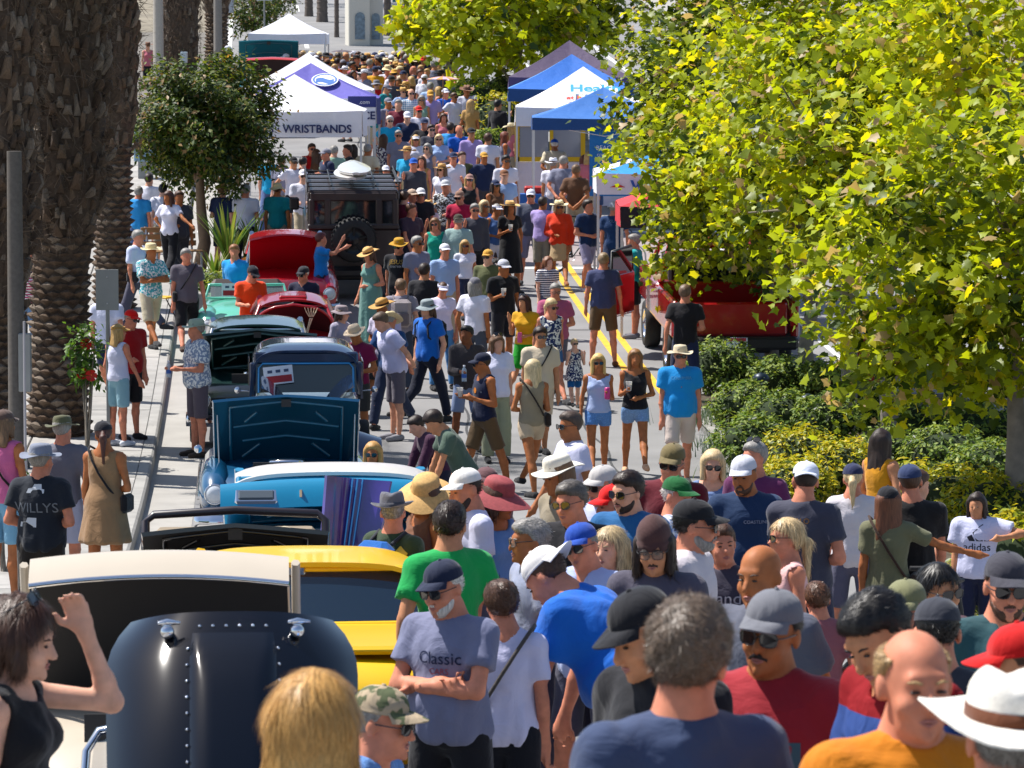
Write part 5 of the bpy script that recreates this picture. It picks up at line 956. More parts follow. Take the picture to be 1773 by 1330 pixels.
# 2 cream saloon with raised hood
cream = mat('cream_paint', '#c4b8a6', .4, coat=.4, var=.04, vscale=3); R = car_root('cream_saloon', 'cream saloon with chrome-edged hood raised behind the navy roadster', -.42, 17.9, L=4.2)
superloft([(0.0, .62, .38, .72, 3.5), (.12, .76, .3, .86, 3.5), (1.5, .80, .26, .95, 3.8), (3.4, .80, .28, .95, 3.6), (4.15, .66, .38, .8, 3.2)]).build('body', cream, R)
hood(R, 1.30, 1.12, 47, 1.6, .90, cream, mat('dark_underside', (.016, .015, .016), .8), crown=.055, lip=.19, taper=1.0, strip_=True, W2=1.24, ribs=False)  # near-black underside below the cream lid
for sd in (-1, 1):
    MB().tube([(sd * .67, 1.6, .88), (sd * .655, .86, 1.68)], .022, 6).build('hood_side_rail', cream, R)
glasshouse(R, 1.62, .98, 2.1, 1.36, 3.3, 1.36, .68, .58, cream, cream, y2=3.8)
engine(R, .85, .86); bumper(R, .78, -.08, .48); grille(R, -.42, .42, -.01, .5, .72)
for x in (-.56, .56): headlight(R, x, .0, .72)
for x in (-.7, .7):
    for y in (.8, 3.3): wheel(R, x, y, .31, .17)

# 3 yellow car
yel = mat('yellow_paint', '#e6b800', .42, coat=.35, var=.03, vscale=3); R = car_root('yellow_car', 'bright yellow hardtop with dark tinted windscreen', .36, 22.0, L=4.2)
superloft([(0.0, .70, .40, .78, 4), (.1, .80, .32, .92, 4), (1.45, .83, .28, 1.0, 4), (3.3, .83, .28, 1.0, 4), (4.15, .74, .35, .92, 4)]).build('body', yel, R)
glasshouse(R, 1.72, 1.0, 2.02, 1.32, 3.5, 1.34, .73, .66, yel, yel, crown=.022, gl=mat('blue_tint_glass', (.008, .02, .04), .03, spec=.9), y2=3.9, over=.10)
for sd in (-1, 1):
    mir = MB().lathe([(.05, -.03), (.062, 0), (.05, .03), (.02, .045), (0, .048)], 16, (sd * .87, 1.62, 1.16), axis='y').build('mirror', blackp, R); MB().tube([(sd * .80, 1.66, 1.0), (sd * .85, 1.63, 1.12)], .010, 6).build('mirror_arm', chrome, mir)
MB().box((0, .9, .985), (1.3, 1.5, .05), None, 0, bev=.02).build('hood', yel, R)
MB().box((-.1, 1.95, 1.31), (.2, .02, .06), None, 0, bev=.01).build('interior_mirror', chrome, R)
grille(R, -.55, .55, -.01, .55, .78); bumper(R, .8, -.09, .46)
for x in (-.62, .62): headlight(R, x, -.01, .72)
for x in (-.74, .74):
    for y in (.8, 3.3): wheel(R, x, y, .33, .19)

# 4 black open jeep with hood up and flat screen frame
blk = paint('#100d10'); R = car_root('open_roadster', 'black open-topped car with its peaked black hood raised and thin screen frame', -.08, 26.9, L=3.9)
superloft([(0.0, .62, .42, .76, 4), (.1, .74, .34, .88, 4), (1.4, .78, .28, .94, 4), (3.2, .78, .28, .94, 4), (3.85, .66, .36, .84, 4)]).build('body', blk, R)
hood(R, 1.32, 1.0, 24, 1.35, .93, blk, darkin, peak=.055, crown=.01, taper=1.0, W2=1.32, ribs=True, inner=blk)
MB().tube([(-.66, 1.55, .92), (-.66, 1.72, 1.32), (-.6, 1.74, 1.37), (0, 1.74, 1.40), (.6, 1.74, 1.37), (.66, 1.72, 1.32), (.66, 1.55, .92)], .032, 8).build('screen_frame', mat('dark_maroon_frame', '#1d0e14', .4, coat=.6), R)
for sd in (-1, 1): MB().box((sd * .4, 2.3, .98), (.5, .5, .5), None, 0, bev=.08).build('seat', mat('cream_leather', '#8a7a62', .6), R)
wheel_ = MB().tube([(.36 + .18 * math.cos(a * .5236), 1.95 + .06 * math.sin(a * .5236), 1.08 + .17 * math.sin(a * .5236)) for a in range(12)], .013, 6, closed=True).build('steering_wheel', mat('ivory', '#cdbfa2', .4), R)
for x in (-.70, .70):
    for y in (.7, 3.1): wheel(R, x, y, .33, .18)
for x in (-.6, .6): headlight(R, x, .0, .74)
engine(R, .8, .84)
o = MB(); o.grid(lambda u, v: ((u - .5) * (.50 - .12 * (1 - v)) + .05 * v, .10 * math.sin(u * 3.1) , .95 * v), 14, 10, 0, True, thick=.03)
for u in (.42, .50, .58): o.tube([((u - .5) * (.50 - .12 * (1 - v / 8)) + .05 * v / 8, .10 * math.sin(u * 3.1) + .02 - .045, .95 * v / 8) for v in range(9)], .008, 5, 1)
p = at(592, 832, 30.4); b = o.build('surfboard', [mat('purple_gloss', '#4a3a92', .12, coat=1, var=.5, vscale=3.0), mat('blue_trim', '#58a8e8', .25, .6)], None, (p.x, p.y, p.z - .93), (math.radians(-8), math.radians(6), .15)); tag(b, 'glossy purple-blue board with pale stripes standing behind the black open-topped car', 'board')

# 5 turquoise truck with white roof
teal = paint('#0b7fa8'); R = car_root('turquoise_truck', 'turquoise pickup with white roof and hood nose raised', .74, 31.2, cat='truck', L=4.8)
superloft([(0.0, .80, .45, .86, 4.5), (.12, .92, .38, .98, 4.5), (1.5, .95, .34, 1.04, 4.5), (4.7, .95, .36, 1.02, 5)]).build('body', teal, R)
lid, fn = hood(R, 1.86, 1.1, 23, 1.5, 1.00, teal, paint('#0a6f94'), crown=.05, lip=.22, taper=1.0, W2=1.90, ribs=True)
for sd in (-1, 1):
    fr_ = MB().box((sd * .66, .375, 1.315), (.36, .05, .15), Euler((math.radians(-39), 0, 0)), 0, bev=.02).build('parking_lamp', chrome, lid); MB().box((sd * .66, .357, 1.333), (.29, .03, .09), Euler((math.radians(-39), 0, 0)), 0, bev=.012).build('lamp_lens', mat('smoked_lens', (.10, .12, .14), .1), fr_)
MB().box((-.3, .37, 1.33), (.02, .04, .09)).build('badge', chrome, lid)
glasshouse(R, 1.75, 1.04, 2.05, 1.36, 3.3, 1.38, .80, .80, mat('white_roof_paint', '#d9d5d2', .4, coat=.4), teal, crown=.035, y2=3.4, over=.14)
for x in (-.66, .66): headlight(R, x, -.02, .74)
grille(R, -.5, .5, -.02, .6, .84, 5); bumper(R, .92, -.12, .46)
for x in (-.82, .82):
    for y in (.85, 3.8): wheel(R, x, y, .36, .21)
engine(R, .8, .9)

# 6 blue saloon, hood wide open
blu = paint('#0a4a70'); R = car_root('blue_saloon', 'metallic blue 1950s saloon with hood wide open showing its ribbed underside', .42, 39.9, L=5.0)
superloft([(0.0, .70, .40, .74, 4), (.12, .84, .32, .88, 4), (1.5, .90, .26, .98, 4), (3.9, .90, .28, .98, 4), (4.9, .72, .4, .86, 3.5)]).build('body', blu, R)
for sd in (-1, 1):
    superloft([(-.10, .08, .62, .78, 2.2), (-.02, .13, .52, .90, 2.2), (.5, .17, .46, .98, 2.4), (1.6, .16, .46, 1.0, 2.4)], 16).build('fender', blu, R).location.x = sd * .74
    MB().tube([(sd * .91, .0, .70), (sd * .925, 1.4, .74), (sd * .925, 3.9, .76)], .016, 6).build('trim_strip', chrome, R)
hood(R, 1.52, 1.05, 50, 1.55, .84, blu, paint('#073c50'), peak=.06, crown=.02, taper=1.0, W2=1.54, ribs=True, inner=paint('#0d5a74'))
prop(R, (-.7, .9, .95), (-.72, 1.0, 1.5)); prop(R, (.7, .9, .95), (.72, 1.0, 1.5))
glasshouse(R, 1.95, 1.0, 2.4, 1.42, 3.7, 1.45, .72, .62, blu, chrome, y2=4.4)
for x in (-.74, .74): headlight(R, x, -.12, .74, .10)
bumper(R, .95, -.26, .46, .15); grille(R, -.58, .58, -.06, .52, .74, 4)
for x in (-.8, .8):
    for y in (.85, 3.9): wheel(R, x, y, .35, .2, white=True)
engine(R, .85, .88)
MB().lathe([(.0, -.015), (.04, -.01), (.045, .0), (.02, .03), (0, .035)], 14, (-.93, 1.75, 1.06), axis='y').build('mirror', chrome, R)

# 7 dark blue hot rod
rod = paint('#0a2448'); R = car_root('hot_rod', 'dark blue 1930s hot rod sedan with tall cab and chrome lamps', .74, 46.3, L=4.3)
superloft([(.1, .36, .55, 1.02, 3.5), (.15, .40, .48, 1.08, 3.5), (1.5, .56, .46, 1.16, 4), (2.0, .66, .44, 1.18, 5), (3.9, .70, .42, 1.2, 4)]).build('body', rod, R)
for sd in (-1, 1):
    MB().grid(lambda u, v: (sd * (.58 + .30 * v), -.1 + 1.5 * u, .78 * math.sin(math.pi * min(1, u * 1.05)) ** .6 * (1 - .12 * v) + .06), 18, 5, 0, True, flip=(sd > 0), thick=.02).build('fender', rod, R)
    headlight(R, sd * .50, .22, .92, .105); MB().tube([(sd * .40, .28, .6), (sd * .5, .28, .86)], .018, 6).build('lamp_bar', chrome, R)
    MB().grid(lambda u, v: (sd * (.25 + .30 * v), .35 + 1.25 * u, 1.10 + .28 * math.sin(v * 1.4) + .05 * u), 8, 6, 0, True, thick=.01).build('hood_side', rod, R)
    MB().lathe([(.0, -.012), (.038, -.01), (.042, .0), (.03, .02), (0, .025)], 14, (sd * .84, 1.9, 1.22), axis='y').build('mirror', chrome, R); MB().tube([(sd * .68, 1.95, 1.2), (sd * .84, 1.92, 1.21)], .009, 5).build('mirror_arm', chrome, R)
grille(R, -.30, .30, .08, .55, 1.0, 10); bumper(R, .8, -.2, .42, .06)
# cab: rounded tall shell
def cab(u, v):
    a = math.pi * u; x = .70 * math.copysign(abs(math.cos(a)) ** .45, math.cos(a)); z = 1.18 + .60 * abs(math.sin(a)) ** .42; return (-x * (1 - .06 * (z - 1.18) / .6), 1.74 + 2.05 * v + .03 * math.sin(math.pi * v), z - .10 * (max(0, v - .7) / .3) ** 2 - .06 * (max(0, .18 - v) / .18) ** 2)
cb = MB().grid(cab, 30, 12, 0, True, thick=.03).build('cab', rod, R)
MB().grid(lambda u, v: ((u - .5) * 1.24, 1.76 - .05 * v * 0 + .06 * v, 1.20 + .36 * v), 6, 4).build('windscreen', glass, R)
hd = MB(); hd.box((0, 1.80, 1.625), (1.28, .06, .14), None, 0, bev=.02); hd.build('header_panel', rod, cb)
MB().tube([(-.58, 1.72, 1.2), (-.58, 1.78, 1.5), (-.53, 1.785, 1.555), (.53, 1.785, 1.555), (.58, 1.78, 1.5), (.58, 1.72, 1.2)], .016, 6).build('windscreen_frame', mat('sky_blue_trim', '#2f8cc8', .25, .3, coat=.6), R)
for sd in (-1, 1):
    MB().box((sd * .655, 1.80, 1.36), (.08, .08, .42), None, 0, bev=.02).build('pillar', rod, R)
    for y0, y1 in ((1.95, 2.65), (2.75, 3.45)): MB().box((sd * .70, (y0 + y1) / 2, 1.42), (.02, y1 - y0, .30), None, 0, bev=.008).build('side_window', glass, R)
place_card(R, (-.34, 1.70, 1.42), (math.radians(-8), math.radians(-6), 0), .36, .22)
for x in (-.72, .72):
    for y in (.5, 3.3): wheel(R, x, y, .36, .2)
MB().box((0, 1.0, 1.02), (.5, .7, .2), None, 0, bev=.05).build('engine_block', chrome, R)

# 8 dark green car
dgr = paint('#0c2a2a'); R = car_root('dark_green_saloon', 'black-green 1950s saloon with hood raised beside the kerb, chrome bumper', .16, 52.4, L=5.0)
superloft([(0.0, .72, .42, .74, 4), (.12, .88, .34, .86, 4), (1.5, .92, .26, .96, 4), (3.9, .92, .28, .96, 4), (4.9, .74, .4, .86, 3.5)]).build('body', dgr, R)
hood(R, 1.60, 1.12, 34, 1.65, .88, paint('#1d4646'), paint('#0a2020'), peak=.09, crown=.0, taper=1.0, W2=1.62, inner=paint('#2c5a58'))
glasshouse(R, 1.95, .98, 2.4, 1.40, 3.7, 1.43, .74, .62, dgr, chrome, y2=4.4)
for x in (-.76, .76): headlight(R, x, -.06, .70, .12)
bumper(R, .96, -.22, .44, .16); grille(R, -.62, .62, -.04, .48, .72, 3)
for x in (-.82, .82):
    for y in (.85, 3.9): wheel(R, x, y, .35, .2)
engine(R, .85, .86)

# 9 red beetle-shaped car with lid up, skeleton arm waving out
red = paint('#a50012'); R = car_root('red_beetle_car', 'small rounded red car with round front lid open and a skeleton arm sticking out', .72, 57.6, L=4.0)
superloft([(0.0, .42, .38, .62, 2.4), (.15, .60, .3, .76, 2.4), (.9, .70, .26, .92, 2.6), (1.5, .74, .26, 1.0, 2.8), (3.0, .74, .28, .98, 2.6), (3.9, .5, .36, .7, 2.4)]).build('body', red, R)
for sd in (-1, 1):
    superloft([(-.05, .06, .4, .6, 2), (.05, .17, .28, .74, 2), (.5, .21, .2, .84, 2), (1.1, .12, .2, .6, 2)], 16).build('fender', red, R).location.x = sd * .60; headlight(R, sd * .60, -.04, .64, .10)
lidf = lambda u, v: ((2 * u - 1) * .58 * (1 if v < .35 else math.sqrt(max(0.0, 1 - ((v - .35) / .65) ** 2))), 1.30 - .30 * v, .84 + .52 * v + .05 * math.sin(math.pi * u))
ld = MB().grid(lidf, 20, 14, 0, True, thick=.0).build('front_lid', mat('maroon_lining', '#3c0008', .5), R)
MB().tube([lidf(0, j / 14) for j in range(15)] + [lidf(1, j / 14) for j in range(13, -1, -1)], .022, 6).build('lid_rim', red, ld)
glasshouse(R, 1.42, .98, 1.72, 1.26, 2.7, 1.30, .62, .50, red, red, crown=.08, y2=3.4, over=.06); MB().box((0, 1.95, 1.38), (.42, .34, .06), None, 0, bev=.02).build('roof_scoop', red, R)
for x in (-.64, .64):
    for y in (.5, 3.0): wheel(R, x, y, .32, .16)
bumper(R, .76, -.15, .42, .08)
bone = mat('bone', '#d8cdb0', .6); a0 = Vector((.18, 1.02, .88)); a1 = Vector((.26, .98, 1.16)); sk = MB()
for dx in (-.014, .014): sk.tube([a0 + Vector((dx, 0, 0)), a0.lerp(a1, .5) + Vector((dx * .6, 0, 0)), a1 + Vector((dx, 0, 0))], [.013, .008, .012], 6)
for i in range(5): b0 = a1 + Vector(((i - 2) * .014, 0, .02)); b1 = b0 + Vector(((i - 2) * .022, -.01, .075)); sk.tube([b0, b1], .008, 5); sk.tube([b1, b1 + Vector(((i - 2) * .012, -.015, .06))], [.008, .005], 5)
w0 = R.matrix_basis @ Vector((0, 0, 0)); so = sk.build('skeleton_arm', bone, None); so.matrix_basis = R.matrix_basis.copy(); tag(so, 'bone-white toy skeleton arm rising from the round red lid', 'toy')

# mint roadster
mint = paint('#5fb8a0'); R = car_root('mint_roadster', 'mint green open-topped roadster with upright windscreen beside the flower bed', .02, 62.1, L=3.8)
superloft([(0.0, .5, .4, .64, 3), (.12, .64, .3, .78, 3), (.9, .72, .26, .86, 3), (1.5, .74, .26, .90, 3.2), (3.2, .72, .28, .86, 3), (3.75, .5, .4, .7, 3)]).build('body', mint, R)
for sd in (-1, 1): superloft([(-.02, .08, .4, .62, 2.2), (.05, .15, .3, .76, 2.2), (.6, .2, .26, .86, 2.4), (1.5, .14, .3, .8, 2.4)], 16).build('fender', mint, R).location.x = sd * .62; headlight(R, sd * .62, -.04, .64, .09)
glasshouse(R, 1.45, .90, 1.62, 1.10, 2, 1.1, .66, .60, mint, mint, roof=False, back=False, gl=mat('clear_glass', (.35, .42, .45), .05, alpha=.35))
place_card(R, (-.2, 1.36, 1.04), (math.radians(-10), 0, 0), .40, .22); bumper(R, .72, -.14, .42, .09); grille(R, -.3, .3, -.03, .44, .6, 4)
for sd in (-1, 1): MB().box((sd * .33, 2.15, .92), (.5, .18, .42), None, 0, bev=.06).build('seat', mat('dark_seat', '#3a2a28', .6), R)
for x in (-.66, .66):
    for y in (.6, 3.0): wheel(R, x, y, .31, .16)

# 10 red car with tall red hood
R = car_root('red_saloon', 'bright red car with its red hood standing open beside the flower bed', .72, 66.2, L=4.6)
red2 = paint('#b80014'); superloft([(0.0, .66, .4, .72, 4), (.12, .80, .32, .86, 4), (1.5, .86, .26, .94, 4), (3.6, .86, .28, .94, 4), (4.5, .7, .4, .84, 3.5)]).build('body', red2, R)
hood(R, 1.30, 1.0, 46, 1.45, .86, red2, red2, crown=.06, taper=1.0, W2=1.30, ribs=False, round_=.12)
for sd in (-1, 1): headlight(R, sd * .70, -.03, .66, .10); superloft([(-.04, .1, .46, .8, 2.4), (.4, .15, .4, .92, 2.4), (1.4, .13, .4, .92, 2.4)], 16).build('fender', red2, R).location.x = sd * .72
glasshouse(R, 1.6, .95, 2.0, 1.36, 3.2, 1.38, .70, .6, red2, chrome, y2=3.9); bumper(R, .88, -.16, .44, .12)
for x in (-.76, .76):
    for y in (.8, 3.6): wheel(R, x, y, .33, .19)

# off-roader seen from behind, boards on the roof rack
dfm = mat('matt_dark_paint', '#2c2022', .45, coat=.25, var=.06, vscale=4); R = car_root('off_roader', 'dark brown boxy off-roader with spare wheel, seen from behind', 1.95, 70.6, 'off-roader', None, L=4.4)
def rbox(n, c, sz, m=dfm, bev=.04, par=R, rot=None): return MB().box(c, sz, rot, 0, bev=bev).build(n, m, par)
rbox('body', (0, 2.2, .95), (1.70, 4.3, .72)); rbox('bumper', (0, -.04, .52), (1.62, .16, .16), blackp); rbox('chassis', (0, 2.0, .5), (1.1, 4.0, .25), blackp)
# upper rear wall pieces around the windows
for c, sz in (((0, .08, 1.88), (1.56, .1, .16)), ((0, .06, 1.34), (1.64, .1, .10)), ((-.75, .07, 1.6), (.10, .1, .48)), ((.75, .07, 1.6), (.10, .1, .48)), ((-.46, .07, 1.6), (.12, .1, .48)), ((.46, .07, 1.6), (.12, .1, .48))): rbox('rear_panel', c, sz, bev=.02)
for x, w in ((-.605, .2), (0, .80), (.605, .2)): MB().box((x, .10, 1.6), (w, .02, .46)).build('rear_window', mat('dark_window', (.015, .017, .02), .04, spec=.9), R)
rbox('roof', (0, 1.7, 1.97), (1.60, 3.3, .06)); 
for sd in (-1, 1):
    rbox('side_wall', (sd * .79, 1.7, 1.62), (.05, 3.2, .66), bev=.01); rbox('side_window', (sd * .82, .8, 1.62), (.012, 1.0, .42), mat('dark_window', (.015, .017, .02), .04, spec=.9), .005)
    l = MB().lathe([(.045, .0), (.05, -.03), (.04, -.045), (0, -.05)], 14, (sd * .76, 0, .98), axis='y').build('tail_light', mat('tail_lens', '#7a0a0c', .2), R)
    mm = rbox('mirror', (sd * 1.02, 3.2, 1.45), (.18, .08, .24), blackp, .03); MB().tube([(sd * .84, 3.2, 1.35), (sd * .98, 3.2, 1.4)], .012, 5).build('mirror_arm', blackp, mm)
    for y in (.75, 3.4): wheel(R, sd * .72, y, .40, .25, blackp)
    rbox('mud_flap', (sd * .68, .28, .42), (.28, .02, .34), rubber, .004)
sp_ = MB().lathe([(.24, -.1), (.36, -.11), (.395, -.07), (.40, 0), (.40, .04), (.37, .09), (.24, .1)], 32, (.0, -.17, 1.12), axis='y').build('spare_wheel', rubber, R)
MB().lathe([(.25, -.06), (.22, -.03), (.10, -.035), (.08, -.075), (0, -.08)], 24, (.0, -.17, 1.12), axis='y').build('rim', mat('black_rim', (.02, .02, .022), .3, .5), sp_)
for i in range(28): a = 2 * math.pi * i / 28; MB().box((.402 * math.cos(a), -.17, 1.12 + .402 * math.sin(a)), (.05, .19, .022), Euler((0, -a + math.pi / 2, 0)), 0).build('tread_block', rubber, sp_)
for i in range(5): a = 2 * math.pi * i / 5 + .3; MB().box((.14 * math.cos(a), -.225, 1.12 + .14 * math.sin(a)), (.05, .03, .2), Euler((0, -a + math.pi / 2, 0)), 0, bev=.008).build('rim_spoke', mat('black_rim', (.02, .02, .022), .3, .5), sp_)
rk = MB()
for y in (.1, .9, 1.7, 2.5, 3.2): rk.tube([(-.82, y, 2.06), (.82, y, 2.06)], .014, 6)
for x in (-.82, -.4, 0, .4, .82): rk.tube([(x, .05, 2.08), (x, 3.25, 2.08)], .014, 6)
for x in (-.82, .82): rk.tube([(x, .05, 2.14), (x, 3.25, 2.14)], .014, 6); rk.tube([(x, .1, 1.95), (x, .1, 2.14)], .014, 6); rk.tube([(x, 3.2, 1.95), (x, 3.2, 2.14)], .014, 6)
rk.tube([(-.82, .05, 2.14), (.82, .05, 2.14)], .014, 6); rk.build('roof_rack', blackp, R)
for j, (x, z, lab) in enumerate(((-.02, 2.13, 'white surfboard lying lowest on the off-roader roof rack'), (.05, 2.22, 'white surfboard stacked on top of the other board on the roof rack'))):
    def sb(u, v): a = math.sin(math.pi * min(.985, max(.015, u)) ) ** .55; q = 2 * v - 1; return (q * .29 * a, 2.4 * u, .05 * (1 - q * q) * a + .14 * (abs(u - .45)) ** 2.2)
    m = MB(); m.grid(sb, 24, 10, 0, True, thick=.045); o = m.build('surfboard', mat('board_white', '#dcd8d4', .25, coat=.6, var=.05, vscale=2), None); o.matrix_basis = R.matrix_basis @ Matrix.Translation((x, .1, z + .015)); tag(o, lab, 'surfboard', 'boards on the roof rack')

# red pickup on the far lane, seen from behind with its door open
R = car_root('red_pickup', 'bright red pickup truck seen from behind with its door open beside the planter', 7.5, 60.0, 'truck', None, L=5.2); red3 = paint('#a30a15')
def rb2(n, c, sz, m=red3, bev=.04, par=R, rot=None): return MB().box(c, sz, rot, 0, bev=bev).build(n, m, par)
rb2('tailgate', (0, .05, .98), (1.60, .08, .52)); 
for sd in (-1, 1):
    rb2('bed_side', (sd * .92, 1.3, .96), (.12, 2.5, .58)); rb2('tail_light', (sd * .90, .0, 1.02), (.12, .06, .34), mat('tail_lens', '#a30a12', .2), .02)
    for y in (1.1, 4.4): wheel(R, sd * .84, y, .39, .26)
rb2('bed_floor', (0, 1.3, .72), (1.75, 2.5, .08), blackp); rb2('bumper', (0, -.08, .62), (1.9, .2, .2), blackp); rb2('chassis', (0, 2.5, .55), (1.2, 4.6, .25), blackp)
pl = rb2('licence_plate', (0, -.195, .64), (.32, .015, .16), mat('plate', '#c9d6e8'), .004); MB().box((0, -.205, .69), (.27, .004, .05)).build('plate_print', mat('plate_red', '#b03040'), pl)
rb2('body', (0, 3.2, .98), (1.95, 1.6, .62)); rb2('hood', (0, 4.7, 1.0), (1.9, 1.5, .5)); rb2('roof', (0, 3.2, 1.84), (1.52, 1.3, .08)); rb2('cab_interior', (0, 3.2, 1.45), (1.5, 1.2, .4), darkin); rb2('rear_window', (0, 2.48, 1.55), (1.35, .04, .42), glass, .01, rot=Euler((math.radians(12), 0, 0)))
for sd in (-1, 1): MB().tube([(sd * .9, 2.42, 1.28), (sd * .74, 2.62, 1.84)], .05, 6).build('pillar', red3, R); MB().tube([(sd * .92, 4.1, 1.28), (sd * .74, 3.75, 1.84)], .04, 6).build('pillar', red3, R)
dr = rb2('door', (-1.42, 3.55, .98), (.95, .10, .72), red3, .05, rot=Euler((0, 0, math.radians(62)))); MB().box((-1.42, 3.50, 1.5), (.8, .03, .4), Euler((0, 0, math.radians(62))), 0).build('door_window', glass, dr)
MB().tube([(-1.62, 3.18, 1.3), (-1.60, 3.25, 1.68), (-1.25, 3.85, 1.72), (-1.2, 4.0, 1.3)], .03, 6).build('window_frame', blackp, dr); mr = rb2('mirror', (-1.62, 3.95, 1.32), (.24, .10, .18), blackp, .04)
# two far cars with open hoods
R = car_root('teal_pickup', 'teal pickup with open hood far up the street beside a white canopy', .70, 111.0, 'truck', L=5); tl = paint('#1d6f7c')
superloft([(0.0, .84, .45, .95, 5), (1.5, .92, .4, 1.1, 5), (4.9, .92, .4, 1.05, 5)]).build('body', tl, R); hood(R, 1.7, 1.2, 62, 1.5, 1.1, tl, paint('#155260'), peak=.03, taper=1.0, ribs=True); glasshouse(R, 1.8, 1.1, 2.1, 1.6, 3.2, 1.62, .82, .76, mat('white_roof', '#d5d5d8', .4), tl)
for sd in (-1, 1): headlight(R, sd * .7, -.02, .8, .1); wheel(R, sd * .82, .9, .36, .2); rd = MB().box((sd * 1.15, 2.2, .95), (.8, .08, .75), Euler((0, 0, -sd * 1.0)), 0, bev=.03).build('door', tl, R)
R = car_root('orange_saloon', 'orange-red car with black hood lining far up the street', .75, 105.0, L=4.6); og = paint('#c22a10')
superloft([(0.0, .7, .42, .78, 4), (.2, .86, .34, .94, 4), (4.4, .84, .34, .9, 4)]).build('body', og, R); hood(R, 1.4, 1.2, 66, 1.5, .94, og, darkin, peak=.05, lip=.2, taper=1.0, ribs=False); glasshouse(R, 1.7, .95, 2.1, 1.36, 3.2, 1.38, .7, .6, og, og)
for sd in (-1, 1): headlight(R, sd * .66, -.02, .7, .1); wheel(R, sd * .76, .8, .33, .19)
# ------------------------------------------------------------------ foliage helpers
def leaf_mat(name, col, tr=.45, rough=.45):
    m = bpy.data.materials.new(name); m.use_nodes = True; nt = m.node_tree; b = nt.nodes['Principled BSDF']; out = nt.nodes['Material Output']
    b.inputs['Base Color'].default_value = (*col, 1); b.inputs['Roughness'].default_value = rough; b.inputs['Specular IOR Level'].default_value = .4
    t = nt.nodes.new('ShaderNodeBsdfTranslucent'); t.inputs[0].default_value = (min(1, col[0] * 1.5), min(1, col[1] * 1.4), col[2] * .8, 1); mx = nt.nodes.new('ShaderNodeMixShader'); mx.inputs[0].default_value = tr
    nt.links.new(b.outputs[0], mx.inputs[1]); nt.links.new(t.outputs[0], mx.inputs[2]); nt.links.new(mx.outputs[0], out.inputs[0]); return m
def _fan(outline, fold=.12):
    P = np.array([(0, .45, 0)] + [(x, y, -fold * abs(x) ** 1.2 + .08 * y * y) for x, y in outline]); n = len(outline); return P, np.array([(0, i + 1, (i + 1) % n + 1) for i in range(n)])
LOBED0 = _fan([(0, 0), (.16, .10), (.42, .02), (.34, .25), (.62, .42), (.36, .52), (.30, .72), (.14, .66), (0, 1.05), (-.14, .66), (-.30, .72), (-.36, .52), (-.62, .42), (-.34, .25), (-.42, .02), (-.16, .10)])
LOBED8 = _fan([(0, 0), (.44, .04), (.34, .26), (.60, .44), (.26, .64), (.02, 1.02), (-.28, .66), (-.60, .46), (-.36, .26), (-.44, .05)], .25)
LOBED = _fan([(0, 0), (.22, .04), (.46, .06), (.40, .26), (.58, .46), (.36, .50), (.33, .74), (.16, .70), (.02, 1.02), (-.13, .72), (-.36, .78), (-.37, .52), (-.62, .44), (-.42, .27), (-.46, .06), (-.2, .05)], .22)
OVAL = (np.array([(0, 0, 0), (.25, .45, .06), (0, 1, -.05), (-.25, .45, .06)]), np.array([(0, 1, 2), (0, 2, 3)]))
def leaf_frames(n, up=.6, out=None, rs=rng):
    nrm = rs.normal(size=(n, 3)); nrm[:, 2] = np.abs(nrm[:, 2]) + up
    if out is not None: nrm += out * .8
    nrm /= np.linalg.norm(nrm, axis=1)[:, None]; d = rs.normal(size=(n, 3)); d[:, 2] -= .6; d -= nrm * (d * nrm).sum(1)[:, None]; d /= np.linalg.norm(d, axis=1)[:, None]; s = np.cross(d, nrm); return s, d, nrm
def leaf_mesh(name, pts, size, shape, mats, parent, up=.6, out=None, mix=None, kind='stuff', rs=rng):
    n = len(pts); s, d, nr = leaf_frames(n, up, out, rs); sz = size * rs.uniform(.55, 1.4, n); P, Fc = shape
    V = pts[:, None, :] + sz[:, None, None] * (P[None, :, 0, None] * s[:, None] + P[None, :, 1, None] * d[:, None] + P[None, :, 2, None] * nr[:, None])
    F = (Fc[None] + (np.arange(n) * len(P))[:, None, None]).reshape(-1, 3); me = mesh_np(name, V.reshape(-1, 3), F)
    for m in mats: me.materials.append(m)
    mi = mix if isinstance(mix, np.ndarray) and len(mix) == n else rs.choice(len(mats), n, p=mix)
    me.polygons.foreach_set('material_index', np.repeat(mi, len(Fc)).astype(np.int32)); o = link(name, me, parent)
    if kind: o['kind'] = kind
    return o
def clusters(c, r, n, per, spread, rs=rng, low=-.85, shell=.45, lump=.16):
    v = rs.normal(size=(n * 3, 3)); v /= np.linalg.norm(v, axis=1)[:, None]; v = v[v[:, 2] > low][:n]; rad = rs.uniform(shell ** 3, 1, len(v)) ** (1 / 3); cc = np.array(c) + v * rad[:, None] * np.array(r) * (1 + lump * np.sin(v[:, :1] * 5 + v[:, 1:2] * 4 + v[:, 2:] * 6))
    p = np.repeat(cc, per, 0) + rs.normal(size=(len(cc) * per, 3)) * spread; o = p - np.array(c); o /= np.linalg.norm(o, axis=1)[:, None]; return p, o, cc
bark = mat('plane_bark', (.22, .19, .155), .9, var=.3, vscale=7, bump=.05, bscale=14)
YL = [leaf_mat('leaf_yellow', (.53, .50, .010), .55), leaf_mat('leaf_lime', (.36, .43, .010), .5), leaf_mat('leaf_green', (.17, .22, .012), .45), leaf_mat('leaf_dry', (.42, .30, .15)), leaf_mat('leaf_deep', (.04, .075, .010), .35)]  # yellow and deep tones also put sunlit highlights and dark gaps into leaf colour
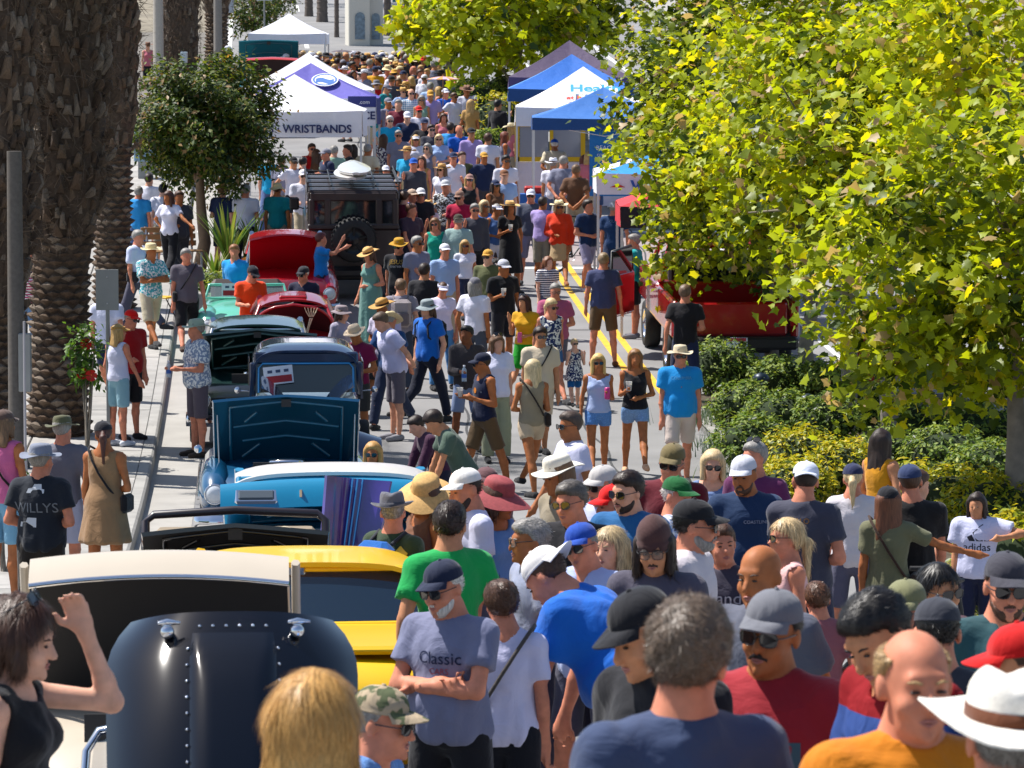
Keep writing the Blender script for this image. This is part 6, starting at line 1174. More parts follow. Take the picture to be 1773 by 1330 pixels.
def branches(root, base, c, r, cc, trunk_r, m=bark, n=9, rs=rng):
    base = Vector(base) - root.location; c = Vector(c) - root.location; top = Vector((base.x * .3 + c.x * .7, base.y * .3 + c.y * .7, c.z + r[2] * .35)); k = 6
    pts = [base.lerp(top, i / k) + Vector((rs.normal() * .05, rs.normal() * .05, 0)) * (0 if i == 0 else 1) for i in range(k + 1)]
    MB().tube([pts[0] - Vector((0, 0, .15))] + pts, [trunk_r * 1.3] + [trunk_r * (1.12 - .85 * i / k) for i in range(k + 1)], 10).build('trunk', m, root)
    for i in rs.choice(len(cc), min(n, len(cc)), replace=False):
        e = Vector(cc[i]) - root.location; t = rs.uniform(.4, .9); q = pts[int(t * k)]; mid = q.lerp(e, .5) + Vector((0, 0, rs.uniform(-.1, .2))); MB().tube([q, mid, e], [trunk_r * .38, trunk_r * .24, trunk_r * .08], 6).build('limb', m, root)
_LFM = {}
def single_leaves(root, pts, size, n, mats, p, rs=rng):
    for i, m in enumerate(mats):
        if ('lobed', i) not in _LFM: me = mesh_np('leaf', LOBED[0], LOBED[1]); me.materials.append(m); _LFM[('lobed', i)] = me
    s, d, nr = leaf_frames(n, .5, None, rs)
    for i in range(n):
        M = Matrix((s[i], d[i], nr[i])).transposed().to_4x4(); M.translation = Vector(pts[i]) - root.location; o = bpy.data.objects.new('leaf', _LFM[('lobed', int(rs.choice(len(mats), p=p)))]); COL.objects.link(o); o.parent = root; o.matrix_local = M @ Matrix.Scale(size * rs.uniform(.8, 1.35), 4)
def plane_tree(px, py, cpx, cpy, rr, label, n=330, per=11, size=.2, singles=0, dd=None, mix=(.22, .34, .24, .04, .16), trunk=.12, cd=0.0, group='plane trees in the planter'):
    b = ground_pt(px, py) if dd is None else at(px, py, dd); d = b.y / _cp; b = Vector((b.x, b.y, G(b.y) + .05)); c = at(cpx, cpy, d + cd); root = empty('plane_tree', b, 0, label, 'tree', group); rs = np.random.default_rng(int(px * 7 + py))
    pts, out, cc = clusters(c, rr, n, per, .175, rs, -.8, .25, .2); lift = rs.random(len(cc)) ; branches(root, b, c, rr, cc, trunk, rs=rs)
    near = np.argsort(pts[:, 1] + rs.normal(size=len(pts)) * .3); keep = np.ones(len(pts), bool)
    if singles: keep[near[:singles]] = False; single_leaves(root, pts[near[:singles]], size, singles, YL, mix, rs)
    ci = np.repeat(np.arange(len(cc)), per); tone = rs.random(len(cc))[ci]; dep = np.clip(((pts - np.array(c)) / np.array(rr)), -1.2, 1.2); q = .45 * rs.random(len(pts)) + .55 * tone; cum = np.cumsum(mix); idx = np.searchsorted(cum / cum[-1], np.clip(q, 0, .999)); idx = np.array([0, 1, 3, 2, 4])[np.searchsorted(np.cumsum(np.array(mix)[[0, 1, 3, 2, 4]]) / sum(mix), np.clip((q - .05) / .9, 0, .999))]
    leaf_mesh('crown', pts[keep] - np.array(root.location), size, LOBED8, YL, root, .35, out[keep] * .5, idx[keep], rs=rs); return root
plane_tree(1768, 945, 1735, 480, (2.1, 1.6, 2.05), 'plane tree with yellow-green leaves, nearest, trunk at the frame edge', 405, 24, .122, 290, dd=41.5)
plane_tree(1545, 800, 1540, 265, (2.0, 1.6, 2.1), 'plane tree with pale trunk behind the woman in mustard top', 378, 24, .122, 150)
plane_tree(1466, 757, 1440, 150, (2.0, 1.7, 2.4), 'plane tree second behind the mustard top, before the red bin', 351, 24, .122, 0)
plane_tree(1405, 690, 1375, 290, (1.6, 1.5, 1.95), 'plane tree with stout grey trunk beside the red pickup bumper', 351, 24, .122, 150)
plane_tree(1338, 650, 1262, 300, (1.6, 1.5, 2.35), 'plane tree with slim trunk in front of the red pickup', 336, 24, .122, 100, mix=(.12, .28, .32, .04, .24))  # darker leaf mix paints in the dim side of the canopy
plane_tree(1290, 520, 1215, 170, (1.5, 1.5, 2.55), 'plane tree behind the red pickup, over the blue tents', 336, 24, .122, 0, mix=(.05, .17, .38, .04, .36))  # mostly green and deep leaves, the unlit canopy edge put into colour
plane_tree(1800, 700, 1770, 120, (2.0, 1.8, 2.4), 'plane tree in the planter whose crown fills the frame corner', 336, 24, .122, 0, dd=49, mix=(.34, .36, .16, .06, .08))  # yellower leaf mix, sunlit side of the canopy put into colour
plane_tree(905, 182, 880, 30, (2.35, 2.0, 2.1), 'plane tree beyond the tents over the far crowd', 420, 9, .22, 0, dd=101, trunk=.13, mix=(.26, .38, .22, .02, .12), group='plane trees beyond the tents')
plane_tree(780, 175, 765, 28, (1.35, 1.5, 1.35), 'smaller plane tree at the far bend above the paper parasol', 260, 9, .22, 0, dd=108, trunk=.09, mix=(.34, .38, .18, .02, .08), group='plane trees beyond the tents')
plane_tree(1010, 190, 985, -10, (1.9, 1.8, 1.9), 'dark plane tree behind the white and blue tents', 300, 9, .22, 0, dd=104, mix=(.08, .22, .35, .03, .32), group='plane trees beyond the tents')
# planter with kerb
pl0 = lambda Y: 6.15 + .15 * math.sin(Y) * 0; planter = strip('planter_soil', 6.35, 10.6, 30, 58.6, .10, soil)
kerb_run('planter_kerb', lambda Y: 6.36, 30, 58.6, 2.4, -.18)
SH = {'g': [leaf_mat('shrub_leaf', (.12, .20, .03), .35, .6), leaf_mat('shrub_leaf_light', (.27, .34, .06), .35, .6), leaf_mat('shrub_leaf_dark', (.025, .05, .01), .25)], 'y': [leaf_mat('shrub_yellow', (.52, .44, .02), .35), leaf_mat('shrub_lime', (.32, .36, .02), .35), leaf_mat('shrub_olive', (.08, .12, .015), .3)],
      'b': [leaf_mat('blue_grass', (.10, .16, .10), .3), leaf_mat('blue_grass_dark', (.05, .09, .06), .3), leaf_mat('blue_grass_light', (.16, .21, .12), .3)]}
def shrub(px, py, rx, rz, kind, label, d=None, n=1300, size=.055, group='shrubs in the planter'):
    b = ground_pt(px, py) if d is None else at(px, py, d); b = Vector((b.x, b.y, G(b.y) + .08)); rx *= 1.12; rz *= 1.2; n = int(n * 1.5); size *= 1.3; root = empty('shrub', b, 0, label, 'shrub', group); rs = np.random.default_rng(int(px * 3 + py)); c = np.array((0, 0, rz * .62))
    MB().lathe([(rx * .78 * math.sin(t * math.pi / 8), rz * .60 + rz * .46 * -math.cos(t * math.pi / 8)) for t in range(9)], 14, ax=(1, .9)).build('shade_core', mat('shrub_shade', (.02, .035, .01), .95), root); pts, out, cc = clusters(c, (rx, rx * .9, rz * .62), int(n / 9), 9, .035, rs, -.95, .92, .05); pts[:, 2] = np.maximum(pts[:, 2], .01); leaf_mesh('foliage', pts, size, OVAL, SH[kind], root, .7, out, (.45, .38, .17), rs=rs)  # solid dark core, colour stands in for shade between the leaves
    st = MB()
    for i in range(7): e = Vector(cc[i * 5 % len(cc)]) * .9; st.tube([(rs.normal() * .05, rs.normal() * .05, -.05), e * .5, e], [.018, .012, .005], 5)
    st.build('stems', bark, root); return root
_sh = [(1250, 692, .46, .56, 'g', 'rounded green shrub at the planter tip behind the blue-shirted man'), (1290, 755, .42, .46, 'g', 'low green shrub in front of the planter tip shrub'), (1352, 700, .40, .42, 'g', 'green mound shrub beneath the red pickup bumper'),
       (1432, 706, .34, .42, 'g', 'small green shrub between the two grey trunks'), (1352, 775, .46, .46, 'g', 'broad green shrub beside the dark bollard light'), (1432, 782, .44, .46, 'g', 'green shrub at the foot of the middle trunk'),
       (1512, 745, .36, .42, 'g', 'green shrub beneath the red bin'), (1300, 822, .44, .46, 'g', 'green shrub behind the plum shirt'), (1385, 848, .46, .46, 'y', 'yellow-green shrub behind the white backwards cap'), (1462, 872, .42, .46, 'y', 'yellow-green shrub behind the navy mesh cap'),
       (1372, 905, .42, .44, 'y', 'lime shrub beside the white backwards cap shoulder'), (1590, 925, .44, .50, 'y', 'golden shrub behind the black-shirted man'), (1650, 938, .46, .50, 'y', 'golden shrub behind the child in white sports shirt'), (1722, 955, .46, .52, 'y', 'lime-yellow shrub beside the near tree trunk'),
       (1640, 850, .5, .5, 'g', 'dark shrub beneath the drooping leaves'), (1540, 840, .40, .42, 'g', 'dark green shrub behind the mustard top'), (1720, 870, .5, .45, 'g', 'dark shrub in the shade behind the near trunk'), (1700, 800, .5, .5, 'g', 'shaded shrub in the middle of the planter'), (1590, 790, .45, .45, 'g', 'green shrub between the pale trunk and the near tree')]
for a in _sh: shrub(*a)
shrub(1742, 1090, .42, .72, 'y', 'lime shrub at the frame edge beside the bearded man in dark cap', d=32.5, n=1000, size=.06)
for px, py, lab in ((1228, 742, 'tuft of blue-grey grass at the planter tip'), (1262, 795, 'tuft of blue-grey grass along the planter kerb'), (1290, 850, 'tuft of pale grass beside the planter kerb, nearest')):
    b = ground_pt(px, py); b.z = G(b.y) + .1; rs = np.random.default_rng(px); root = empty('grass_tuft', b, 0, lab, 'grass', 'grass tufts along the planter kerb'); n = 420; xy = rs.normal(size=(n, 2)) * (.25, .6); pts = np.c_[xy, np.zeros(n)]
    a = rs.uniform(0, 6.28, n); tl = rs.uniform(.05, .16, n); V = np.zeros((n, 3, 3)); V[:, 0] = pts + np.c_[np.cos(a + 1.57), np.sin(a + 1.57), 0 * a] * .008; V[:, 1] = pts - np.c_[np.cos(a + 1.57), np.sin(a + 1.57), 0 * a] * .008; V[:, 2] = pts + np.c_[np.cos(a) * tl, np.sin(a) * tl, rs.uniform(.14, .3, n)]
    me = mesh_np('blades', V.reshape(-1, 3), np.arange(3 * n).reshape(-1, 3)); [me.materials.append(m) for m in SH['b']]; me.polygons.foreach_set('material_index', rs.integers(0, 3, n).astype(np.int32)); o = link('blades', me, root); o['kind'] = 'stuff'
for px, py, lab in ((1317, 720, 'dark teal mushroom-shaped garden light among the shrubs'), (1398, 760, 'dark teal bollard light in front of the middle trunk')):
    b = ground_pt(px, py); b.z = G(b.y) + .1; r = empty('garden_light', b, 0, lab, 'lamp', 'garden lights in the planter'); tm = mat('teal_metal', '#16283a', .4, .3); MB().tube([(0, 0, 0), (.0, 0, .42)], .035, 10).build('post', tm, r); MB().lathe([(0, .40), (.12, .40), (.13, .44), (.09, .50), (0, .53)], 18).build('lamp_hood', tm, r)
b = ground_pt(1508, 700); b.z = G(b.y) + .1; b.y += 1.5; r = empty('red_bin', b, 0, 'red round-topped bin with white lettering behind the planter trees', 'bin'); rdm = mat('red_plastic', '#a3121c', .35); MB().lathe([(.26, 0), (.30, .1), (.31, .55), (.25, .72), (.12, .80), (0, .82)], 20).build('body', rdm, r)
mk = MB(); mk.add([(-.14, -.32, .60), (-.04, -.32, .60), (-.09, -.32, .69)], [(0, 1, 2)]); [mk.box((.02 + i * .045, -.318, .62), (.03, .01, .03)) for i in range(5)]; mk.build('lettering', mat('white_print', '#dddde2'), r)
# ------------------------------------------------------------------ palms on the pavement
palm_c = [mat('palm_boot', c, .9, var=.35, vscale=9, bump=.06, bscale=22) for c in ((.095, .060, .038), (.065, .042, .028), (.125, .085, .056), (.19, .15, .115))]
core_m = mat('palm_core', (.075, .050, .034), .95, var=.4, vscale=12, bump=.15, bscale=18); straw_m = mat('palm_fibre', (.13, .09, .06), .85, var=.3)
def frond_crown(root, x0, z0, rs, n=26, L=3.0):
    Vs = []; k = 0
    for i in range(n):
        a = 2 * math.pi * i / n + rs.normal() * .1; el = rs.uniform(.15, 1.25); pts = []
        for t in np.linspace(0, 1, 26): r_ = L * t * math.cos(el) * (1 - .15 * t); z = z0 + .2 + L * t * math.sin(el) - (1.1 if el > .5 else .35) * t * t * L * .45; pts.append((x0 + r_ * math.cos(a), r_ * math.sin(a), z))
        for j in range(2, 25):
            p = np.array(pts[j]); tg = unit(np.array(pts[j + 1]) - p); sd = unit(np.cross(tg, (0, 0, 1.0)))
            for s_ in (-1, 1): e = p + (sd * s_ * .8 + tg * .5 - np.array((0, 0, .25))) * .5 * math.sin(.35 + 2.6 * j / 26); Vs += [p - tg * .02, p + tg * .02, e]
            Vs += [p - sd * .012, p + sd * .012, np.array(pts[j + 1])]
    o = link('fronds', mesh_np('fronds', np.array(Vs), np.arange(len(Vs)).reshape(-1, 3)), root, mat=SH['g'][0]); o['kind'] = 'stuff'
def palm(px, py, d, r0, r1, zs, H, label, stub=.14, shag=1.0, pxt=None, face=115, rowh=.105, group='date palm trunks on the pavement'):
    b = at(px, py, d); b = Vector((b.x, b.y, G(b.y) + .14)); root = empty('palm_tree', b, 0, label, 'palm', group); rs = np.random.default_rng(int(px + 999)); lx = ((pxt - px) / FPX * d / H) if pxt is not None else 0
    rad = lambda z: r0 + (r1 - r0) * min(1, max(0, (z - zs + .3) / .9)) + .05 * math.exp(-z * 2)
    MB().tube([(lx * z, 0, z) for z in np.linspace(-.1, H, 14)], [rad(z) * .93 for z in np.linspace(-.1, H, 14)], 20).build('trunk', core_m, root)
    # leaf scars: lens-shaped ledges
    w = 2 * math.pi * r0 / max(8, round(2 * math.pi * r0 / .2)); nr = int(zs / rowh); A0 = math.radians(face)
    def boot(kind):
        if kind == 0: P = [(-.5, 0, 0), (.5, 0, 0), (0, 0, -.42), (0, 0, .42), (0, -.55, .18), (-.24, -.40, .12), (.24, -.40, .12), (0, -.45, .02)]; F = [(0, 5, 3), (5, 4, 3), (4, 6, 3), (6, 1, 3), (0, 2, 5), (5, 2, 7), (5, 7, 4), (4, 7, 6), (7, 2, 6), (6, 2, 1)]
        else: P = [(-.5, .1, 0), (.5, .1, 0), (.5, -.18, .05), (-.5, -.18, .05), (-.26, -.30, 1), (.26, -.30, 1), (.20, -.52, .96), (-.20, -.52, .96), (0, -.62, .55)]; F = [(4, 5, 6, 7), (0, 4, 7, 3), (1, 2, 6, 5), (0, 1, 5, 4), (3, 7, 8), (7, 6, 8), (6, 2, 8), (2, 3, 8)]
        out = []
        for c in palm_c: m = MB(); m.add(P, F); me = bpy.data.meshes.new('leaf_boot'); me.from_pydata(m.v, [], m.f); me.materials.append(c); out.append(me)
        return out
    for k in (0, 1):
        if ('boot', k) not in _LFM: _LFM[('boot', k)] = boot(k)
    def put(name, me, ang, z, R_, sx, sy, sz, tilt=0):
        o = bpy.data.objects.new(name, me); COL.objects.link(o); o.parent = root; o.location = (lx * z + R_ * math.sin(ang), -R_ * math.cos(ang), z); o.rotation_euler = Euler((tilt + rs.normal() * .05, rs.normal() * .09, ang)); o.scale = (sx, sy, sz)
    for i in range(nr):
        z = .05 + i * rowh; n = round(2 * math.pi * rad(z) / w)
        for j in range(n):
            a = 2 * math.pi * (j + .5 * (i % 2)) / n + i * .02; a = (a + math.pi) % (2 * math.pi) - math.pi
            if abs(a) < A0 * .86: put('leaf_scar', _LFM[('boot', 0)][rs.integers(0, 4)], a, z, rad(z) * .92, w * 1.12 * rs.uniform(.9, 1.1), .15 * rs.uniform(.7, 1.3), .145 * rs.uniform(.85, 1.2))
    z = zs - .1; i = 0; frond_crown(root, lx * H, H, rs) if H > 5 else None
    while z < min(H - .1, 6.05):
        n = round(2 * math.pi * rad(z) / .165)
        for j in range(n):
            a = 2 * math.pi * (j + .5 * (i % 2)) / n + rs.normal() * .05; a = (a + math.pi) % (2 * math.pi) - math.pi
            if abs(a) < A0 * .8 and rs.random() > .08: put('leaf_boot', _LFM[('boot', 1)][rs.choice(4, p=(.32, .2, .28, .2))], a, z + rs.normal() * .04, rad(z) * .90, .115 * rs.uniform(.6, 1.4), stub * rs.uniform(.6, 1.6), .20 * rs.uniform(.6, 1.7), -.22 + rs.normal() * .3)
        z += .15; i += 1
    n = int(1500 * shag); a = rs.uniform(-A0, A0, n); zz = rs.uniform(zs - .2, H, n); p = np.c_[lx * zz + np.sin(a) * (r1 * 1.02), -np.cos(a) * (r1 * 1.02), zz]; dv = np.c_[np.sin(a) * .6 + rs.normal(size=n) * .5, -np.cos(a) * .6, rs.normal(size=n) * .7 - .15] * rs.uniform(.08, .26, n)[:, None]
    sv = np.cross(dv, rs.normal(size=(n, 3))); sv *= (.007 / np.linalg.norm(sv, axis=1))[:, None]; V = np.stack([p - sv, p + sv, p + dv], 1); o = link('fibres', mesh_np('fibres', V.reshape(-1, 3), np.arange(3 * n).reshape(-1, 3)), root, mat=straw_m); o['kind'] = 'stuff'
    return root
palm(100, 748, 53.3, .39, .60, 2.75, 7.4, 'stout date palm with shaggy crown base beside the sign post', .2, 1.4, 128)
palm(-18, 790, 50.5, .38, .52, 2.0, 7.4, 'date palm cut by the frame edge', .2, 1.0, 10)
palm(197, 540, 68.5, .31, .46, 2.9, 7.4, 'slimmer date palm behind the sign, next to the round-headed tree', .15, .8, 200)
palm(310, 150, 116, .55, .62, .9, 3.2, 'thick palm trunk far back above the round-headed tree', .12, .5, group='palms along the far street')
palm(376, 150, 124, .34, .5, 2.2, 4.2, 'palm trunk behind the grey street lamp', .12, .3, group='palms along the far street')
# far street palms: smooth slim trunks
pt_m = mat('palm_trunk_far', (.13, .105, .09), .9, var=.3, vscale=6, bump=.1, bscale=9)
for px, py, d, r, lab in ((506, 40, 172, .16, 'slim palm trunk above the far white canopy peak'), (535, 60, 162, .17, 'palm trunk behind the far white canopy slope'), (558, 66, 158, .22, 'thicker palm trunk beside the far white canopy eave'), (583, 84, 148, .09, 'thin dark pole between the palms and the white arch'), (671, 84, 149, .14, 'palm trunk beside the white arch'), (700, 86, 147, .1, 'thin trunk beside the orange tent')):
    b = at(px, py, d); b.z = G(b.y); root = empty('palm_tree', b, 0, lab, 'palm', 'palms along the far street'); MB().tube([(0, 0, z) for z in (-.1, .3, 1.5, 3, 5, 7)], [r * 1.2, r, r * .95, r * .9, r * .88, r * .85], 12).build('trunk', pt_m, root)
    [MB().lathe([(r * 1.03, z), (r * 1.07, z + .04), (r * 1.0, z + .06)], 12).build('ring_scar', pt_m, root) for z in np.arange(.1, 5, .22)]
    pts = np.array([(math.cos(a) * q, math.sin(a) * q, 7 + .9 * q - .45 * q * q) for a in np.arange(0, 6.28, .4) for q in np.linspace(.1, 2.4, 30)]); leaf_mesh('fronds', pts + rng.normal(size=pts.shape) * .05, .5, OVAL, SH['g'], root, .2, None, (.4, .3, .3))
# ------------------------------------------------------------------ round-headed street tree, planting bed, pots
CM = [leaf_mat('myrtle_leaf', (.055, .10, .014), .35, .55), leaf_mat('myrtle_leaf_light', (.15, .18, .025), .4, .55), leaf_mat('myrtle_leaf_dark', (.018, .038, .008), .25, .55), leaf_mat('myrtle_seed', (.30, .19, .08), .2)]
def round_tree(px, py, d, cpx, cpy, rr, label, n=900, per=9, size=.085, trunk=.10, mix=(.42, .24, .27, .07), tm=None, group=None, leaves=CM):
    b = at(px, py, d); b = Vector((b.x, b.y, G(b.y) + .13)); c = at(cpx, cpy, d); root = empty('street_tree', b, 0, label, 'tree', group); rs = np.random.default_rng(int(px)); pts, out, cc = clusters(c, rr, n, per, .085, rs, -.95, .5, .34)
    branches(root, b, c, rr, cc, trunk, tm or mat('smooth_bark', (.22, .145, .09), .85, var=.25, vscale=8), 10, rs); leaf_mesh('crown', pts - np.array(root.location), size, OVAL, leaves, root, .5, out, mix, rs=rs); return root
round_tree(345, 475, 74.5, 355, 222, (1.24, 1.2, 1.15), 'dense round-headed dark green tree in front of the ticket canopy', 3300, 9, .11, .12)
round_tree(440, 95, 140, 440, 22, (1.0, 1.0, 1.0), 'dark bushy tree behind the teal pickup', 420, 8, .13, group='trees along the far street'); round_tree(480, 60, 150, 470, -5, (.9, .9, .8), 'second bushy tree at the top of the street', 260, 8, .13, group='trees along the far street')
for px, py, d, rx, kind, lab in ((866, 190, 97, .8, 'y', 'yellowish hedge shrub beneath the far plane tree'), (830, 175, 101, .8, 'g', 'green hedge shrub behind the paper parasol'), (845, 215, 93, .5, 'g', 'green hedge shrub beside the blue tent corner'), (880, 160, 103, .9, 'g', 'dark hedge shrub behind the blue tent')): shrub(px, py, rx, rx * 1.5, kind, lab, d=d, n=1100, size=.09, group='shrubs along the far planter')
def strap_plant(px, py, d, label, n=34, L=.9, m=None):
    b = at(px, py, d); b.z = G(b.y) + .3; root = empty('strap_plant', b, 0, label, 'plant', 'strap-leaved plants in the bed'); rs = np.random.default_rng(int(px * 11)); ms = [leaf_mat('strap_leaf', (.10, .20, .03), .3), leaf_mat('strap_leaf_light', (.24, .30, .06), .35)] if 'sl' not in _LFM else _LFM['sl']; _LFM['sl'] = ms
    for i in range(n):
        a = rs.uniform(0, 6.28); ln = L * rs.uniform(.6, 1.15); fl = rs.uniform(.15, .6); wv = rs.uniform(.022, .045); mb = MB()
        mb.grid(lambda u, v: (lambda t: (math.cos(a) * fl * ln * t ** 1.5 - math.sin(a) * (v - .5) * 2 * wv * (1 - t ** 3), math.sin(a) * fl * ln * t ** 1.5 + math.cos(a) * (v - .5) * 2 * wv * (1 - t ** 3), ln * (t - .25 * fl * t ** 3)))(u), 6, 1, 0, True); mb.build('leaf', ms[rs.integers(0, 2)], root)
for a in ((395, 470, 72.5, 'strap-leaved plant in the bed beside the sky-blue shirt', 60, 1.25), (425, 455, 75, 'tall strap-leaved plant behind the red hood', 50, 1.2), (372, 500, 70, 'strap-leaved plant nearest the kerb in the bed', 30, .7), (440, 470, 74, 'strap-leaved plant touching the raised red hood', 30, .9)): strap_plant(*a)
bw = at(398, 522, 68.5); bw = Vector((bw.x, bw.y, G(bw.y) + .12)); r = empty('bed_wall', bw, .068, 'low pale concrete wall round the planting bed', 'wall'); MB().box((0, 0, .12), (1.15, .14, .34), None, 0, bev=.015).box((-.51, 3.0, .12), (.12, 6, .34), None, 0, bev=.015).box((.52, 3.0, .12), (.10, 6, .34), None, 0, bev=.015).build('wall', concrete, r); MB().box((0, 3.0, .16), (.92, 5.8, .2)).build('soil', soil, r)
shrub(382, 520, .45, .42, 'g', 'low dark shrub spilling over the bed wall', d=69.3, n=900, size=.07, group='low planting along the pavement')
# ------------------------------------------------------------------ street furniture
grey_m = mat('galvanised', (.27, .28, .28), .5, .5, var=.08, vscale=5); sg = empty('road_sign', (0, 0, 0), 0, 'back of a tall grey road sign on its post beside the palms', 'sign'); b = at(188, 735, 52.0); sg.location = (b.x, b.y, G(b.y) + .14)
MB().box((0, 0, 1.1), (.05, .05, 2.3), None, 0, bev=.006).build('post', grey_m, sg); MB().box((0, -.035, 2.08), (.30, .006, .54), None, 0, bev=.002).build('sign_plate', grey_m, sg)
for z in (1.9, 2.25): MB().lathe([(.012, 0), (.01, -.008), (0, -.01)], 8, (0, -.042, z), axis='y').build('bolt', steel, sg)
def post(px, py, d, H, r, label, m=grey_m, boxes=(), name='lamp_post', dz=.14, cat='post', group=None):
    b = at(px, py, d); b.z = G(b.y) + dz; o = empty(name, b, 0, label, cat, group); MB().tube([(0, 0, 0), (0, 0, .3), (0, 0, H)], [r * 1.5, r, r * .85], 12).build('post', m, o)
    for c, s, n, mm in boxes: MB().box(c, s, None, 0, bev=.012).build(n, mm, o)
    return o
post(30, 790, 49.5, 4, .11, 'shade-darkened grey post standing before the frame-edge palm', mat('shaded_post', (.105, .092, .08), .8, var=.2), [((.12, -.08, 1.35), (.16, .10, .74), 'meter_box', grey_m)], cat='post', name='utility_post')  # post colour darkened, its shade is put into the material
post(44, 780, 49, 1.9, .018, 'thin pale pipe beside the darkened grey post', mat('pale_pipe', (.4, .38, .40), .5), name='pipe', cat='pipe')
post(275, 170, 104, 4.5, .15, 'concrete street lamp column behind the round-headed tree', mat('lamp_concrete', (.38, .35, .31), .8, var=.1), group='street lamp columns')
post(378, 180, 100, 5, .12, 'brown-grey street lamp column beside the man in yellow', mat('lamp_brown', (.22, .20, .18), .7, var=.1), group='street lamp columns'); post(319, 150, 108, 1.7, .09, 'black bollard with silver top far along the pavement', blackp, [((0, 0, 1.78), (.18, .18, .3), 'silver_top', mat('silver_top', (.4, .5, .58), .3, .5))], name='bollard', cat='bollard')
for px, py, d, H, lab in ((392, 80, 126, 2.6, 'white parking sign on a pole by the far trees'), (458, 60, 122, 3.2, 'white street sign above the far teal pickup'), (692, 60, 140, 2.2, 'dark teal street sign beside the orange tent')): post(px, py + 40, d, H, .03, lab, grey_m, [((0, -.05, H - .3), (.5, .02, .6), 'sign_plate', mat('sign_white', '#b9c2cc') if px < 600 else mat('sign_teal', '#2a6068'))], name='street_sign', cat='sign')
for i, (px, lab) in enumerate(((250, 'blue-grey newspaper box nearest the palm'), (272, 'blue-grey newspaper box beside the lamp column'))):
    b = at(px, 200, 92 + i); b.z = G(b.y) + .14; o = empty('newspaper_box', b, .05, lab, 'newspaper box', 'newspaper boxes on the pavement'); m = mat('box_blue', '#7d9cb4', .5, .2); MB().box((0, 0, .75), (.5, .42, .7), None, 0, bev=.03).build('cabinet', m, o); MB().box((0, 0, .2), (.3, .3, .4)).build('pedestal', grey_m, o); MB().box((0, -.22, .85), (.36, .02, .3)).build('window', glass, o)
b = at(405, 398, 77.5); b.z = G(b.y) + .14; o = empty('litter_bin', b, 0, 'dark metal litter bin with domed lid behind the strap-leaved plants', 'bin')
for i in range(26): a = 6.283 * i / 26; MB().box((.30 * math.cos(a), .30 * math.sin(a), .42), (.022, .045, .8), Euler((0, 0, a + 1.57)), 0).build('slat', mat('bin_metal', (.06, .065, .07), .45, .5), o)
MB().lathe([(.33, .80), (.35, .84), (.30, .86), (.28, .84)], 24).build('rim', steel, o); MB().lathe([(.37, .98), (.38, 1.0), (.25, 1.06), (0, 1.09)], 24).build('lid', steel, o); MB().lathe([(.26, .02), (.26, .82)], 20).build('liner', blackp, o)
for sd in (-1, 1): MB().tube([(sd * .3, 0, .8), (sd * .3, 0, 1.0)], .012, 6).build('lid_strut', steel, o)
wood = mat('bench_wood', (.36, .20, .09), .6, var=.2, vscale=12, stretch=(1, 8, 8)); b = at(303, 470, 73.5); b.z = G(b.y) + .14; o = empty('park_bench', b, .5, 'wooden slatted bench with white metal frame on the pavement', 'bench')
for i in range(4): MB().box((0, -.18 + i * .12, .45), (1.1, .09, .03), None, 0, bev=.006).build('seat_slat', wood, o)
for i in range(3): MB().box((0, .26 + .03 * i, .58 + i * .13), (1.1, .025, .10), None, 0, bev=.006).build('back_slat', wood, o)
for sd in (-1, 1): MB().tube([(sd * .45, -.22, 0), (sd * .45, -.2, .44), (sd * .45, .22, .44), (sd * .45, .34, .9)], .022, 8).build('frame', mat('white_metal', '#c8c8cc', .4), o); MB().tube([(sd * .45, .3, 0), (sd * .45, .2, .44)], .022, 8).build('leg', mat('white_metal', '#c8c8cc', .4), o)
b = at(282, 552, 66.5); b.z = G(b.y) + .14; o = empty('folding_chair', b, -.5, 'yellow and turquoise folding chair behind the flowered shirt', 'chair'); MB().box((0, 0, .44), (.42, .40, .03), None, 0, bev=.01).build('seat', mat('chair_yellow', '#d0a010'), o); MB().box((0, .2, .74), (.42, .025, .12), None, 0, bev=.01).build('backrest', mat('chair_turquoise', '#2a9ab0'), o)
for sd in (-1, 1): MB().tube([(sd * .2, -.2, 0), (sd * .2, .2, .8)], .011, 6).build('leg', blackp, o); MB().tube([(sd * .18, .2, 0), (sd * .18, -.18, .44)], .011, 6).build('leg', blackp, o)
def hibiscus(px, py, d, rr, label, nf=3, hgt=1.0, n=520):
    b = at(px, py, d); b = Vector((b.x, b.y, G(b.y) + .14)); c = at(px, py, d); root = empty('hibiscus', b, 0, label, 'plant', 'red hibiscus beside the palms'); rs = np.random.default_rng(int(px + 50)); lc = np.array((0, 0, c.z - b.z)); pts, out, cc = clusters(lc, rr, int(n / 6), 6, .06, rs, -1, .3)
    leaf_mesh('foliage', pts, .10, OVAL, [leaf_mat('hib_leaf', (.10, .20, .02), .4), leaf_mat('hib_dark', (.04, .09, .012), .3)] if 'hb' not in _LFM else _LFM['hb'], root, .4, out, (.55, .45), rs=rs); st = MB()
    for i in range(6): st.tube([(rs.normal() * .04, rs.normal() * .04, -.05), Vector(cc[i]) * .55, Vector(cc[i])], [.02, .014, .006], 5)
    st.build('stems', bark, root)
    for i in range(nf):
        p = Vector(cc[(i * 3) % len(cc)]) * 1 + Vector((0, -rr[1] * .8, .05)); f = MB()
        for k in range(5): a = 1.257 * k; f.grid(lambda u, v: (p + Vector((math.cos(a + (v - .5) * 1.1) * .075 * u, -.02 - .03 * u * u, math.sin(a + (v - .5) * 1.1) * .075 * u))), 3, 3, 0, True)
        fl = f.build('flower', mat('hibiscus_red', '#c01408', .5), root); MB().tube([p, p + Vector((0, -.08, .01))], .006, 5).build('stamen', mat('stamen', '#d8902a'), fl)
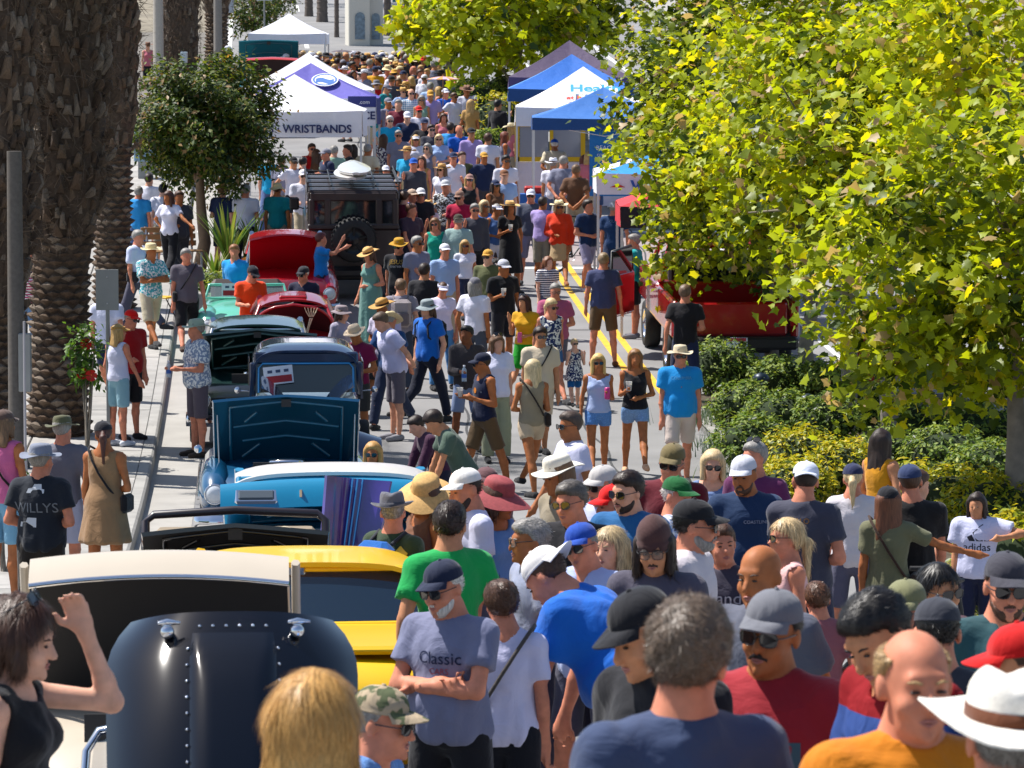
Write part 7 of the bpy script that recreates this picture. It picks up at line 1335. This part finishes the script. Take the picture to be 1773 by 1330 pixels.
hibiscus(150, 615, 50.8, (.22, .2, .42), 'red hibiscus bush climbing in front of the sign post'); hibiscus(8, 850, 38, (.16, .2, .3), 'red hibiscus at the frame edge beside the black printed shirt', 2)
# ------------------------------------------------------------------ canopies
def upright(loc, rz=0, tilt=0): return Matrix.Translation(loc) @ Matrix.Rotation(rz, 4, 'Z') @ Matrix.Rotation(math.pi / 2 + tilt, 4, 'X')
tent_m = lambda c: mat('tent_fabric', c, .75, var=.05, vscale=2, bump=.3, bscale=2.2, distort=1.5)
frame_m = mat('tent_frame', (.62, .62, .64), .35, .4)
def canopy(corner_px, Y, label, cols, val=None, W=3.0, D=3.0, ze=2.25, zp=3.15, vh=.30, group='pop-up canopies on the street', rz=.0, dz=0.0, legs=True, side='l'):
    """front corner seen at pixel column corner_px; cols = front, right, back, left roof colours"""
    d = Y / _cp; x = (corner_px - CXP) / FPX * d; cx = x + W / 2 if side == 'l' else x - W / 2; zg = G(Y + D / 2) + dz; o = empty('canopy', (cx, Y + D / 2, zg), rz, label, 'canopy', group); hx, hy = W / 2, D / 2
    cor = [Vector((-hx, -hy, ze)), Vector((hx, -hy, ze)), Vector((hx, hy, ze)), Vector((-hx, hy, ze))]; pk = Vector((0, 0, zp)); vals = val or cols
    for i in range(4):
        a, b = cor[i], cor[(i + 1) % 4]
        def f(u, v):
            p = a.lerp(b, u).lerp(pk, v); sag = -.10 * math.sin(math.pi * v) * (1 - .5 * abs(2 * u - 1)) - .03 * math.sin(math.pi * u) * (1 - v); return p + Vector((0, 0, sag))
        MB().grid(f, 14, 10, 0, True, flip=False).build('roof_panel', tent_m(cols[i]), o)
        n = (b - a).cross(Vector((0, 0, 1))).normalized()
        MB().grid(lambda u, v: a.lerp(b, u) + Vector((0, 0, -.03 * math.sin(math.pi * u) * (1 - v) - v * vh)) + n * (.012 + .018 * v * math.sin(u * 9 + i)), 16, 4, 0, True, flip=True).build('valance', tent_m(vals[i]), o)
    if legs:
        for c in cor: MB().box((c.x * .985, c.y * .985, ze / 2 - .1), (.045, .045, ze + .1)).build('leg', frame_m, o)
        for i in range(4):
            a, b = cor[i] * .98, cor[(i + 1) % 4] * .98; MB().tube([a - Vector((0, 0, .08)), a.lerp(b, .5) - Vector((0, 0, .34)), b - Vector((0, 0, .08))], .012, 5).build('truss_bar', frame_m, o)
    return o
WT = '#e2e0e6'; PU = '#5b55a8'
t1 = canopy(628, 83.0, 'white ticket and wristband canopy behind the off-roader', [WT] * 4, ze=2.36, zp=3.12, vh=.56, side='r'); navyt = mat('navy_print', '#252d5c', .7)
textm('TICKETS · WRISTBANDS', .235, m=navyt, parent=t1, M=upright((.02, -1.55, 1.97)), bold=.006)
t2 = canopy(652, 86.6, 'white and purple canopy with round emblem behind the ticket canopy', [PU, PU, WT, WT], [WT, '#2a3170', WT, WT], ze=2.36, zp=3.12, vh=.62, side='r')
textm('ADVANCE', .24, m=navyt, parent=t2, M=upright((.93, -1.545, 1.96)), bold=.006); MB().box((1.2, -1.53, 2.27), (.62, .012, .24)).build('valance_band', tent_m('#2a3170'), t2); textm('.com', .12, m=mat('white_print', '#dddde2'), parent=t2, M=upright((1.25, -1.545, 2.26)))
em = MB().lathe([(0, 0), (.30, 0)], 24).build('emblem', mat('emblem_white', '#e8e8f0'), t2); em.matrix_local = Matrix.Translation((.35, -.78, 2.75)) @ Matrix.Rotation(math.radians(28), 4, 'X'); MB().lathe([(.27, .004), (.23, .004)], 24).build('emblem_ring', mat('emblem_blue', '#3a6ab0'), em); MB().grid(lambda u, v: ((u - .5) * .4, -.16 + .2 * v + .05 * math.sin(u * 6), .005), 8, 2).build('emblem_wave', mat('emblem_blue', '#3a6ab0'), em)
canopy(642, 90.4, 'plain white canopy third in the row behind the purple one', [WT] * 4, ze=2.25, zp=3.1, vh=.35, side='r')
canopy(566, 117.5, 'white canopy far up the street behind the teal pickup', ['#e6e6f0'] * 4, W=2.3, D=2.3, ze=1.95, zp=2.55, vh=.32, side='r')
BL, DB = '#1d62b8', '#12437e'
w1 = canopy(893, 86.0, 'white canopy with yellow-framed windows and coloured lettering', [WT] * 4, ze=2.20, zp=3.08, vh=.42)
yf = mat('yellow_tape', '#d8ac08', .5); 
for c, s_ in (((-.75, -1.47, 1.82), (1.5, .03, .10)), ((-.75, -1.47, 1.06), (1.5, .03, .10)), ((-1.47, -1.47, 1.44), (.10, .03, .86)), ((-.72, -1.475, 1.44), (.08, .03, .70)), ((-.03, -1.475, 1.44), (.10, .03, .86)), ((-1.46, -1.49, 2.02), (.10, .02, .3))): MB().box(c, s_).build('window_frame', yf, w1)
for x in (-1.1, -.38): MB().box((x, -1.465, 1.44), (.62, .012, .66)).build('window_pane', mat('vinyl_window', (.25, .27, .32), .08, spec=.8), w1)
MB().grid(lambda u, v: (-1.5 + 3 * u, -1.46 + .02 * math.sin(u * 30), .04 + .96 * v), 30, 2).build('side_wall', tent_m('#d6cfe0'), w1)
hl = textm('Health', .42, m=mat('aqua_print', '#2a9ac0'), parent=w1, M=upright((.25, -.95, 2.60), 0, -math.radians(60)), bold=.012); textm('at home', .22, m=mat('red_print', '#c83c2a'), parent=w1, M=upright((-.02, -1.2, 2.40), 0, -math.radians(60)), bold=.008); textm('The', .16, m=mat('navy_print', '#252d5c', .7), parent=w1, M=upright((-.9, -1.55, 2.0)), bold=.004)
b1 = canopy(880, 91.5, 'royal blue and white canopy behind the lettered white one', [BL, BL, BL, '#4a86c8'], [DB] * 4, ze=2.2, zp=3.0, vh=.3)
canopy(881, 96.0, 'dark mauve canopy at the back of the tent row', ['#4a3c58'] * 4, ['#5a4c78'] * 4, ze=2.15, zp=3.05, vh=.3)
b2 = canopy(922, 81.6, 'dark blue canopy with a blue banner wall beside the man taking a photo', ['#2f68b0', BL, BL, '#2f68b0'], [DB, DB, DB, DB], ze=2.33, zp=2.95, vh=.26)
MB().grid(lambda u, v: (-.32 + 1.75 * u, -1.42 + .02 * math.sin(u * 14), .7 + 1.6 * v), 14, 3).build('banner_wall', tent_m('#1a6cae'), b2); textm('BEACH', .13, m=mat('white_print', '#dddde2'), parent=b2, M=upright((.02, -1.47, 1.7))); textm('COMMUNITY', .075, m=mat('white_print', '#dddde2'), parent=b2, M=upright((.06, -1.47, 1.55)))
b3 = canopy(1033, 69.6, 'white and sky blue canopy with script lettering beside the plane leaves', ['#2a8cd0', '#2a8cd0', WT, WT], [WT] * 4, ze=2.30, zp=2.85, vh=.38); textm('WAV', .30, m=mat('blue_print', '#1d55a8'), parent=b3, M=upright((-.55, -1.55, 2.05)), bold=.01); MB().add([(-1.28, -1.55, 2.05), (-1.0, -1.55, 2.05), (-1.12, -1.55, 2.11)], [(0, 1, 2)]).build('logo', mat('red_print', '#c83c2a'), b3)
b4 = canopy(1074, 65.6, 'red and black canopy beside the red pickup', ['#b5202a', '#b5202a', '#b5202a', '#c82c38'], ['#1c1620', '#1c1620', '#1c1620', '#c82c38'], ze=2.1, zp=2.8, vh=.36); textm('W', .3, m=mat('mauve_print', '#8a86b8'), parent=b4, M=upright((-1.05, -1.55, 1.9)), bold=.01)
# table, cooler
b = at(925, 345, 82.5); b.z = G(b.y); o = empty('display_table', b, 0, 'small table under a blue cloth beside the blue canopy leg', 'table'); MB().box((0, 0, .38), (.62, .6, .76), None, 0, taper=.96).build('table_cloth', tent_m('#1d5cae'), o); c = MB().box((0, 0, .84), (.42, .3, .16), None, 0, bev=.03).build('tray', mat('red_tray', '#b8221e'), None, Vector(b)); tag(c, 'red tray on the blue-clothed table', 'tray')
# far arch, orange tent, parasols
b = at(632, 90, 143.5); b.z = G(b.y); o = empty('white_arch', b, .2, 'white stuccoed monument with arched niches at the head of the street', 'monument'); wm = mat('stucco', (.62, .59, .52), .9, var=.06)
MB().box((-.28, 0, 1.5), (.78, .9, 4.0), None, 0, bev=.03, taper=1).build('pier', wm, o); MB().box((.38, .25, 1.5), (.56, .7, 4.0), None, 0, bev=.03).build('pier', mat('stucco_shade', (.55, .53, .48), .9, var=.06), o)  # second pier has a darker stucco copy, shade put into its colour
for x, y, w in ((-.26, -.456, .36), (.38, -.106, .30)): pts = [(x - w / 2, y, .2), (x + w / 2, y, .2)] + [(x + w / 2 * math.cos(a), y, 1.0 + w / 2 * math.sin(a)) for a in np.linspace(0, math.pi, 9)]; MB().prism(pts, (0, -.03, 0)).build('niche', mat('niche_tile', (.16, .22, .27), .5, var=.5, vscale=8), o)
b = at(697, 96, 126); b.z = G(b.y); o = empty('orange_tent', b, .3, 'orange pointed tent at the far end of the crowd', 'tent'); om = tent_m('#d8500e')
for a, bb in (((-.35, -.3), (.35, -.3)), ((.35, -.3), (.35, .3)), ((.35, .3), (-.35, .3)), ((-.35, .3), (-.35, -.3))): MB().poly([(a[0], a[1], 1.75), (bb[0], bb[1], 1.75), (0.05, 0, 2.4)]).build('panel', om, o)
MB().tube([(0.05, 0, 0), (0.05, 0, 2.4)], .03, 6).build('pole', frame_m, o)
def parasol(px, py, d, r, label, c1, c2, hgt=2.1):
    p = at(px, py, d); o = empty('parasol', (p.x, p.y, p.z), 0, label, 'parasol', 'parasols above the far crowd'); n = 16
    for i in range(n): MB().grid(lambda u, v: (r * u * math.cos((i + v) * 6.2832 / n), r * u * math.sin((i + v) * 6.2832 / n), .02 - .16 * u * u * r), 4, 1, 0, True).build('panel', mat('paper', c1 if i % 2 else c2, .8), o)
    MB().tube([(0, 0, .05), (0, 0, -.7)], .012, 6).build('handle', wood, o)
parasol(767, 134, 92.5, .40, 'orange and lilac paper parasol above the crowd', '#d89048', '#b8a0b8'); parasol(592, 88, 112, .36, 'dark parasol at the back of the crowd', '#4a3f48', '#5c5058')
# bicycles
def bicycle(loc, rz, label, step=False, col='#2a2c30'):
    o = empty('bicycle', loc, rz, label, 'bicycle', 'bicycles'); fm = mat('bike_frame', col, .35, .3)
    for y in (-.52, .52):
        w = MB().tube([(0, y + .33 * math.cos(a * .2618), .345 + .33 * math.sin(a * .2618)) for a in range(24)], .021, 8, closed=True).build('wheel', rubber, o); MB().tube([(0, y + .305 * math.cos(a * .2618), .345 + .305 * math.sin(a * .2618)) for a in range(24)], .008, 6, closed=True).build('rim', steel, w)
        s_ = MB(); [s_.tube([(0, y, .345), (0, y + .3 * math.cos(a), .345 + .3 * math.sin(a))], .0018, 3) for a in np.arange(0, 6.28, .35)]; s_.build('spokes', steel, w)
    f = MB(); [f.tube(p, .017, 8) for p in ([(0, .52, .345), (0, .10, .30)], [(0, .10, .30), (0, .17, .82)], [(0, .52, .345), (0, .16, .72)], [(0, .10, .30), (0, -.36, .78)], [(0, .15, .66 if step else .74), (0, -.34, .84)], [(0, -.37, .95), (0, -.42, .62), (0, -.52, .345)])]; f.build('frame', fm, o)
    MB().tube([(-.32, -.22, 1.06), (-.25, -.33, 1.05), (0, -.37, 1.0), (.25, -.33, 1.05), (.32, -.22, 1.06)], .012, 8).build('handlebar', blackp, o)
    for sd in (-1, 1): MB().tube([(sd * .32, -.22, 1.06), (sd * .34, -.12, 1.06)], .018, 8).build('grip', rubber, o)
    MB().grid(lambda u, v: ((v - .5) * (.06 + .14 * u), .02 + .27 * u, .87 + .02 * math.sin(3.1 * v)), 6, 6, 0, True, thick=.04).build('saddle', mat('saddle_brown', '#6a4a30', .6), o); MB().lathe([(.085, -.01), (.09, 0), (.085, .01)], 20, (.03, .10, .30), axis='x').build('chainring', steel, o)
b = ground_pt(998, 472); bicycle((b.x, b.y, G(b.y)), 2.2, 'dark bicycle held beside the man in navy shirt')
b = at(1570, 1000, 27.2); bicycle((b.x, b.y, G(b.y)), 1.75, 'dark bicycle with brown saddle behind the olive-shirted woman', True)
# ------------------------------------------------------------------ farther crowd (shared body meshes, own colours)
CN = {'white': '#d6d6e2', 'black': '#1b1b20', 'navy': '#1c2744', 'grey': '#77798a', 'charcoal': '#3f4049', 'sky blue': '#4a90cc', 'turquoise': '#1d98c0', 'royal blue': '#1f58b0', 'teal': '#2e7f86', 'sage green': '#8aa596', 'olive': '#5c5f45', 'red': '#a8202a', 'maroon': '#5e1f2e', 'rose': '#b8717c', 'pink': '#cf8ca0', 'purple': '#4c2258', 'lilac': '#a394c4', 'mustard': '#c4931c', 'orange': '#cc5a1c', 'cream': '#cfc4ae', 'tan': '#a8885e', 'brown': '#5a4132', 'plaid blue': '#5a86a8', 'pale blue': '#9db2d6', 'flowered': '#3a3350'}
HATW = {'c': 'cap', 's': 'straw', 'b': 'bucket', 'v': 'visor', None: None}; HATL = {'cap': 'cap', 'straw': 'straw hat', 'bucket': 'bucket hat', 'visor': 'visor'}
HATC = {'white': '#dcdce4', 'black': '#1c1c20', 'navy': '#222c4a', 'grey': '#7e7e88', 'tan': '#c69c5c', 'blue': '#2a56a8', 'cream': '#d8c9a4', 'red': '#b32028', 'brown': '#7c5844', 'golden': '#c8a05a'}
VARS = [dict(top='tee', bot='shorts'), dict(top='tee', bot='pants', legs='wide'), dict(top='shirt', bot='shorts', arml='cup'), dict(top='polo', bot='long_shorts', fat=.4), dict(top='tee', bot='jeans', legs='walk', armr='look'), dict(top='tee', bot='shorts', armr='hip', fat=.2), dict(top='tee', bot='long_shorts', arml='cross2', armr='cross', fat=.5), dict(top='long', bot='jeans', armr='phone', legs='walk'), dict(top='shirt', bot='shorts', arml='behind', armr='behind', hpitch=12)]
FVARS = [dict(fem=True, top='tank', bot='shorts'), dict(fem=True, top='tee', bot='jeans', arml='waist'), dict(fem=True, top='crop', bot='shorts', legs='walk'), dict(fem=True, top='dress', skirt=.5)]
_used = set()
def Q(px, py, col, where, hat=None, hatc='white', hair=None, hc=None, fem=None, rot=None, H=None, v=None, skin=None, glasses=None, bc=None, hold=None, dz=0.0):
    rs = np.random.default_rng(int(px * 131 + py * 17)); fem = rs.random() < .4 if fem is None else fem; bank = FVARS if fem else VARS; vi = int(rs.integers(len(bank))) if v is None else v
    hair = hair or (rs.choice(['long', 'bob', 'ponytail', 'long']) if fem else rs.choice(['short', 'short', 'short', 'bald' if not hat else 'short'])); S = dict(bank[vi]); S.update(hair=hair, tc=CN[col], hc=hc or str(rs.choice(['br', 'db', 'gr', 'bl', 'sb', 'bk', 'wh'] if not fem else ['br', 'db', 'bl', 'pl', 'sb'])), skin=skin or str(rs.choice(['l', 'm', 'r', 'r', 't', 'p'])), bc=bc or str(rs.choice(['#2a3046', '#8a8478', '#3a3a40', '#55658a', '#b0a490', '#1c1c22'])))
    if col == 'plaid blue': S['tpat'] = 'plaid'
    if col == 'flowered': S['tpat'] = 'floral'
    hk = HATW[hat]
    if hk: S.update(hat=hk, hatc=HATC[hatc])
    if glasses is None: glasses = rs.random() < .45
    if glasses: S['glasses'] = True
    rot = float(rs.normal() * 45 + (180 if rs.random() < .38 else 0)) if rot is None else rot; H = H or float(rs.normal(1.67 if fem else 1.78, .05))
    J = skeleton(S); kk = H / 1.765; T = J['head'] + J['RH'] @ np.array((0, 0, HTOP[hk])); d = find_d(px, py, kk * T[2], dz, lo=45); w = at(px, py, d)
    hairw = {'long': 'long hair', 'bob': 'bobbed hair', 'ponytail': 'ponytail', 'short': 'short hair', 'bald': 'bald head', 'curly': 'curly hair'}[hair]; hcw = {'br': 'brown', 'db': 'dark', 'gr': 'grey', 'bl': 'blond', 'pl': 'pale blond', 'sb': 'light brown', 'bk': 'black', 'wh': 'white'}.get(S['hc'], 'red-brown')
    gm = {'dress': 'dress', 'tank': 'tank top', 'crop': 'blouse', 'polo': 'polo shirt', 'shirt': 'button shirt'}.get(S['top'], 'shirt'); base = ('woman' if fem else 'man') + ' in %s %s' % (col, gm); cand = [base + (', %s %s' % (hatc, HATL[hk]) if hk else ', ' + (hcw + ' ' + hairw if hair != 'bald' else hairw)) + ', ' + where]
    cand.append(cand[0].replace(', ' + where, (', sunglasses' if glasses else ', bare face') + ', ' + where)); cand.append(cand[1].replace(', ' + where, ' and %s, ' % (hcw + ' ' + hairw) + where)); lab = next((c for c in cand if c not in _used), cand[-1]); _used.add(lab)
    grp = 'crowd up the street'; s = FPX / d
    return person(S, (w.x, w.y, G(w.y) + dz), math.radians(rot), kk, lab, grp, .026, proto=('p', fem, vi, hair, bool(hk)))
T_ = 'under the ticket canopy'; D_ = 'behind the off-roader'; M_ = 'in the crowd beside the tents'; F_ = 'in the far crowd'; R_ = 'beside the blue canopy'; X_ = 'at the far end of the street'
for a in [(525, 292, 'white', D_, 'c', 'white', None, None, False, 10, 1.86), (480, 316, 'teal', 'behind the raised red hood', 'b', 'cream', None, None, False, 170, 1.8), (425, 318, 'white', 'beside the litter bin', None, 'white', 'short', 'gr', False, 170, 1.84), (385, 318, 'navy', 'beside the litter bin', None, None, None, None, False, 150), (468, 262, 'turquoise', T_, None, None, 'short', 'gr', False, 165), (488, 268, 'grey', T_, 'c', 'black', None, None, False, -20), (508, 270, 'white', T_, 'c', 'black', None, None, False, 30), (524, 272, 'black', T_, None, None, 'short', 'bk', False, 170), (565, 256, 'navy', T_, 'c', 'grey', None, None, False, -60), (578, 252, 'sage green', T_, None, None, 'short', 'gr', False, 175), (548, 258, 'brown', T_, None, None, 'long', 'br', True, 160), (602, 250, 'black', T_, None, None, 'short', 'db', False, -70), (612, 250, 'tan', T_, None, None, 'long', 'db', True, 175), (636, 250, 'cream', T_, None, None, 'short', 'gr', False, 165), (540, 248, 'red', T_, None, None, 'short', 'db', False, 20),
          (668, 285, 'brown', 'behind the roof rack', 'c', 'white', None, 'br', True, 5), (690, 305, 'charcoal', D_, 'c', 'grey'), (705, 252, 'turquoise', D_, 's', 'tan', None, 'gr', False, -30), (716, 272, 'charcoal', D_, 'c', 'blue', None, None, False, 5, 1.84), (765, 282, 'white', 'beside the woman with very long fair hair', 's', 'tan', None, None, True, -30), (740, 248, 'grey', M_, None, None, 'bob', 'gr', True), (876, 268, 'white', 'beside the tent wall', None, None, 'short', 'bk', False, 20, 1.84), (873, 292, 'pale blue', 'beside the tent wall', 'c', 'brown', None, None, False, 15), (858, 310, 'brown', 'in front of the tent wall', 'c', 'navy', None, 'db', True, 30), (760, 232, 'pale blue', M_, None, None, 'bob', 'pl', True, 0, 1.68), (795, 216, 'royal blue', M_, None, None, 'bald', None, False, 25, 1.84), (816, 220, 'lilac', M_, 'c', 'black', None, None, False, 20, 1.84), (780, 212, 'sky blue', M_, None, None, 'short', 'db', False, 160), (747, 215, 'charcoal', M_, None, None, 'short', 'db', False, 12, 1.8), (735, 204, 'black', M_, 'c', 'navy', None, None, False, -10), (675, 200, 'turquoise', M_, None, None, 'short', 'wh', False, 10, 1.8), (705, 192, 'navy', M_, 'c', 'white', None, None, False, 5, 1.84), (664, 232, 'flowered', M_, None, None, 'long', 'br', True, 165), (672, 168, 'grey', M_, 'c', 'grey', None, None, False, 35, 1.84), (712, 153, 'plaid blue', M_, None, None, 'bald', None, False, 10, 1.86), (745, 155, 'lilac', M_, 'c', 'tan', None, None, False, 5, 1.84), (698, 150, 'pale blue', M_, 's', 'golden', None, None, False, 20), (771, 152, 'royal blue', M_, 'c', 'white', None, None, False, 30, 1.8), (815, 172, 'tan', M_, None, None, 'long', 'bl', True, 165), (822, 164, 'black', M_, 'c', 'white', None, 'db', True, 0), (786, 160, 'white', M_, None, None, 'short', 'br', False), (808, 147, 'white', M_, 's', 'brown', None, None, False, 10), (655, 175, 'cream', M_, None, None, 'long', 'bl', True), (647, 160, 'teal', M_, 'c', 'black', None, None, False), (862, 172, 'black', R_, None, None, 'short', 'bk', False, 140, 1.86), (857, 167, 'cream', R_, 's', 'brown', None, 'br', True, 160), (874, 228, 'grey', R_, None, None, 'long', 'rd', True, 100), (886, 212, 'rose', R_, 's', 'cream', None, 'bl', True, 120), (960, 240, 'cream', 'holding up a phone under the blue banner', 'c', 'blue', None, None, False, 180), (958, 272, 'white', 'beside the blue-clothed table', 's', 'white', None, 'gr', False, 165), (975, 270, 'grey', 'beside the blue-clothed table', None, None, 'short', 'gr', False, 160, 1.84), (997, 285, 'brown', 'beside the blue-clothed table', None, None, 'short', 'sb', False, 165, 1.84), (1020, 262, 'rose', 'in front of the blue banner', None, None, 'bob', 'bl', True, 170), (1012, 268, 'tan', 'in front of the blue banner', None, None, 'long', 'rd', True, 160), (1030, 258, 'orange', 'in front of the blue banner', None, None, 'bald', None, False, 165),
          (240, 322, 'sky blue', 'behind the slimmer palm', None, None, 'short', 'gr', False, 170), (258, 300, 'white', 'behind the slimmer palm', None, None, 'short', 'db', False, 160), (282, 318, 'white', 'beneath the round-headed tree', None, None, 'short', 'bk', False, 175), (310, 330, 'charcoal', 'beneath the round-headed tree', None, None, 'short', 'br', False, 20), (395, 78, 'mustard', 'beside the teal pickup', 'c', 'white', None, None, False, 120), (256, 72, 'rose', 'behind the lamp column', 's', 'brown', None, 'br', True, 20), (495, 92, 'grey', 'beside the teal pickup', 'c', 'white', None, None, False, -60)]:
    Q(*a)
for a in [(584, 100, 'white', F_, None, None, 'short', 'db', False, 165), (610, 106, 'rose', F_, None, None, 'short', 'bk', False), (645, 100, 'cream', F_, None, None, 'bald', None, False, 5), (656, 122, 'brown', F_, None, None, 'long', 'rd', True), (662, 92, 'teal', F_, 'c', 'navy', None, None, False, 170), (640, 102, 'grey', F_, None, None, 'short', 'gr', False), (678, 130, 'charcoal', F_, 'c', 'black', None, None, False, 160), (652, 138, 'red', F_, 'b', 'grey', None, None, False), (685, 106, 'pink', F_, 's', 'golden', None, 'br', True, 20), (694, 108, 'white', F_, 's', 'tan', None, 'br', True, -10), (712, 102, 'mustard', F_, 's', 'golden', None, 'db', True, 170), (725, 100, 'purple', F_, 's', 'cream', None, 'br', True), (702, 140, 'black', F_, 's', 'golden', None, 'bl', True), (712, 132, 'brown', F_, None, None, 'bob', 'bl', True), (735, 128, 'white', F_, 'c', 'white', None, None, False), (745, 142, 'pale blue', F_, None, None, 'short', 'gr', False), (760, 150, 'pink', F_, None, None, 'long', 'bl', True), (790, 128, 'navy', F_, None, None, 'short', 'db', False, 160), (625, 125, 'white', F_, None, None, 'short', 'bk', False), (600, 128, 'maroon', F_, None, None, 'short', 'db', False), (630, 95, 'black', F_, None, None, 'short', 'bk', False), (668, 145, 'teal', F_, 'c', 'grey', None, None, False), (752, 105, 'grey', F_, None, None, 'short', 'gr', False, 165), (765, 100, 'tan', F_, None, None, 'long', 'bl', True, 165), (780, 104, 'olive', F_, None, None, 'short', 'br', False), (793, 100, 'lilac', F_, None, None, 'short', 'br', False), (735, 96, 'navy', F_, 'c', 'red', None, None, False), (720, 120, 'sky blue', F_, None, None, 'bob', 'br', True), (690, 135, 'grey', F_, None, None, 'bob', 'sb', True)]: Q(*a)
for a in [(735, 455, 'black', 'behind the white visor', None, None, 'short', 'db', False, 160), (770, 420, 'pale blue', 'behind the teal tank top', 'c', 'white', None, None, False, 20), (805, 415, 'white', 'beside the pale green shirt', None, None, 'long', 'bl', True, 10), (845, 430, 'olive', 'behind the black shirt with beer', 'c', 'tan', None, None, False, -20), (722, 408, 'grey', 'beside the black lettered shirt', None, None, 'short', 'gr', False, 40), (742, 345, 'white', 'behind the teal tank top', 's', 'tan', None, 'br', True, 0), (700, 330, 'maroon', 'beside the off-roader', None, None, 'short', 'br', False, 160), (822, 352, 'charcoal', 'behind the bright blue tank top', None, None, 'short', 'gr', False, 10), (940, 340, 'lilac', 'behind the orange top', None, None, 'short', 'db', False, 150), (785, 262, 'white', M_, 'c', 'navy', None, None, False, 10), (730, 270, 'tan', M_, None, None, 'long', 'br', True, -10), (690, 225, 'grey', M_, None, None, 'short', 'gr', False, 5), (720, 232, 'white', M_, 'v', 'white', None, 'bl', True, 5), (800, 262, 'olive', M_, None, None, 'short', 'br', False, 20), (768, 196, 'rose', M_, None, None, 'bob', 'br', True, 10), (725, 182, 'white', M_, 'c', 'red', None, None, False, 15), (690, 172, 'maroon', M_, None, None, 'short', 'gr', False, -15), (730, 165, 'sage green', M_, None, None, 'bob', 'gr', True, 0), (838, 262, 'navy', M_, 'c', 'tan', None, None, False, 20), (845, 230, 'white', M_, None, None, 'short', 'br', False, 165)]: Q(*a)
_cl = list(CN); _hc = list(HATC); _r = np.random.default_rng(3); k = 0
for row, (y0, x0, x1, n) in enumerate(((89, 498, 700, 17), (93, 505, 735, 18), (99, 540, 740, 13), (112, 565, 760, 10), (120, 600, 800, 9))):
    for i in range(n):
        px = x0 + (x1 - x0) * (i + _r.uniform(.2, .8)) / n; py = y0 + _r.normal() * 1.5
        Q(float(px), float(py), _cl[(k * 7 + row) % len(_cl)] if _r.random() < .35 else str(_r.choice(['white', 'navy', 'grey', 'charcoal', 'pale blue', 'black', 'cream', 'olive'])), X_ if row < 2 else F_, [None, 's', None, 's', 'c', 'b', 'c', None][k % 8], ['white', 'golden', 'cream', 'tan', 'grey', 'black', 'navy', 'white', 'brown', 'cream'][(k * 3) % 10]); k += 1
